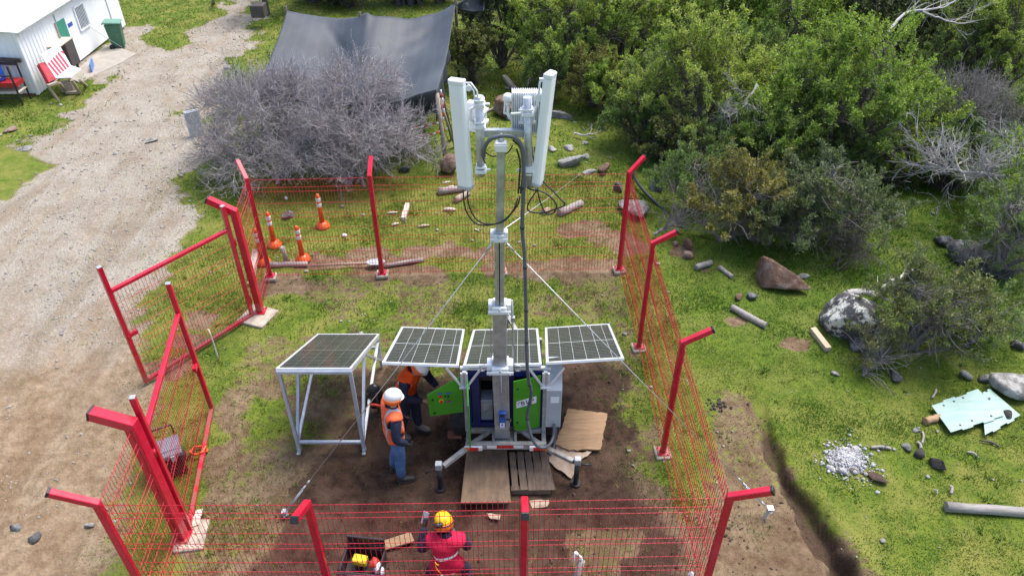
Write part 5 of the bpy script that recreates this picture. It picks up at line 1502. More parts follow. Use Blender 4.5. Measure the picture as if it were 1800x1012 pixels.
log('fallen_plank', 'second grey plank lying close to bushes behind the antennas', 'plank', (922, 160), (935, 140), .06, .06, M['ply_pale'], sq=True)
log('fallen_plank', 'thin brown pole lying on grass beside the shade net props', 'pole', (846, 200), (868, 193), .04, .04, M['wood_raw'])
# footing form board loose at the far gate post
slab('cement_patch', 'pale board lying beside the near gate post footing', 'board', [(338, 930),(346, 900),(358, 898),(352, 925)], .02, M['ply_pale'], .045, .006, 9)
# black water pipe
b = MB(); pts = [gp(*p) for p in ((1113, 306), (1114, 318), (1121, 332), (1135, 346), (1152, 358), (1170, 372), (1188, 388), (1200, 398))]
pts = [Vector((p.x, p.y, .06+.07*math.sin(i*.9))) for i, p in enumerate(pts)]; b.tube(spl(pts, 5), .035, 8)
tag(b.build('water_pipe', M['cable'], loc=pts[3]), 'black plastic pipe curving over grass behind the right rear fence corner', 'pipe')
# thin white sheets of teal
def toothed(P, teeth, dep):
    out = []
    for i in range(4):
        a, c = P[i], P[(i+1) % 4]; d = (c-a); n = Vector((d.y, -d.x, 0)).normalized()
        k = teeth[i]
        for j in range(k):
            q0 = a+d*(j/k); q1 = a+d*((j+.5)/k); o = n*(-dep if j % 2 else 0)
            out += [q0+o, a+d*((j+1)/k)+o] if k > 1 else [q0]
    return out
def teal_sheet(pts, label, z, tilt):
    P = [gp(*p) for p in pts]; c = sum(P, Vector())/4
    out = toothed([p-c for p in P], (4, 1, 5, 1), .022)
    t = thing('teal_sheet', label, 'sheet', (c.x, c.y, gz(c.x, c.y)+z)); t.rotation_euler = tilt
    b = MB(); b.prism([(q.x, q.y) for q in out], .012); b.build('sheet', M['teal'], t, local=True)
    return t, [p-c for p in P]
ts1, Pp1 = teal_sheet([(1634, 720), (1716, 694), (1760, 738), (1668, 766)], 'pale teal notched sheet lying on top of another on the grass', .10, (.02, -.015, 0))
ts2, Pp2 = teal_sheet([(1722, 700), (1738, 690), (1790, 735), (1728, 770)], 'pale teal notched sheet mostly hidden beneath the upper one', .06, (0, 0, 0))
def hole(t, P, u, v):
    q = P[0].lerp(P[1], u).lerp(P[3].lerp(P[2], u), v)
    b = MB(); b.tube([q+Vector((0, 0, .0125)), q+Vector((0, 0, .0145))], .017, 10); b.build('hole', M['dark'], t, local=True)
for u, v in ((.2, .12), (.42, .1), (.62, .08), (.22, .88), (.45, .86), (.8, .9)): hole(ts1, Pp1, u, v)
# rubble heap
RB = gp(1490, 808)
g = np.random.default_rng(21)
def rock(name, label, px, py, size, m, seed, cat='rock', sub=3, rough=.16, group=None, sink=.2, rz=0., flat=None):
    gg = np.random.default_rng(seed); V0, T0 = ico(sub)
    d = np.zeros(len(V0))
    for k in range(8):                                     # chiselled facets: clip by random planes
        n = gg.normal(0, 1, 3); n /= np.linalg.norm(n); h = gg.uniform(.30, .66) if cat != 'boulder' else gg.uniform(.72, .95)
        s = V0 @ n; ex = np.maximum(0, s-h); V0 = V0-ex[:, None]*n[None]*.9
    ph = gg.uniform(0, 9, 6)
    d = np.sin(V0[:, 0]*4+ph[0])*np.sin(V0[:, 1]*4.5+ph[1])*np.sin(V0[:, 2]*4+ph[2])*.5+np.sin(V0[:, 0]*11+ph[3])*np.sin(V0[:, 1]*10+ph[4])*np.sin(V0[:, 2]*12+ph[5])*.22+gg.normal(0, .10, len(V0))
    V0 = V0*(1+rough*d[:, None])*np.array(size)*(1.25 if max(size) < .3 else 1.4)
    V0[:, 2] += size[2]*(1-sink*2)
    V0[:, 2] = np.maximum(V0[:, 2], -.05)
    o = mesh_np(name, V0, tris=T0, mats=m); p = gp(px, py)
    o.location = (p.x, p.y, gz(p.x, p.y)-.01); o.rotation_euler = (0, 0, rz)
    tag(o, label, cat, group)
    return o
n = 1300; a = g.uniform(0, 2*np.pi, n); r = np.abs(g.normal(0, .19, n))
pts = np.stack([RB.x+r*np.cos(a)*1.05+.02, RB.y+r*np.sin(a)*.9], 1)
dd = np.hypot(pts[:, 0]-RB.x, pts[:, 1]-RB.y)
V0, T0 = ico(1); sz = np.clip(g.lognormal(-4.75, .6, n), .004, .032)
Pq = V0[None]*(1+g.normal(0, .17, (n, len(V0), 1)))*sz[:, None, None]
Pq += np.stack([pts[:, 0], pts[:, 1], .06*np.exp(-(dd/.25)**2)+height(pts[:, 0], pts[:, 1])+.006], 1)[:, None]
xx, yy = np.meshgrid(np.linspace(-.5, .5, 30), np.linspace(-.45, .45, 30)); rr = np.hypot(xx, yy*1.1)*(1+fbm(xx, yy, 3, 3, 2)*1.2)
zz = .09*np.exp(-(rr/.20)**2)*(1+fbm(xx, yy, 9, 3, 1)*.8)-.012+fbm(xx, yy, 20, 2, 3)*.02
hv = np.stack([xx.ravel()+RB.x, yy.ravel()+RB.y, zz.ravel()+height(xx.ravel()+RB.x, yy.ravel()+RB.y)-.01], 1)
i = (np.arange(29)[:, None]*30+np.arange(29)[None]).ravel()
nb = n*len(V0)
rub = mesh_np('rubble', np.concatenate([Pq.reshape(-1, 3), hv]), quads=np.stack([i, i+1, i+31, i+30], 1)+nb, tris=(T0[None]+(np.arange(n)*len(V0))[:, None, None]).reshape(-1, 3), mats=M['stone_white'])
tag(rub, 'heap of white crushed rubble spilled on the grass beside the trench', 'rubble'); stuff(rub)
for k, (px, py, s, lab) in enumerate(((1462, 822, .11, 'white lump at the lower left edge of the rubble heap'), (1480, 828, .12, 'biggest white lump on the front of the rubble heap'), (1535, 815, .08, 'white lump at the right end of the rubble heap'), (1505, 790, .10, 'white lump on the far side of the rubble heap'), (1487, 840, .07, 'small white lump fallen in front of the rubble heap'), (1533, 830, .07, 'white lump beside the dark clump right of the rubble heap'))):
    rock('rubble_lump', lab, px, py, (s*.7, s*.55, s*.34), M['stone_white'], 50+k, 'rubble', 2)
rock('brick_piece', 'small orange brown stone chip lying on the white rubble', 1499, 826, (.05, .04, .05), M['stone_red'], 61, 'stone', 2)
# named rocks
ROCKS = [
 (1493, 575, (.36, .33, .34), 'boulder', 'big dark boulder with white lichen on top, left of the low shrub', 'boulder'),
 (1508, 600, (.34, .24, .16), 'stone_dark', 'flat dark rock at the foot of the lichen boulder', None),
 (1358, 500, (.46, .26, .27), 'stone_red', 'large angular brown rock under the big olive shrub', None),
 (1298, 524, (.09, .08, .08), 'stone_red', 'small reddish stone below left of the large angular brown rock', None),
 (1324, 524, (.11, .08, .10), 'stone_dark', 'dark grey stone just below the large angular brown rock', None),
 (1410, 485, (.13, .07, .06), 'stone', 'grey flat stone right of the large angular brown rock', None),
 (1207, 430, (.15, .12, .15), 'stone_red', 'upper reddish stone of the pair beside the right fence', None),
 (1211, 448, (.14, .11, .10), 'stone_red', 'lower reddish stone of the pair beside the right fence', None),
 (1189, 429, (.07, .06, .06), 'stone_red', 'little reddish stone left of the stone pair by the right fence', None),
 (1125, 372, (.38, .26, .18), 'stone', 'wide grey rock seen through the right fence near its rear corner', None),
 (1157, 333, (.18, .15, .17), 'stone_dark', 'dark rock on grass right of the black pipe', None),
 (1087, 336, (.13, .10, .12), 'stone_dark', 'dark stone behind the right rear corner post', None),
 (1005, 290, (.26, .20, .17), 'stone', 'pale grey rock behind the fence, right of the right antenna', None),
 (1030, 277, (.13, .09, .08), 'stone', 'small grey rock up right of the pale grey rock', None),
 (1057, 303, (.19, .17, .16), 'stone_red', 'round brown rock near the right rear corner post', None),
 (1035, 305, (.18, .09, .05), 'stone', 'flat pale stone touching the round brown rock', None),
 (1000, 262, (.14, .10, .10), 'stone', 'grey stone behind the pale rock, upper of two', None),
 (1028, 252, (.10, .10, .05), 'stone', 'flat grey stone far right behind the antennas', None),
 (972, 262, (.14, .09, .06), 'stone', 'flat grey stone left beside the upper grey stones', None),
 (985, 205, (.34, .20, .14), 'stone', 'wide grey rock in the shade before the round bushes', None),
 (885, 200, (.32, .28, .24), 'stone_red', 'big dark brown rock behind the satellite receiver', None),
 (900, 208, (.17, .14, .10), 'stone', 'grey rock leaning on the big dark brown rock', None),
 (796, 302, (.22, .18, .26), 'stone_red', 'reddish block of rock left of the left antenna foot', None),
 (785, 300, (.15, .12, .12), 'stone_dark', 'dark stone beside the reddish block of rock', None),
 (712, 300, (.17, .13, .10), 'stone_dark', 'dark stone under the right edge of the bare bush', None),
 (505, 382, (.20, .11, .07), 'stone_dark', 'dark flat stone in grass between the delineator posts', None),
 (1785, 688, (.30, .24, .24), 'stone', 'pale lichened rock at the right edge above the teal sheets', None),
 (1735, 706, (.05, .05, .07), 'stone', 'tiny stone hard by the upper teal sheet', None),
 (1697, 662, (.09, .08, .09), 'stone', 'round pale stone above the teal sheets', None),
 (1734, 668, (.11, .08, .07), 'stone_dark', 'dark stone right of the round pale stone', None),
 (1573, 660, (.15, .09, .05), 'stone_dark', 'flat dark stone below the low shrub', None),
 (1467, 656, (.07, .06, .05), 'stone', 'small white stone on open grass below the timber beam', None),
 (1770, 735, (.10, .08, .07), 'stone_black', 'black lump touching the right side of the lower teal sheet', None),
 (1720, 466, (.52, .26, .20), 'stone_dark', 'long dark rock in shade under the right hand shrubs', None),
 (1653, 428, (.22, .17, .16), 'stone_dark', 'dark rounded rock on shaded grass at the right', None),
 (1785, 608, (.14, .10, .08), 'stone_dark', 'dark stone at right edge below the sparse shrub', None),
 (1646, 815, (.15, .10, .09), 'stone_black', 'black crumbled clump on grass between rubble and teal sheets', None),
 (1617, 795, (.09, .07, .07), 'stone_black', 'smaller black clump with twigs beside the rubble', None),
 (1537, 838, (.15, .08, .06), 'clod', 'brown clump of earth in front right of the rubble heap', None),
 (1552, 787, (.07, .05, .05), 'stone_dark', 'dark pebble with stick right of the rubble heap', None),
 (1595, 785, (.11, .08, .04), 'stone_dark', 'flat dark stone midway between rubble and teal sheets', None),
 (1612, 757, (.07, .05, .04), 'stone', 'little grey stone below the timber stub', None),
 (62, 948, (.08, .06, .06), 'stone_dark', 'squarish grey stone at the lower left on the dirt road', None),
 (30, 930, (.07, .06, .06), 'stone_dark', 'grey stone on the dirt road at the far lower left', None),
 (158, 922, (.06, .05, .04), 'stone', 'small stone on dirt left of the front corner post', None),
 (135, 118, (.10, .08, .07), 'stone', 'pale stone on grass before the striped board', None),
 (45, 262, (.22, .12, .05), 'stone', 'flat pale stone at the left edge of the grass', None),
 (20, 228, (.20, .13, .05), 'stone_red', 'flat brown stone at the far left on grass', None),
 (402, 119, (.14, .1, .07), 'stone', 'grey stone on the road before the bare bush', None),
 (265, 248, (.17, .12, .06), 'stone', 'pale stone half sunk in the middle of the road', None),
]
for k, (px, py, s, m, lab, nm) in enumerate(ROCKS):
    rock(nm or 'rock', lab, px, py, s, M[m], 100+k, 'boulder' if nm else 'rock', 4 if max(s) > .25 else 3 if max(s) > .12 else 2, .12, rz=k*1.3)
# stone piles: black droppings-like heap of small clods by the right fence
g = np.random.default_rng(33); c = gp(1262, 712); n = 26
pts = np.stack([c.x+g.normal(0, .10, n), c.y+g.normal(0, .07, n)], 1)
scatter_stones('black_clods', pts, g.uniform(.018, .035, n), M['stone_black'], 'small heap of black clods on dirt outside the right fence', 'clods', 34, .8)
# chips and splinters behind the rear fence
g = random.Random(8)
for k, (px, py, L, r, lab) in enumerate(((785,322,.22,.03,'white splinter of wood below the reddish block of rock'),(795,330,.20,.035,'pale wood chip above the thick round log'),(745,398,.25,.03,'pale wood strip left of centre behind the rear fence'),(838,405,.18,.02,'thin chip of wood behind the mast'),(690,375,.22,.03,'broken pale twig beside the second rear post'),(695,395,.18,.03,'grey root chunk near the second rear post'),(790,370,.26,.045,'pale bark piece below the broken log'),(606,416,.10,.05,'white paper scrap on grass behind the rear fence'),(503,350,.12,.04,'little white scrap in the grass by the bare bush'))):
    p = gp(px, py); a = g.uniform(0, 3.1); d = Vector((math.cos(a), math.sin(a)*.6, 0))*L/2
    b = MB(); b.tube([p-d+Vector((0, 0, r*.5)), p+Vector((0, 0, r*.7)), p+d+Vector((0, 0, r*.5))], [r*.6, r, r*.5], 5)
    tag(b.build('wood_chip' if 'scrap' not in lab else 'litter', M['ply_pale'] if 'scrap' not in lab else M['rag'], loc=p), lab, 'wood chip' if 'scrap' not in lab else 'litter')
for k, (px, py, qx, qy, r, lab) in enumerate(((1638,700,1645,685,.016,'thin pale stick above left of the teal sheets'),(1620,780,1621,760,.016,'thin stick standing near the timber stub'),(1700,795,1718,805,.018,'dry curved twig on grass below the teal sheets'),(1530,787,1565,789,.02,'grey stick lying right of the rubble heap'),(1612,778,1618,792,.022,'pale bent stick beside the black clump'),(1640,862,1647,868,.012,'tiny pale stick below the black clump'),(1670,855,1671,868,.02,'small white splinter on grass at right'),(1350,250,1351,251,.01,''),(1725,775,1755,785,.014,'dark twig lying across the teal sheets'))):
    if not lab: continue
    a, c = gp(px, py), gp(qx, qy); b = MB(); m_ = (a+c)/2+Vector((.02, .01, .03)); b.tube(spl([a+Vector((0, 0, .012)), m_, c+Vector((0, 0, .012))], 4), r, 6)
    tag(b.build('stick', M['wood_grey'] if 'dark' not in lab else M['bark'], loc=a), lab, 'stick')
# ------------------------------------------------------------------ white cabin at the upper left
C0 = gp(70, 168); C1 = gp(222, 47)
WH = 1.72
wd_ = (C1-C0); WLn = wd_.length; wd_.normalize(); wn = Vector((wd_.y, -wd_.x, 0))     # wn points at the road
ed = -wn                                                                                 # along the end wall, away from the road
CB = thing('white_cabin', 'white corrugated cabin at the upper left beside the dirt road', 'cabin', C0)
def corr(b, p, d, n, L, h0, h1, amp=.022, pitch=.17, fl=0.0):
    """ribbed sheet from p along d, thickness towards n"""
    k = int(L/pitch); xs = []
    for i in range(k):
        x = i*pitch
        xs += [(x, 0), (x+pitch*.45, 0), (x+pitch*.58, amp), (x+pitch*.87, amp)]
    xs.append((L, 0))
    vs = []; m = len(xs)
    for x, o in xs:
        q = p+d*x+n*o; vs += [(q.x, q.y, h0), (q.x, q.y, h1)]
    for x, o in xs:
        q = p+d*x+n*(o-.03); vs += [(q.x, q.y, h0), (q.x, q.y, h1)]
    fs = []
    for i in range(m-1):
        fs.append((2*i, 2*i+2, 2*i+3, 2*i+1)); j = 2*m
        fs.append((j+2*i, j+2*i+1, j+2*i+3, j+2*i+2))
        fs.append((2*i+1, 2*i+3, j+2*i+3, j+2*i+1))
    b.add(vs, fs)
b = MB(); corr(b, C0-wn*.02, ed, -wd_, 4.6, .05, WH-.01); b.build('end_wall', M['cabin'], CB)
b = MB(); corr(b, C0+wd_*.03, wd_, wn, 1.95, .04, WH); b.build('ribbed_wall', M['cabin'], CB)
b = MB(); p = C0+wd_*2.0; q = C1
b.bar(p+wn*-.02+Vector((0, 0, WH/2+.04)), q+wn*-.02+Vector((0, 0, WH/2+.04)), .05, WH-.04)
b.build('long_wall', M['cabin'], CB)
for f in (2.0, WLn-.85):
    b = MB(); p = C0+wd_*f+wn*.012; b.bar(p+Vector((0, 0, .05)), p+Vector((0, 0, WH)), .05, .02, up=wn); b.build('wall_seam', M['cab'], CB)
b = MB(); b.bar(C0+Vector((0, 0, .03))-wn*.02, C0+Vector((0, 0, WH))-wn*.02, .09, .09, up=wn); b.build('corner_trim', M['cabin'], CB, bevel=.01)
b = MB(); Rf = [C0+wn*.14-wd_*.14, C1+wn*.14+wd_*.2, C1+wn*.14+wd_*.2+ed*4.9, C0+wn*.14-wd_*.14+ed*4.9]
z0, z1 = WH+.015, WH+.40
tp = [Vector((Rf[0].x, Rf[0].y, z0)), Vector((Rf[1].x, Rf[1].y, z0)), Vector((Rf[2].x, Rf[2].y, z1)), Vector((Rf[3].x, Rf[3].y, z1))]
# ribbed roof sheets
m = 40; vs = []; fs = []
for i in range(m+1):
    u = i/m; o = .018 if i % 2 else 0
    for a_, c_ in ((tp[0], tp[1]), (tp[3], tp[2])): q = a_.lerp(c_, u); vs.append((q.x, q.y, q.z+.03+o))
    for a_, c_ in ((tp[0], tp[1]), (tp[3], tp[2])): q = a_.lerp(c_, u); vs.append((q.x, q.y, q.z))
for i in range(m):
    a = 4*i; fs += [(a, a+4, a+5, a+1), (a+2, a+3, a+7, a+6), (a, a+2, a+6, a+4), (a+1, a+5, a+7, a+3)]
fs += [(0, 1, 3, 2), (4*m, 4*m+2, 4*m+3, 4*m+1)]
b.add(vs, fs); b.build('roof', M['cabin'], CB)
b = MB(); b.bar(C0+wn*.145+Vector((0, 0, WH-.01))-wd_*.1, C1+wn*.145+Vector((0, 0, WH-.01))+wd_*.1, .03, .07); b.build('eave_trim', M['galv'], CB)
for f in (.15, WLn-.25):
    b = MB(); p = C0+wd_*f-wn*.25; b.box(p+Vector((0, 0, .02)), (.35, .35, .10)); b.build('brick_pier', M['brick'], CB)
# barred window, green board
def wq(px, py): return pl(px, py, C0+wn*.01, wn)
wu = [wq(126, 15), wq(143, 5), wq(157.5, 43), wq(142, 55)]
def on_wall(u, z, o=0.): return C0+wd_*u+wn*o+Vector((0, 0, z))
def uz(p): return (p-C0).dot(wd_), p.z
us = [uz(p) for p in wu]; ua = min(us[0][0], us[3][0])*.5+max(us[0][0], us[3][0])*.5; ub = (us[1][0]+us[2][0])/2; za = (us[2][1]+us[3][1])/2; zb_ = (us[0][1]+us[1][1])/2
b = MB()
for u in (ua, ub): b.bar(on_wall(u, za, .025), on_wall(u, zb_, .025), .05, .05, up=wn)
for z in (za, zb_): b.bar(on_wall(ua+.025, z, .025), on_wall(ub-.025, z, .025), .05, .05)
wf = b.build('window', M['white'], CB)
b = MB(); b.bar(on_wall((ua+ub)/2, za+.02, .006), on_wall((ua+ub)/2, zb_-.02, .006), ub-ua-.05, .008, up=wn); b.build('pane', mat('window_glass_dark', (.06, .065, .11), .12, var=.1), wf)
for i in range(7):
    u = ua+(ub-ua)*(i+.7)/7.4; b = MB(); b.bar(on_wall(u, za+.025, .03), on_wall(u, zb_-.025, .03), .02, .02, up=wn); b.build('window_bar', M['white'], wf)
gu = [uz(wq(*p)) for p in ((95, 42), (110, 33), (124, 66), (108, 74))]
ga, gb = gu[0][0]*.5+gu[3][0]*.5, gu[1][0]*.5+gu[2][0]*.5; gz0, gz1 = (gu[2][1]+gu[3][1])/2, (gu[0][1]+gu[1][1])/2
b = MB(); b.bar(on_wall((ga+gb)/2, gz0, .02), on_wall((ga+gb)/2, gz1, .02), gb-ga, .03, up=wn); go = b.build('notice_board', M['boardgreen'], CB)
b = MB(); b.bar(on_wall(ga-.03, gz0-.02, .03), on_wall(ga-.03, gz1+.02, .03), .06, .06, up=wn); b.build('frame', M['wood_raw'], go)
b = MB(); nu = [uz(wq(*p)) for p in ((118, 42), (125, 37), (128, 46), (121, 52))]; b.bar(on_wall(nu[0][0]+.15, nu[2][1], .006), on_wall(nu[0][0]+.15, nu[1][1], .006), .42, .006, up=wn); so = b.build('wall_notice', M['label'], CB)
b = MB()
for i in range(5):
    z = nu[2][1]+.03+(nu[1][1]-nu[2][1]-.06)*i/4; b.bar(on_wall(nu[0][0]+.0, z, .0105), on_wall(nu[0][0]+.28, z, .0105), .004, .022, up=(0, 0, 1))
b.build('notice_print', M['btn_blue'], so)
# concrete apron
sl = [gp(*p) for p in ((120, 138), (186, 82), (200, 82), (240, 96), (218, 110), (165, 135), (142, 148))]
b = MB(); b.prism([(p.x, p.y) for p in sl], .06, Matrix.Translation((0, 0, -.02))); struct(b.build('concrete_apron', mat('apron_concrete', (.34, .305, .26), .9, var=.15, vs=3, dirt=.5, dirtcol=(.34, .28, .21)), bevel=.01))
# wheelie bin
P = gp(211, 84); t = thing('wheelie_bin', 'green wheelie bin standing against the white cabin wall', 'bin', P, math.atan2(wn.y, wn.x)+math.pi/2+.25)
b = MB(); o = [(-.24, -.26), (.24, -.26), (.24, .26), (-.24, .26)]
vs = [(x*.78, y*.78, .06) for x, y in o]+[(x, y, .90) for x, y in o]
b.add(vs, [(3, 2, 1, 0), (4, 5, 6, 7)]+[(i, (i+1) % 4, (i+1) % 4+4, i+4) for i in range(4)]); b.build('tub', M['binG'], t, bevel=.02, local=True)
b = MB(); b.add([(-.27, -.31, .90), (.27, -.31, .90), (.27, .29, .94), (-.27, .29, .94), (-.25, -.29, .95), (.25, -.29, .95), (.25, .27, 1.0), (-.25, .27, 1.0)], [(3, 2, 1, 0), (4, 5, 6, 7), (0, 1, 5, 4), (1, 2, 6, 5), (2, 3, 7, 6), (3, 0, 4, 7)]); lo = b.build('lid', mat('bin_lid', (.13, .28, .20), .45, var=.1), t, bevel=.012, local=True)
b = MB(); b.tube([(-.22, .31, .93), (.22, .31, .93)], .018, 8); b.build('handle', M['binG'], t, local=True)
for x in (-.22, .22):
    b = MB(); b.lathe([(0, -.03), (.09, -.03), (.1, 0), (.09, .03), (0, .03)], 16, (x, .20, .10), Matrix.Rotation(math.pi/2, 3, 'Y')); b.build('wheel', M['rubber'], t, local=True)
t.scale = (.86, .86, .86)
# striped board on a timber trestle, red box, wooden cupboard, rack
def wp(px, py, o): return pl(px, py, C0+wn*o, wn)
t = thing('striped_board', 'white board with red slanting stripes propped on timber trestles by the cabin', 'board', gp(108, 152))
a, b_, c_, d_ = (wp(*p, o) for p, o in (((72, 96), .30), ((103, 77), .30), ((127, 119), .62), ((98, 138), .62)))
N = (b_-a).cross(d_-a).normalized(); N = N if N.dot(Vector((0, 0, 1))) > 0 else -N
def quad_slab(b, P, N, h, m=0): b.add([p for p in P]+[p-N*h for p in P], [(0, 1, 2, 3), (7, 6, 5, 4), (0, 4, 5, 1), (1, 5, 6, 2), (2, 6, 7, 3), (3, 7, 4, 0)], m)
b = MB(); quad_slab(b, (a, b_, c_, d_), N, .03); bo = b.build('board', M['white'], t)
L4 = lambda u, v: a.lerp(b_, u).lerp(d_.lerp(c_, u), v)
for i in range(6):
    u0 = -.02+i*.165
    if i == 5: q = [L4(.86, .28), L4(.97, .28), L4(1., .34), L4(1, .46)]
    else: q = [L4(u0+.05, .40-.03*i), L4(u0+.15, .37-.03*i), L4(min(1, u0+.26), .97), L4(u0+.155, .99)]
    b = MB(); quad_slab(b, [p+N*.004 for p in q], N, .003); b.build('stripe', M['red_stripe'], bo)
for i in range(3):
    b = MB(); quad_slab(b, [L4(.2+.17*i, .15-.01*i)+N*.003, L4(.33+.17*i, .14-.01*i)+N*.003, L4(.33+.17*i, .18-.01*i)+N*.003, L4(.2+.17*i, .19-.01*i)+N*.003], N, .002); b.build('faded_print', M['ink_grey'], bo)
e, f_, g_, h_ = (wp(*p, o) for p, o in (((98, 138), .62), ((127, 120), .62), ((143, 124), 1.0), ((124, 138), 1.0)))
for p in (e, f_, g_, h_): p.z = .50
N2 = Vector((0, 0, 1)); b = MB(); quad_slab(b, (e, f_, g_, h_), N2, .03); b.build('shelf', M['white'], t)
for (q0, q1) in (((84, 151), (103, 177)), ((126, 141), (140, 163)), ((140, 141), (152, 151)), ((104, 146), (116, 161))):
    z = .48; p0 = gp(*q0, z); p1 = gp(*q1, .02); b = MB(); b.bar(p0, p1, .07, .05); b.build('trestle_leg', M['wood_raw'], t)
b = MB(); b.bar(gp(84, 151, .5), gp(101, 145, .5), .10, .05); b.build('trestle_top', M['wood_raw'], t)
b = MB(); b.bar(gp(116, 163, .05), gp(140, 162, .05), .08, .06); b.build('trestle_foot', M['wood_raw'], t)
b = MB(); b.box(gp(118, 152, .15), (.35, .3, .28), Matrix.Rotation(.5, 3, 'Z')); tag(b.build('firewood_sack', M['wood_raw'], loc=gp(118, 152), bevel=.05), 'brown sack of wood lying beneath the striped board shelf', 'sack')
t = thing('red_box', 'dark red open box hung on the left edge of the striped board', 'box', wp(85, 142, .5))
p0 = wp(68, 112, .33); p1 = wp(80, 109, .36); p2 = wp(99, 139, .66); p3 = wp(86, 145, .64)
b = MB(); N3 = (p1-p0).cross(p3-p0).normalized(); N3 = N3 if N3.dot(wn) > 0 else -N3
quad_slab(b, (p0, p1, p2, p3), N3, .10); b.build('case', M['redbox'], t)
b = MB(); quad_slab(b, [p.lerp((p0+p1+p2+p3)/4, .3)+N3*.004 for p in (p0, p1, p2, p3)], N3, .003); b.build('front_panel', mat('red_box_light', (.45, .03, .04), .5), t)
t = thing('wooden_cupboard', 'dark wooden cupboard with white top leaning by the cabin behind the striped board', 'cupboard', wp(125, 115, .3))
q = [wp(112, 75, .34), wp(127, 71, .34), wp(143, 107, .34), wp(128, 114, .34)]
ux_ = [(p-C0).dot(wd_) for p in q]; uA, uB = (ux_[0]+ux_[3])/2, (ux_[1]+ux_[2])/2; zA, zB = (q[2].z+q[3].z)/2, (q[0].z+q[1].z)/2
zA = .25
b = MB(); b.bar(on_wall((uA+uB)/2, zA, .20), on_wall((uA+uB)/2, zB, .20), uB-uA, .28, up=wn); b.build('carcass', M['wood_dark'], t, bevel=.01)
b = MB(); b.bar(on_wall(uA-.35, zB+.015, .18), on_wall(uB+.02, zB+.015, .18), .34, .03); b.build('top', M['ply_pale'], t)
for u in (uA+.04, uB-.04):
    b = MB(); b.bar(on_wall(u, 0, .22), on_wall(u, zA, .22), .05, .05, up=wn); b.build('leg', M['steelframe'], t)
b = MB(); b.bar(on_wall(uB+.25, .14, .55), on_wall(uB-.35, .14, .75), .03, .26); tag(b.build('blue_sheet', mat('blue_sheet', (.10, .22, .5), .5), loc=on_wall(uB, 0, .6)), 'pale blue sheet leaning under the white shelf beside the cabin', 'sheet')
# rack on the end wall with blue drum
RK = C0+ed*.12-wd_*.30
t = thing('metal_rack', 'black metal rack with red shelf against the cabin end wall', 'rack', RK)
for i, (e_, o_) in enumerate(((.0, .0), (.0, -.42), (1.5, .0), (1.5, -.42))):
    p = RK+ed*e_+wd_*o_+wd_*.05; b = MB(); b.bar(p, p+Vector((0, 0, 1.05 if o_ else 1.1)), .035, .035, up=wn); b.build('upright', M['steelframe'], t)
for z, mt, h in ((.55, M['redbox'], .12), (.35, M['ply_pale'], .03)):
    b = MB(); p = RK+ed*.75-wd_*.16; b.bar(p-ed*.78+Vector((0, 0, z)), p+ed*.78+Vector((0, 0, z)), .40, h); b.build('shelf', mt, t)
b = MB(); 
for z in (.2, .8): b.bar(RK-wd_*.37+Vector((0, 0, z)), RK-wd_*.37+ed*1.5+Vector((0, 0, z)), .03, .03)
for z in (.2, .8): pass
b.build('rail', M['steelframe'], t)
p = RK+ed*.55-wd_*.16+Vector((0, 0, .62)); t = thing('blue_drum', 'blue plastic drum with white label on the black rack', 'drum', p)
b = MB(); b.lathe([(.20, 0), (.22, .03), (.22, .36), (.19, .42), (.1, .44), (0, .44)], 24, p); b.build('shell', M['drum'], t)
b = MB(); a0 = math.atan2(-wd_.y, -wd_.x)+.75
vs = []; fs = []
for i in range(7):
    a = a0-.35+.7*i/6
    for z in (.10, .30): vs.append(p+Vector((.2235*math.cos(a), .2235*math.sin(a), z)))
for i in range(6): fs.append((2*i, 2*i+2, 2*i+3, 2*i+1))
b.add(vs, fs); b.build('label', M['label'], t)
b = MB(); b.bar(C0-wd_*.12+ed*.05+Vector((0, 0, 1.02)), C0-wd_*.12+ed*1.5+Vector((0, 0, 1.12)), .06, .10); b.bar(C0-wd_*.13+ed*.2+Vector((0, 0, .93)), C0-wd_*.13+ed*1.6+Vector((0, 0, 1.0)), .05, .06)
tag(b.build('old_timber', M['wood_dark'], loc=C0), 'dark old timber hung along the cabin end wall above the rack', 'timber')
b = MB(); pts = [on_wall(WLn-2.6, .95, .02), on_wall(WLn-2.5, .6, .3), on_wall(WLn-2.3, .05, .8)]; b.tube(spl(pts, 5), .007, 5); tag(b.build('cord', M['rope'], loc=pts[0]), 'pale cord hanging from the cabin wall down beside the green bin', 'cord')
# small concrete marker by the bare bush
o = MB(); p = gp(347, 238); o.box(p+Vector((0, 0, .3)), (.35, .12, .7), Matrix.Rotation(.6, 3, 'Z')); tag(o.build('concrete_marker', M['cab'], loc=p, bevel=.02), 'grey concrete block standing at the road side against the bare bush', 'marker')

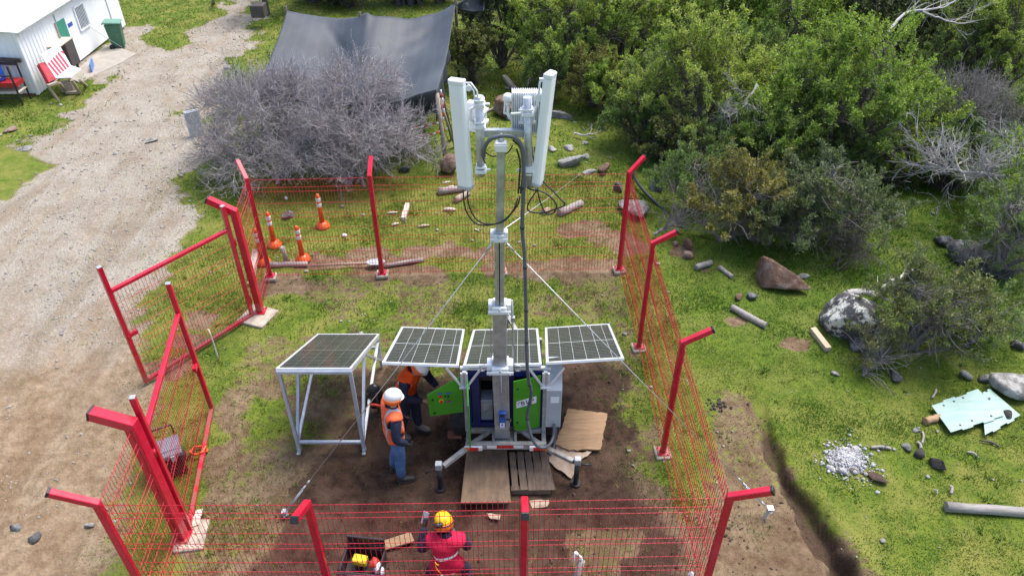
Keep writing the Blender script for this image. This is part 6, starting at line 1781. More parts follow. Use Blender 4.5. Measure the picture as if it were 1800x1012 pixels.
# ------------------------------------------------------------------ shade net
def net(name, label, north, south, nu, nv, sag, seed, props):
    """draped sheet hung between a far edge and a near edge"""
    Nn = spl([Vector(p) for p in north], 10); S = spl([Vector(p) for p in south], 10)
    def samp(P, u):
        x = u*(len(P)-1); i = min(int(x), len(P)-2); return P[i].lerp(P[i+1], x-i)
    us = np.linspace(0, 1, nu); vs_ = np.linspace(0, 1, nv); V = []
    for v in vs_:
        for u in us:
            p = samp(Nn, u).lerp(samp(S, u), v)
            w = math.sin(math.pi*v)*sag*(.6+.5*math.sin(math.pi*u))
            z = p.z-w
            r = float(fbm(np.array([u*2.2]), np.array([v*1.6]), 1.2, 2, seed)[0])*.42*math.sin(math.pi*v)**.5
            f = .014*math.sin(u*34+v*9)*math.exp(-v*6)*(u > .45)+.012*math.sin((u*.5+v)*40)*math.exp(-((u-.78)/.16)**2-((v-.25)/.2)**2)+.10*math.exp(-((u-.47)/.02)**2)*math.exp(-v*7)-.06*math.exp(-((u-.22-.5*v)/.03)**2)*math.sin(math.pi*min(1, v*1.6))**2
            V.append((p.x, p.y, z+r+f))
    i = (np.arange(nv-1)[:, None]*nu+np.arange(nu-1)[None]).ravel()
    t = thing(name, label, 'shade net', Vector(V[0])*0+Vector((V[len(V)//2][0], V[len(V)//2][1], 0)))
    off = WL[t.name]
    o = mesh_np('net', np.array(V)-np.array(off[:]), quads=np.stack([i, i+1, i+nu+1, i+nu], 1), mats=M['tarp'], parent=t, smooth=True)
    sm = o.modifiers.new('t', 'SOLIDIFY'); sm.thickness = .006
    return t, np.array(V).reshape(nv, nu, 3)
TN = [gp(503, 19, 2.0), gp(545, 27, 1.85), gp(600, 33, 1.75), gp(655, 28, 2.0), gp(715, 33, 1.8), gp(760, 25, 1.85), gp(801, 8, 2.1)]
TS = [gp(452, 150, 1.5), gp(500, 165, 1.45), gp(560, 180, 1.40), gp(620, 186, 1.40), gp(690, 180, 1.45), gp(730, 168, 1.5), gp(767, 158, 1.62)]
nt, NV = net('shade_net', 'large sagging grey shade net on wooden props behind the bare bush', TN, TS, 70, 46, .22, 3, None)
# hanging sides
def curtain(edge, drop, label, seed, inward=0.):
    E = np.array(edge); n = len(E); rows = 7; V = []
    for j in range(rows):
        v = j/(rows-1)
        for i in range(n):
            d = drop[0]+(drop[1]-drop[0])*i/(n-1)
            V.append((E[i][0]+.05*math.sin(i*.9+seed)*v, E[i][1]+.06*math.cos(i*1.1)*v+inward*v, E[i][2]-.006-d*v))
    q = (np.arange(rows-1)[:, None]*n+np.arange(n-1)[None]).ravel()
    o = mesh_np('hanging_side', np.array(V)-np.array(WL[nt.name][:]), quads=np.stack([q, q+1, q+n+1, q+n], 1), mats=M['tarp'], parent=nt, smooth=True)
    sm = o.modifiers.new('t', 'SOLIDIFY'); sm.thickness = .006
curtain(NV[20:, -1, :], (.25, .75), '', 1)
curtain(NV[-1, 40:, :], (.55, .62), '', 2, .25)
def prop(a, c, r=.035, m='wood_raw'):
    b = MB(); b.tube([a, c], r, 8); return b.build('prop', M[m], nt)
se = Vector(NV[-1, -1])
prop(gp(784, 284), se+Vector((0, .05, -.1)), .05); prop(gp(800, 258), se+Vector((.05, .1, -.25)), .03); prop(gp(795, 245), se+Vector((.08, .25, -.2)), .045, 'wood_dark')
prop(gp(747, 245), Vector(NV[-1, 58])+Vector((0, .3, -.1)), .04, 'wood_dark')
for (u, px, py) in ((0, 490, 60), (30, 655, 60), (69, 806, 45)):
    e = Vector(NV[0, u]); prop(Vector((e.x, e.y, 0)), e+Vector((0, 0, .12)), .04, 'wood_dark')
def rope(pts, label, cols):
    P = spl(pts, 5); t = thing('barrier_tape', label, 'tape', P[0]); k = max(1, len(P)//6)
    for i in range(0, len(P)-1, k):
        b = MB(); b.tube(P[i:i+k+1], .02, 5); b.build('tape_piece', M[cols[(i//k) % len(cols)]], t)
rope([gp(775, 215, .7), gp(745, 222, .8), gp(705, 232, .75)], 'upper red and white tape strung left from the net prop', ['tape_red', 'rag'])
rope([gp(786, 226, .4), gp(760, 236, .45), gp(735, 238, .5)], 'lower red and white tape strung left from the net prop', ['rag', 'tape_red'])
rope([se+Vector((.1, 0, 0)), se+Vector((.15, -.1, -.5)), se+Vector((.02, -.1, -.9))], 'red and white tape hanging down at the corner prop of the net', ['rag', 'tape_red'])
nt2, _ = net('shade_net', 'small grey net corner tied in the trees at the top of the photo', [gp(805, 6, 2.3), gp(828, -8, 2.3), gp(855, -20, 2.3)], [gp(802, 10, 2.2), gp(825, 19, 2.0), gp(850, 19, 2.0)], 12, 10, .1, 5, None)

# ------------------------------------------------------------------ trees and shrubs
def tubes_np(P, R, n=3):
    """P [N,K,3] polylines, R [N,K] radii -> verts, quads"""
    P = np.asarray(P, float); N, K, _ = P.shape
    d = np.gradient(P, axis=1); d /= np.linalg.norm(d, axis=2, keepdims=True)+1e-9
    a = np.where(np.abs(d[..., 2:3]) > .9, np.array([1., 0, 0]), np.array([0, 0, 1.]))
    x = np.cross(d, a); x /= np.linalg.norm(x, axis=2, keepdims=True)+1e-9; y = np.cross(d, x)
    ang = np.arange(n)*2*np.pi/n
    V = P[:, :, None, :]+(x[:, :, None, :]*np.cos(ang)[None, None, :, None]+y[:, :, None, :]*np.sin(ang)[None, None, :, None])*R[:, :, None, None]
    i = np.arange(N)[:, None, None]*K*n+np.arange(K-1)[None, :, None]*n
    k = np.arange(n)[None, None, :]; k2 = (k+1) % n
    Q = np.stack([i+k, i+k2, i+n+k2, i+n+k], -1).reshape(-1, 4)
    return V.reshape(-1, 3), Q
def unit(v): return v/(np.linalg.norm(v, axis=-1, keepdims=True)+1e-9)
def bez(g, p0, p1, K, wob):
    t = np.linspace(0, 1, K)[None, :, None]; N = len(p0)
    L = np.linalg.norm(p1-p0, axis=1)[:, None, None]
    off = g.normal(0, 1, (N, K, 3))*wob*L*np.sin(np.pi*t)
    sag = np.zeros((N, K, 3)); sag[..., 2] = (.12*L*np.sin(np.pi*t))[..., 0]
    return p0[:, None]*(1-t)+p1[:, None]*t+np.cumsum(off, 1)*.5*np.sin(np.pi*t)+sag
class Acc:
    def __init__(s): s.V = []; s.Q = []; s.n = 0
    def add(s, V, Q): s.V.append(V); s.Q.append(Q+s.n); s.n += len(V)
    def out(s): return np.concatenate(s.V), np.concatenate(s.Q)

def plant_meshes(seed, blobs, shoots, per, leaf, up=.6, stems=5, base_r=.06, wood='bark', leafm='leaf', out_bias=.45, shoot_len=(.18, .42), droop=0., wfrac=.45, twig=.0052, spray_n=20, spray_l=1., shoot_k=.62, bare=.2, trunk_h=.0):
    """blobs: list of (x, y, z, r, rz) clumps making the crown, relative to the base of the plant"""
    g = np.random.default_rng(seed); B = np.array(blobs, float)
    vol = B[:, 3]**2*B[:, 4]; w = vol**.75/(vol**.75).sum()
    T = Acc()
    # stems from the base to the clumps
    nb = len(B); paths = []
    base = np.array([[0, 0, trunk_h]])
    if trunk_h:
        P = bez(g, np.array([[0, 0, -.05]]), base, 6, .05); T.add(*tubes_np(P, np.linspace(base_r*1.5, base_r, 6)[None], 8))
    k = max(stems, nb); ids = np.concatenate([np.arange(nb), g.choice(nb, k-nb, p=w)]) if k > nb else np.arange(nb)
    st = base+g.normal(0, base_r*1.2, (k, 3))*np.array([1, 1, 0]); en = B[ids, :3]+g.normal(0, .25, (k, 3))*B[ids, 3:4]
    S = bez(g, st-np.array([0, 0, .05 if not trunk_h else 0]), en, 9, .05)
    rad = np.linspace(1, .3, 9)[None]*(base_r*g.uniform(.55, 1., (k, 1)))
    T.add(*tubes_np(S, rad, 6))
    # sprays: leading twigs standing out of the clumps, each carrying a plume of side shoots
    ns = max(6, int(shoots/spray_n)); ci = g.choice(nb, ns, p=w); u = unit(g.normal(0, 1, (ns, 3))); u[:, 2] = np.where(u[:, 2] < -.2, -u[:, 2]*.6, u[:, 2])
    rr_s = g.random(ns)**out_bias
    R3 = np.stack([B[ci, 3], B[ci, 3], B[ci, 4]], 1)
    p_s = B[ci, :3]+u*R3*(.30+.52*rr_s)[:, None]; p_s[:, 2] = np.maximum(p_s[:, 2], .05)
    d_s = unit(u*.8+np.array([0, 0, up])+g.normal(0, .3, (ns, 3))); L_s = B[ci, 3]*g.uniform(.35, 1.05, ns)*spray_l
    cand = S[:, 4:, :].reshape(-1, 3); j = np.empty(ns, int)
    D = np.linalg.norm(p_s[:, None]-cand[None], axis=2)*g.uniform(.7, 1.3, (ns, len(cand))); j = D.argmin(1)
    T.add(*tubes_np(bez(g, cand[j], p_s, 5, .09), np.linspace(twig*2.6, twig*1.5, 5)[None]*np.ones((ns, 1)), 3))
    ts = np.linspace(0, 1, 5)[None, :, None]; bend = g.normal(0, .16, (ns, 1, 3))*ts**2
    Ps = p_s[:, None]+(d_s[:, None]+bend)*L_s[:, None, None]*ts
    T.add(*tubes_np(Ps, np.linspace(twig*1.5, twig*.5, 5)[None]*np.ones((ns, 1)), 3))
    si = g.integers(0, ns, shoots); q_ = g.random(shoots)**.8
    x_ = q_*3.999; i0 = x_.astype(int); f = (x_-i0)[:, None]; p = Ps[si, i0]*(1-f)+Ps[si, i0+1]*f; rr = rr_s[si]
    d = unit(d_s[si]*.8+g.normal(0, .55, (shoots, 3))+np.array([0, 0, up*.3])); L = g.uniform(*shoot_len, shoots)*(1.05-.65*q_)*shoot_k
    t3 = np.linspace(0, 1, 3)[None, :, None]; q = p[:, None]+d[:, None]*L[:, None, None]*t3
    q[..., 2] -= droop*(t3[..., 0]**2)*L[:, None]
    T.add(*tubes_np(q, np.linspace(twig*.7, twig*.3, 3)[None]*np.ones((shoots, 1)), 3))
    # a few bare grey twigs among them
    nt_ = int(shoots*.10*(1+2*bare)); ci2 = g.integers(0, len(cand), nt_); d2 = unit(g.normal(0, 1, (nt_, 3))+np.array([0, 0, .25])); L2 = g.uniform(.25, .7, (nt_, 1))
    T.add(*tubes_np(bez(g, cand[ci2], cand[ci2]+d2*L2, 5, .08), np.linspace(twig*1.2, twig*.4, 5)[None]*np.ones((nt_, 1)), 3))
    # leaves
    lf = g.random(shoots) > bare*(1-rr)*1.6
    pi, di, Li = p[lf], d[lf], L[lf]; n = len(pi)*per
    t = g.random((len(pi), per)); c = pi[:, None]+di[:, None]*(Li[:, None]*t)[..., None]
    c[..., 2] -= droop*(t**2)*Li[:, None]
    c = c.reshape(-1, 3); dd = np.repeat(di, per, 0)
    sd = unit(np.cross(dd, g.normal(0, 1, (n, 3)))); ax = unit(dd*.55+sd*.9+np.array([0, 0, .15])+g.normal(0, .2, (n, 3)))
    wv = unit(np.cross(ax, g.normal(0, 1, (n, 3))+np.array([0, 0, .8]))); l = g.uniform(.6, 1.25, n)[:, None]*leaf
    c = c+sd*.01
    LV = np.stack([c, c+ax*l*.5+wv*l*wfrac*.5, c+ax*l, c+ax*l*.5-wv*l*wfrac*.5], 1).reshape(-1, 3)
    return T.out(), LV
LEAF = {
 'bright': leafmat('leaf_bright', [(0.178, 0.274, 0.055), (0.320, 0.437, 0.087), (0.451, 0.559, 0.126), (0.569, 0.584, 0.204)], .45),
 'mid': leafmat('leaf_mid', [(0.089, 0.156, 0.046), (0.160, 0.248, 0.066), (0.238, 0.324, 0.095), (0.330, 0.405, 0.136)], .42),
 'olive': leafmat('leaf_olive', [(0.097, 0.123, 0.043), (0.183, 0.209, 0.063), (0.260, 0.275, 0.090), (0.366, 0.359, 0.166)], .38),
 'dark': leafmat('leaf_dark', [(0.028, 0.050, 0.022), (0.055, 0.082, 0.031), (0.084, 0.115, 0.044), (0.126, 0.148, 0.066)], .3, .4),
 'greygreen': leafmat('leaf_greygreen', [(0.097, 0.132, 0.070), (0.174, 0.209, 0.101), (0.251, 0.284, 0.140), (0.347, 0.359, 0.216)], .38),
 'russet': leafmat('leaf_russet', [(0.125, 0.114, 0.038), (0.240, 0.217, 0.057), (0.328, 0.304, 0.076), (0.405, 0.388, 0.153)], .4),
}
BARKS = {'bark': M['bark'], 'grey': M['bark_grey'], 'bare': M['twig_bare'], 'dead': M['twig_dead']}
def plant(name, label, cat, loc, seed, blobs, shoots, per, leaf, leafkey, wood='grey', group=None, rz=0., **kw):
    (TV, TQ), LV = plant_meshes(seed, blobs, shoots, per, leaf, **kw)
    t = thing(name, label, cat, loc, rz, group)
    mesh_np('branches', TV, quads=TQ, mats=BARKS[wood], parent=t)
    mesh_np('crown', LV, quads=np.arange(len(LV)).reshape(-1, 4), mats=LEAF[leafkey], parent=t)
    return t
def bare_plant(name, label, cat, loc, seed, blobs, counts, wood='bare', r0=.035, lens=(.55, .32, .2), group=None, up=.15, stems=8, tip=.0034):
    """thorny leafless shrub: four orders of twigs"""
    g = np.random.default_rng(seed); B = np.array(blobs, float); w = B[:, 3]**2/(B[:, 3]**2).sum(); T = Acc()
    k = max(stems, len(B)); ids = np.concatenate([np.arange(len(B)), g.choice(len(B), k-len(B), p=w)])
    S = bez(g, g.normal(0, .12, (k, 3))*np.array([1, 1, 0]), B[ids, :3]+g.normal(0, .2, (k, 3))*B[ids, 3:4], 9, .06)
    T.add(*tubes_np(S, np.linspace(r0, r0*.45, 9)[None]*np.ones((k, 1)), 5))
    par = S[:, 3:]; r = r0*.42
    n1 = counts[0]; ci = g.choice(len(B), n1, p=w); u = unit(g.normal(0, 1, (n1, 3))); u[:, 2] = np.abs(u[:, 2])*.9-.2
    tip1 = B[ci, :3]+u*np.stack([B[ci, 3], B[ci, 3], B[ci, 4]], 1)*g.uniform(.55, .95, (n1, 1)); tip1[:, 2] = np.maximum(tip1[:, 2], .1)
    cand = par.reshape(-1, 3); D = np.linalg.norm(tip1[:, None]-cand[None], axis=2)*g.uniform(.7, 1.3, (n1, len(cand))); j = D.argmin(1)
    P = bez(g, cand[j], tip1, 8, .09); T.add(*tubes_np(P, np.linspace(r, r*.35, 8)[None]*np.ones((n1, 1)), 4))
    for lv, (n, L) in enumerate(zip(counts[1:], lens)):
        K = P.shape[1]; i = g.integers(0, len(P), n); s = g.uniform(.25 if lv == 0 else .1, 1., n)*(K-1.001); a = s.astype(int); f = (s-a)[:, None]
        p0 = P[i, a]*(1-f)+P[i, a+1]*f; dr = unit(P[i, a+1]-P[i, a])
        d = unit(dr*.8+g.normal(0, .46, (n, 3))+np.array([0, 0, up])); l = g.uniform(.5, 1.2, (n, 1))*L
        K2 = (6, 4, 3)[lv]; tt = np.linspace(0, 1, K2)[None, :, None]
        bend = g.normal(0, .12, (n, 1, 3))*tt**2
        P = p0[:, None]+(d[:, None]+bend)*l[:, None]*tt+g.normal(0, .010, (n, K2, 3))*np.sin(np.pi*tt)
        rr = max(tip, r*(.34, .2, .14)[lv]); T.add(*tubes_np(P, np.linspace(rr, tip*.6, K2)[None]*np.ones((n, 1)), 3))
    V, Q_ = T.out()
    t = thing(name, label, cat, loc, 0, group)
    mesh_np('branches', V, quads=Q_, mats=BARKS[wood], parent=t)
    return t
def clumps(seed, W, D, H, n, r=(.4, .7), zlo=.35, flat=.8):
    """n clumps filling a crown about W wide, D deep and H high"""
    g = np.random.default_rng(seed); out = []
    for i in range(n):
        a = 2*math.pi*(i+g.uniform(-.3, .3))/n*1.618*3; q = math.sqrt((i+.5)/n)
        rr = g.uniform(*r)
        z = H*(zlo+(1-zlo)*(1-q**1.6)*g.uniform(.75, 1.05))-rr*flat*.55
        out.append((q*(W/2-rr*.5)*math.cos(a), q*(D/2-rr*.5)*math.sin(a), max(rr*.45, z), rr, rr*flat))
    return out
# every shrub and tree: where, how wide / deep / high, what leaf
def bush(px, py, W, D, H, n, shoots, leafkey, label, seed, name='shrub', cat='shrub', per=12, leaf=.05, r=(.4, .7), wood='grey', dx=0, dy=0, **kw):
    p = gp(px, py); loc = (p.x+dx, p.y+dy, gz(p.x+dx, p.y+dy))
    return plant(name, label, cat, loc, seed, clumps(seed, W, D, H, n, r, kw.pop('zlo', .35), kw.pop('flat', .85)), shoots, per, leaf, leafkey, wood, **kw)
# the shrub thicket by the right fence
bush(1295, 440, 1.9, 1.7, 1.75, 9, 1700, 'russet', 'rounded yellow green shrub, left of the grey green one over the angular brown rock', 1, leaf=.05, per=13, dy=.45)
bush(1430, 455, 2.6, 1.8, 1.75, 13, 3400, 'greygreen', 'broad grey green shrub spreading just above the large angular brown rock', 2, leaf=.050, per=12, dy=.5)
bush(1335, 425, 1.6, 1.3, 1.15, 7, 1400, 'olive', 'low olive shrub in front of the rounded yellow green one', 3, leaf=.04, dy=.1)
bush(1225, 395, 1.5, 1.3, 1.3, 7, 900, 'mid', 'thin bright green shrub between the black pipe and the rounded shrub', 4, leaf=.05, dy=.6, bare=.5)
bush(1500, 440, 1.5, 1.3, 1.0, 7, 700, 'greygreen', 'small twiggy shrub at the right side of the grey green one', 5, leaf=.035, dy=.4, bare=.8)
bush(1622, 640, 1.75, 1.4, 1.5, 10, 1900, 'olive', 'loose olive green shrub in the grass right of the lichen boulder', 6, leaf=.044, per=13, dy=.35, bare=.3, shoot_len=(.2, .45))
bush(1530, 650, .8, .7, .55, 4, 320, 'olive', 'small dry tuft at the left foot of the loose olive shrub', 7, leaf=.03, dy=.1, bare=.5, r=(.2, .35))
bush(1700, 610, 1.5, 1.2, .85, 6, 700, 'mid', 'low sparse green shrub right of the loose olive shrub', 8, leaf=.04, dy=.2, bare=.5, r=(.3, .5))
bush(1775, 505, 2.0, 1.7, 1.75, 9, 1500, 'mid', 'sparse green shrub at the right edge above the lichened rock', 9, leaf=.045, dy=.5, bare=.6)
bush(1790, 430, 2.2, 1.8, 2.0, 9, 1500, 'bright', 'yellow green shrub at the right edge under the dead branch', 10, leaf=.05, dy=.5, bare=.4)
# the tall bright wall of trees
bush(1475, 330, 4.1, 3.0, 3.3, 22, 5200, 'bright', 'widest bright yellow green tree in the middle of the thicket', 11, 'tree', 'tree', 15, .054, shoot_len=(.2, .62), up=.85, r=(.55, .9), wood='bark', dy=.6, stems=9, base_r=.09)
bush(1390, 300, 2.4, 2.0, 2.3, 10, 1900, 'mid', 'mid green tree in front left of the widest bright tree', 12, 'tree', 'tree', 15, .045, (.45, .75), wood='bark', dy=.3)
bush(1560, 300, 2.6, 2.0, 1.9, 10, 1800, 'mid', 'dark shaded tree low on the right of the widest bright tree', 13, 'tree', 'tree', 15, .045, (.45, .75), wood='bark', dy=.4, bare=.6)
bush(1225, 275, 3.5, 2.6, 3.0, 18, 4200, 'bright', 'tall bright green tree right of the antennas with feathery shoots', 14, 'tree', 'tree', 15, .054, shoot_len=(.2, .62), up=.85, r=(.5, .85), wood='bark', dy=.8, stems=8, base_r=.08)
bush(1150, 240, 2.2, 1.8, 1.9, 9, 1500, 'mid', 'sparse green tree with grey twigs, left below the feathery bright tree', 15, 'tree', 'tree', 15, .045, (.4, .7), dy=.6, bare=.8)
bush(1255, 320, 1.7, 1.3, 1.35, 7, 1200, 'mid', 'small dark green shrub below the feathery bright tree', 16, leaf=.05, dy=.6, bare=.4)
bush(1000, 172, 4.2, 2.8, 2.9, 18, 4200, 'bright', 'pale green spreading tree above the right antenna', 17, 'tree', 'tree', 15, .055, (.5, .85), wood='bark', dy=1.2, base_r=.08)
bush(1100, 165, 3.2, 2.6, 2.9, 14, 3000, 'bright', 'green tree between the pale spreading tree and the feathery bright tree', 18, 'tree', 'tree', 15, .055, (.5, .85), wood='bark', dy=1.4)
bush(1042, 200, 1.45, 1.3, 1.5, 8, 1500, 'russet', 'brownish green rounded bush in front of the pale spreading tree', 19, 'bush', 'bush', 11, .05, (.35, .55), wood='bark', dy=.5)
bush(828, 160, 1.5, 1.4, 1.75, 9, 1900, 'olive', 'compact rounded olive bush beside the shade net', 20, 'bush', 'bush', 12, .05, (.38, .58), wood='bark', dy=.7)
bush(880, 135, 2.6, 2.4, 3.4, 13, 2800, 'dark', 'dark evergreen tree standing behind the compact olive bush', 21, 'tree', 'tree', 15, .061, (.5, .85), wood='bark', dy=.8)
bush(935, 90, 3.2, 2.6, 3.0, 13, 2600, 'mid', 'green tree at the top edge left of the pale spreading tree', 22, 'tree', 'tree', 12, .08, (.6, .9), wood='bark', dy=1.6)
bush(1370, 150, 3.4, 2.8, 3.3, 14, 2900, 'bright', 'bright green tree at the top, behind and left of the widest bright tree', 23, 'tree', 'tree', 12, .07, (.55, .9), wood='bark', dy=1.0)
bush(1270, 150, 2.8, 2.4, 3.0, 11, 2200, 'bright', 'tall green tree at the top, behind the feathery bright tree', 24, 'tree', 'tree', 12, .07, (.5, .85), wood='bark', dy=1.2)
bush(1520, 130, 2.8, 2.6, 2.6, 10, 1900, 'dark', 'dark green tree at the top, right behind the widest bright tree', 25, 'tree', 'tree', 15, .061, (.5, .85), wood='bark', dy=.8)
bush(1650, 150, 3.0, 2.4, 2.5, 11, 2000, 'dark', 'dark tree at the upper right behind the bare grey bush', 26, 'tree', 'tree', 15, .061, (.5, .85), wood='bark', dy=.8)
bush(1770, 210, 3.0, 2.6, 3.5, 14, 2900, 'bright', 'bright green tree at the upper right corner', 27, 'tree', 'tree', 15, .054, (.5, .85), wood='bark', dy=.9)
bush(1850, 330, 2.6, 2.4, 2.6, 10, 1500, 'mid', 'green tree half outside the right edge above the dead branch', 28, 'tree', 'tree', 12, .06, (.5, .8), wood='bark', dy=.8)
bush(1620, 250, 1.9, 1.6, 1.5, 7, 1000, 'mid', 'little green tree left of the bare grey bush', 29, 'tree', 'tree', 15, .045, (.35, .6), dy=.4, bare=.5)
# the back of the wood, along the top edge
for k, (px, py, W, H, key, lab) in enumerate((
    (1090, 60, 4.2, 3.2, 'mid', 'green tree in the back row above the pale spreading tree'),
    (1200, 50, 4.0, 3.2, 'mid', 'green tree in the back row above the feathery bright tree'),
    (1320, 45, 4.0, 3.0, 'mid', 'green tree in the back row left of the bright top tree'),
    (1440, 45, 4.2, 3.2, 'mid', 'green tree in the back row above the widest bright tree'),
    (1570, 45, 4.2, 3.0, 'dark', 'dark tree in the back row below the long dead branch'),
    (1700, 60, 4.2, 3.2, 'mid', 'green tree in the back row, second from the upper right corner'),
    (1820, 80, 4.2, 3.4, 'mid', 'green tree in the back row at the upper right corner'),
    (1000, 45, 3.6, 2.8, 'dark', 'dark tree in the back row left of the middle'))):
    bush(px, py, W, 3.2, H, 12, 2000, key, lab, 40+k, 'tree', 'tree', 12, .085, (.6, 1.0), wood='bark', dy=1.0)
# dark spreading trees with bare trunks behind the net
for k, (px, py, W, H, lab) in enumerate(((600, 4, 4.6, 2.6, 'dark spreading tree with leaning trunks behind the left part of the net'), (715, 6, 4.2, 2.7, 'dark spreading tree with several trunks behind the right part of the net'), (800, -25, 4.0, 2.8, 'dark spreading tree behind the small grey net corner'), (530, -22, 3.8, 2.6, 'dark spreading tree behind the far left net corner'))):
    p = gp(px, py)
    plant('spreading_tree', lab, 'tree', (p.x, p.y, 0), 60+k, clumps(60+k, W, 2.8, H, 11, (.6, .9), .62, .6), 2300, 12, .085, 'dark', 'bark', stems=9, base_r=.17, twig=.010)
p = gp(470, 26); plant('tree', 'small tree with thin grey trunk on the grass right of the road top', 'tree', (p.x, p.y, 0), 71, clumps(71, 2.0, 2., 2.3, 7, (.45, .7), .6, .7), 900, 11, .07, 'dark', 'bark', stems=5, base_r=.08, trunk_h=.9)
b = MB(); b.box(gp(455, 18, .55), (.45, .45, .4)); tag(b.build('dark_crate', M['wood_dark'], loc=gp(455, 18), bevel=.02), 'dark crate by the thin grey trunk at the road top', 'crate')
b = MB(); b.tube([gp(375, 6), gp(374, -6, .5)], .06, 7); tag(b.build('fence_stump', M['wood_grey'], loc=gp(375, 6)), 'thin grey post on grass left of the road top', 'post')
# bare bushes
def bb(px, py, blobs, counts, label, seed, name='bare_bush', cat='bush', **kw):
    p = gp(px, py); return bare_plant(name, label, cat, (p.x, p.y, 0), seed, blobs, counts, **kw)
bb(488, 318, [(-.75, .3, .8, .9, .9), (-.2, .9, 1.2, 1.2, .9), (.6, .1, .7, 1.1, .8), (-.5, -.3, .45, .9, .55), (.2, 1.6, 1.3, 1.0, .8), (-.9, 1.5, 1.1, 1.1, .9)], (130, 1000, 4600, 9000), 'left half of the leafless grey thorn bush beside the road', 81, tip=.0040)
bb(625, 322, [(.5, .3, .8, 1.1, .85), (-.4, .6, 1.1, 1.1, .95), (1.0, .9, .8, .95, .75), (.1, -.1, .5, 1.0, .6), (.0, 1.6, 1.45, 1.1, .9)], (120, 950, 4300, 8500), 'right half of the leafless grey thorn bush in front of the net', 82, tip=.0040)
bb(1700, 300, [(-.3, .2, .9, .9, .8), (.4, .5, 1.0, 1.0, .9), (-.1, 1.0, 1.2, .9, .8)], (70, 500, 1700, 2600), 'bare grey twiggy bush in the shade at the upper right', 83, tip=.004, wood='grey')
bb(1530, 290, [(-.2, .2, .6, .7, .5), (.5, .3, .5, .7, .5)], (50, 350, 1200, 1600), 'small bare grey twigs under the widest bright tree', 84, tip=.004)
bb(1215, 250, [(-.2, .0, .8, .8, .6), (.6, .2, .8, .7, .6)], (50, 300, 900, 1200), 'bare grey twigs inside the sparse tree left of the feathery bright tree', 85, tip=.004)
bb(770, 300, [(0, 0, .35, .4, .4)], (16, 60, 160, 120), 'dry little weed by the net prop', 86, 'dry_weed', 'weed', r0=.012, lens=(.3, .2, .1), tip=.003)
bb(1480, 470, [(0, 0, .25, .45, .3), (.3, .1, .2, .35, .25)], (30, 120, 260, 260), 'dry twig tangle at the foot of the grey green shrub', 87, 'dry_brush', 'brush', wood='bark', r0=.014, lens=(.35, .25, .12), tip=.003)
# dead white branches
def dead_branch(label, pts, seed, r0=.05, side=(40, 200, 500), lens=(.9, .45, .22), name='dead_branch', m='twig_dead'):
    g = np.random.default_rng(seed); P0 = np.array([spl(pts, 6)]); P0 = P0+g.normal(0, .012, P0.shape); T = Acc(); K = P0.shape[1]
    T.add(*tubes_np(P0, np.linspace(r0, r0*.25, K)[None], 6)); P = P0; r = r0*.5
    for lv, (n, L) in enumerate(zip(side, lens)):
        K = P.shape[1]; i = g.integers(0, len(P), n); s = g.uniform(.15, 1, n)*(K-1.001); a = s.astype(int); f = (s-a)[:, None]
        p0 = P[i, a]*(1-f)+P[i, a+1]*f; d = unit(unit(P[i, a+1]-P[i, a])*.9+g.normal(0, .5, (n, 3))+np.array([0, 0, .12])); l = g.uniform(.4, 1.2, (n, 1))*L
        K2 = (7, 5, 3)[lv]; tt = np.linspace(0, 1, K2)[None, :, None]; P = p0[:, None]+(d[:, None]+g.normal(0, .25, (n, 1, 3))*tt)*l[:, None]*tt
        P[..., 2] = np.maximum(P[..., 2], .03)
        rr = max(.004, r*(.5, .28, .16)[lv]); T.add(*tubes_np(P, np.linspace(rr, .003, K2)[None]*np.ones((n, 1)), 3))
    V, Q_ = T.out(); p = pts[0]; o = mesh_np(name, V-np.array([p[0], p[1], 0]), quads=Q_, mats=M[m]); o.location = (p[0], p[1], 0)
    return tag(o, label, 'branch')
dead_branch('pale dead branch fanning left out of the shrubs at the right edge', [gp(1830, 325, .9), gp(1770, 312, 1.1), gp(1720, 306, 1.2), (gp(1670, 298, 1.15)), gp(1625, 285, 1.1)], 91, .06, (44, 260, 620))
dead_branch('second pale dead branch reaching up at the right edge', [gp(1840, 290, 1.2), gp(1800, 255, 1.5), gp(1770, 240, 1.6)], 92, .04, (16, 70, 160), (.6, .35, .2))
dead_branch('long bare white limb across the trees at the top right', [gp(1560, 60, 2.2), gp(1590, 25, 2.5), gp(1625, 18, 2.6), gp(1665, 10, 2.6), gp(1690, -10, 2.8)], 93, .045, (10, 20, 30), (1.2, .5, .3))
dead_branch('thin bare white limb drooping below the long bare limb', [gp(1620, 20, 2.6), gp(1650, 32, 2.4), gp(1690, 42, 2.3), gp(1720, 35, 2.3)], 94, .03, (6, 12, 20), (.8, .4, .2))
dead_branch('spray of bare pale twigs within the feathery bright tree', [gp(1330, 150, 1.9), gp(1310, 185, 1.6), gp(1280, 205, 1.4)], 95, .03, (16, 70, 140), (.6, .35, .2))
dead_branch('grey snag branch curving from the lichen boulder into the grass', [gp(1490, 518, .18), gp(1512, 513, .22), gp(1535, 516, .16), gp(1555, 505, .16), gp(1570, 492, .18), gp(1600, 478, .15), gp(1625, 455, .3)], 96, .075, (4, 3, 2), (.5, .2, .1))
dead_branch('dark crooked branch lying in shaded grass at the right', [gp(1542, 382, .1), gp(1560, 383, .14), gp(1578, 377, .14), gp(1592, 380, .06)], 97, .05, (3, 2, 2), (.4, .2, .1))
dead_branch('fallen branch on grass right of the antennas', [gp(1010, 235, .08), gp(1030, 238, .12), gp(1050, 233, .1)], 98, .03, (8, 14, 10), (.4, .2, .1))
dead_branch('brush pile of dead sticks against the right fence', [gp(1150, 412, .05), gp(1170, 400, .2), gp(1195, 388, .3)], 99, .04, (30, 90, 120), (.5, .25, .12), m='bark_grey')
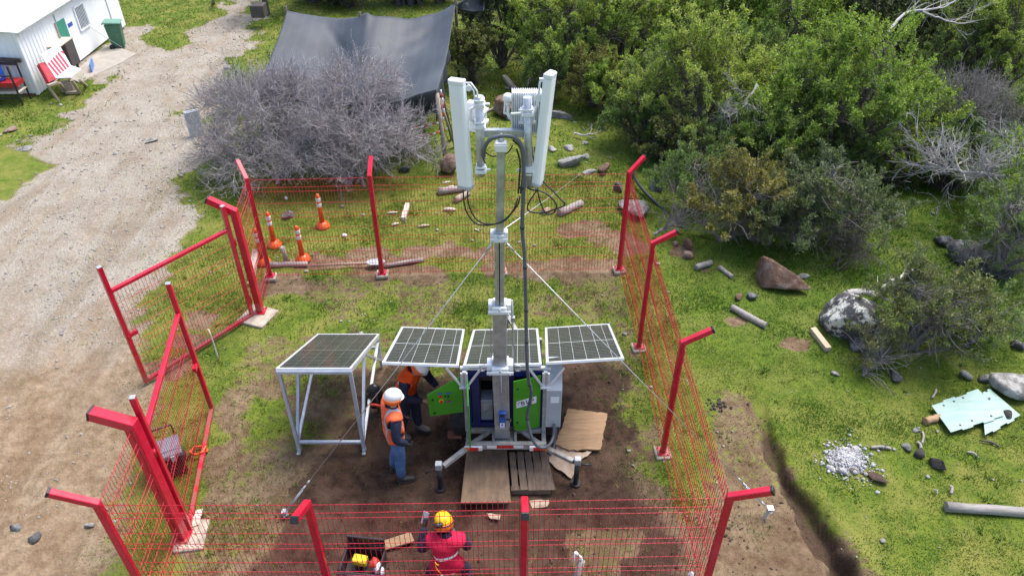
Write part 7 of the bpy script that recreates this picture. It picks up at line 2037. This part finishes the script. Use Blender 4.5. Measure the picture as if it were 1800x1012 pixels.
# leaf litter and ground plants in the shade under the thicket
def build_understory():
    g = np.random.default_rng(44); N = 26000
    x = g.uniform(2.2, 15, N); y = g.uniform(10.5, 27, N)
    lim = 3.0+(y-11)*.05
    k = in_view(x, y) & (x > np.where(y < 14, 4.0, 3.0)) & (fbm(x, y, .9, 3, 3) > -.12)
    x, y = x[k], y[k]; n = len(x); z = height(x, y)
    h = g.uniform(.03, .13, n)*(.4+1.5*(vn(x*.8, y*.8, 2))); a = g.uniform(0, 6.28, n); w = g.uniform(.01, .02, n)
    B = np.stack([x, y, z], 1); wd = np.stack([np.cos(a)*w, np.sin(a)*w, 0*a], 1); la = g.uniform(0, 6.28, n); T = B+np.stack([np.cos(la)*h*.7, np.sin(la)*h*.7, h], 1)
    V = np.stack([B-wd, B+wd, T], 1).reshape(-1, 3)
    o = mesh_np('undergrowth', V, tris=np.arange(len(V)).reshape(-1, 3), mats=LEAF['mid']); o['label'] = 'low green undergrowth on the shaded ground beneath the thicket'; o['category'] = 'undergrowth'; stuff(o)
build_understory()

for k, (px, py, W, H, key, lab) in enumerate((
    (1300, 235, 2.6, 2.5, 'mid', 'green tree filling the gap between the feathery and the widest bright tree'),
    (1420, 250, 2.2, 1.9, 'bright', 'bright low tree in front of the widest bright tree, above the grey green shrub'),
    (1180, 130, 2.8, 2.8, 'bright', 'bright tree between the antennas side and the feathery tree, second row'),
    (1060, 110, 2.8, 2.6, 'mid', 'green tree behind the brownish rounded bush, second row'),
    (1690, 190, 2.4, 2.6, 'mid', 'green tree just behind the bare grey bush'),
    (1600, 120, 2.8, 3.0, 'bright', 'bright tree under the long white limb, second row'),
    (1460, 110, 3.0, 3.1, 'bright', 'bright tree at the top edge right of centre, second row'),
    (1750, 130, 2.8, 3.0, 'mid', 'green tree in the second row near the upper right corner'),
    (1350, 350, 1.8, 1.5, 'mid', 'green shrub tucked between the rounded yellow green shrub and the trees'),
    (1700, 360, 1.6, 1.2, 'mid', 'low green shrub beneath the pale dead branch'))):
    bush(px, py, W, W*.8, H, 11, 2300, key, lab, 120+k, 'tree', 'tree', 15, .050, (.42, .75), wood='bark', dy=.7, shoot_len=(.2, .55), up=.8)

for k, (px, py, W, H, key, lab) in enumerate((
    (1120, 270, 1.6, 1.2, 'mid', 'low green shrub at the front edge below the sparse tree with grey twigs'),
    (1190, 300, 1.5, 1.2, 'olive', 'low olive shrub at the front edge left of the small dark green shrub'),
    (1310, 300, 1.8, 1.5, 'bright', 'bright shrub just above the rounded yellow green shrub'),
    (1500, 345, 1.8, 1.4, 'mid', 'green shrub at the shaded foot of the widest bright tree'),
    (1580, 340, 1.5, 1.2, 'bright', 'bright small shrub at the right foot of the widest bright tree'),
    (1660, 300, 1.6, 1.3, 'mid', 'green shrub below the bare grey bush, behind the dead branch'),
    (1080, 215, 1.6, 1.4, 'bright', 'bright shrub right of the brownish rounded bush'),
    (960, 190, 1.4, 1.3, 'mid', 'green shrub left of the brownish rounded bush'))):
    bush(px, py, W, W*.8, H, 8, 1300, key, lab, 150+k, 'shrub', 'shrub', 12, .055, (.32, .55), wood='bark', dy=.5, up=.7)

for k, (px, py, W, H, lab) in enumerate((
    (545, 10, 2.6, 1.0, 'dark low bush behind the far left corner of the net'),
    (615, 16, 2.2, .9, 'dark low bush behind the net, left of its middle pole'),
    (700, 10, 2.4, 1.0, 'dark low bush behind the net, right of its middle pole'),
    (772, 8, 2.2, 1.1, 'dark low bush between the net and its small grey corner'))):
    bush(px, py, W, 1.6, H, 7, 1300, 'dark', lab, 170+k, 'bush', 'bush', 12, .07, (.4, .65), wood='bark', dy=.3)
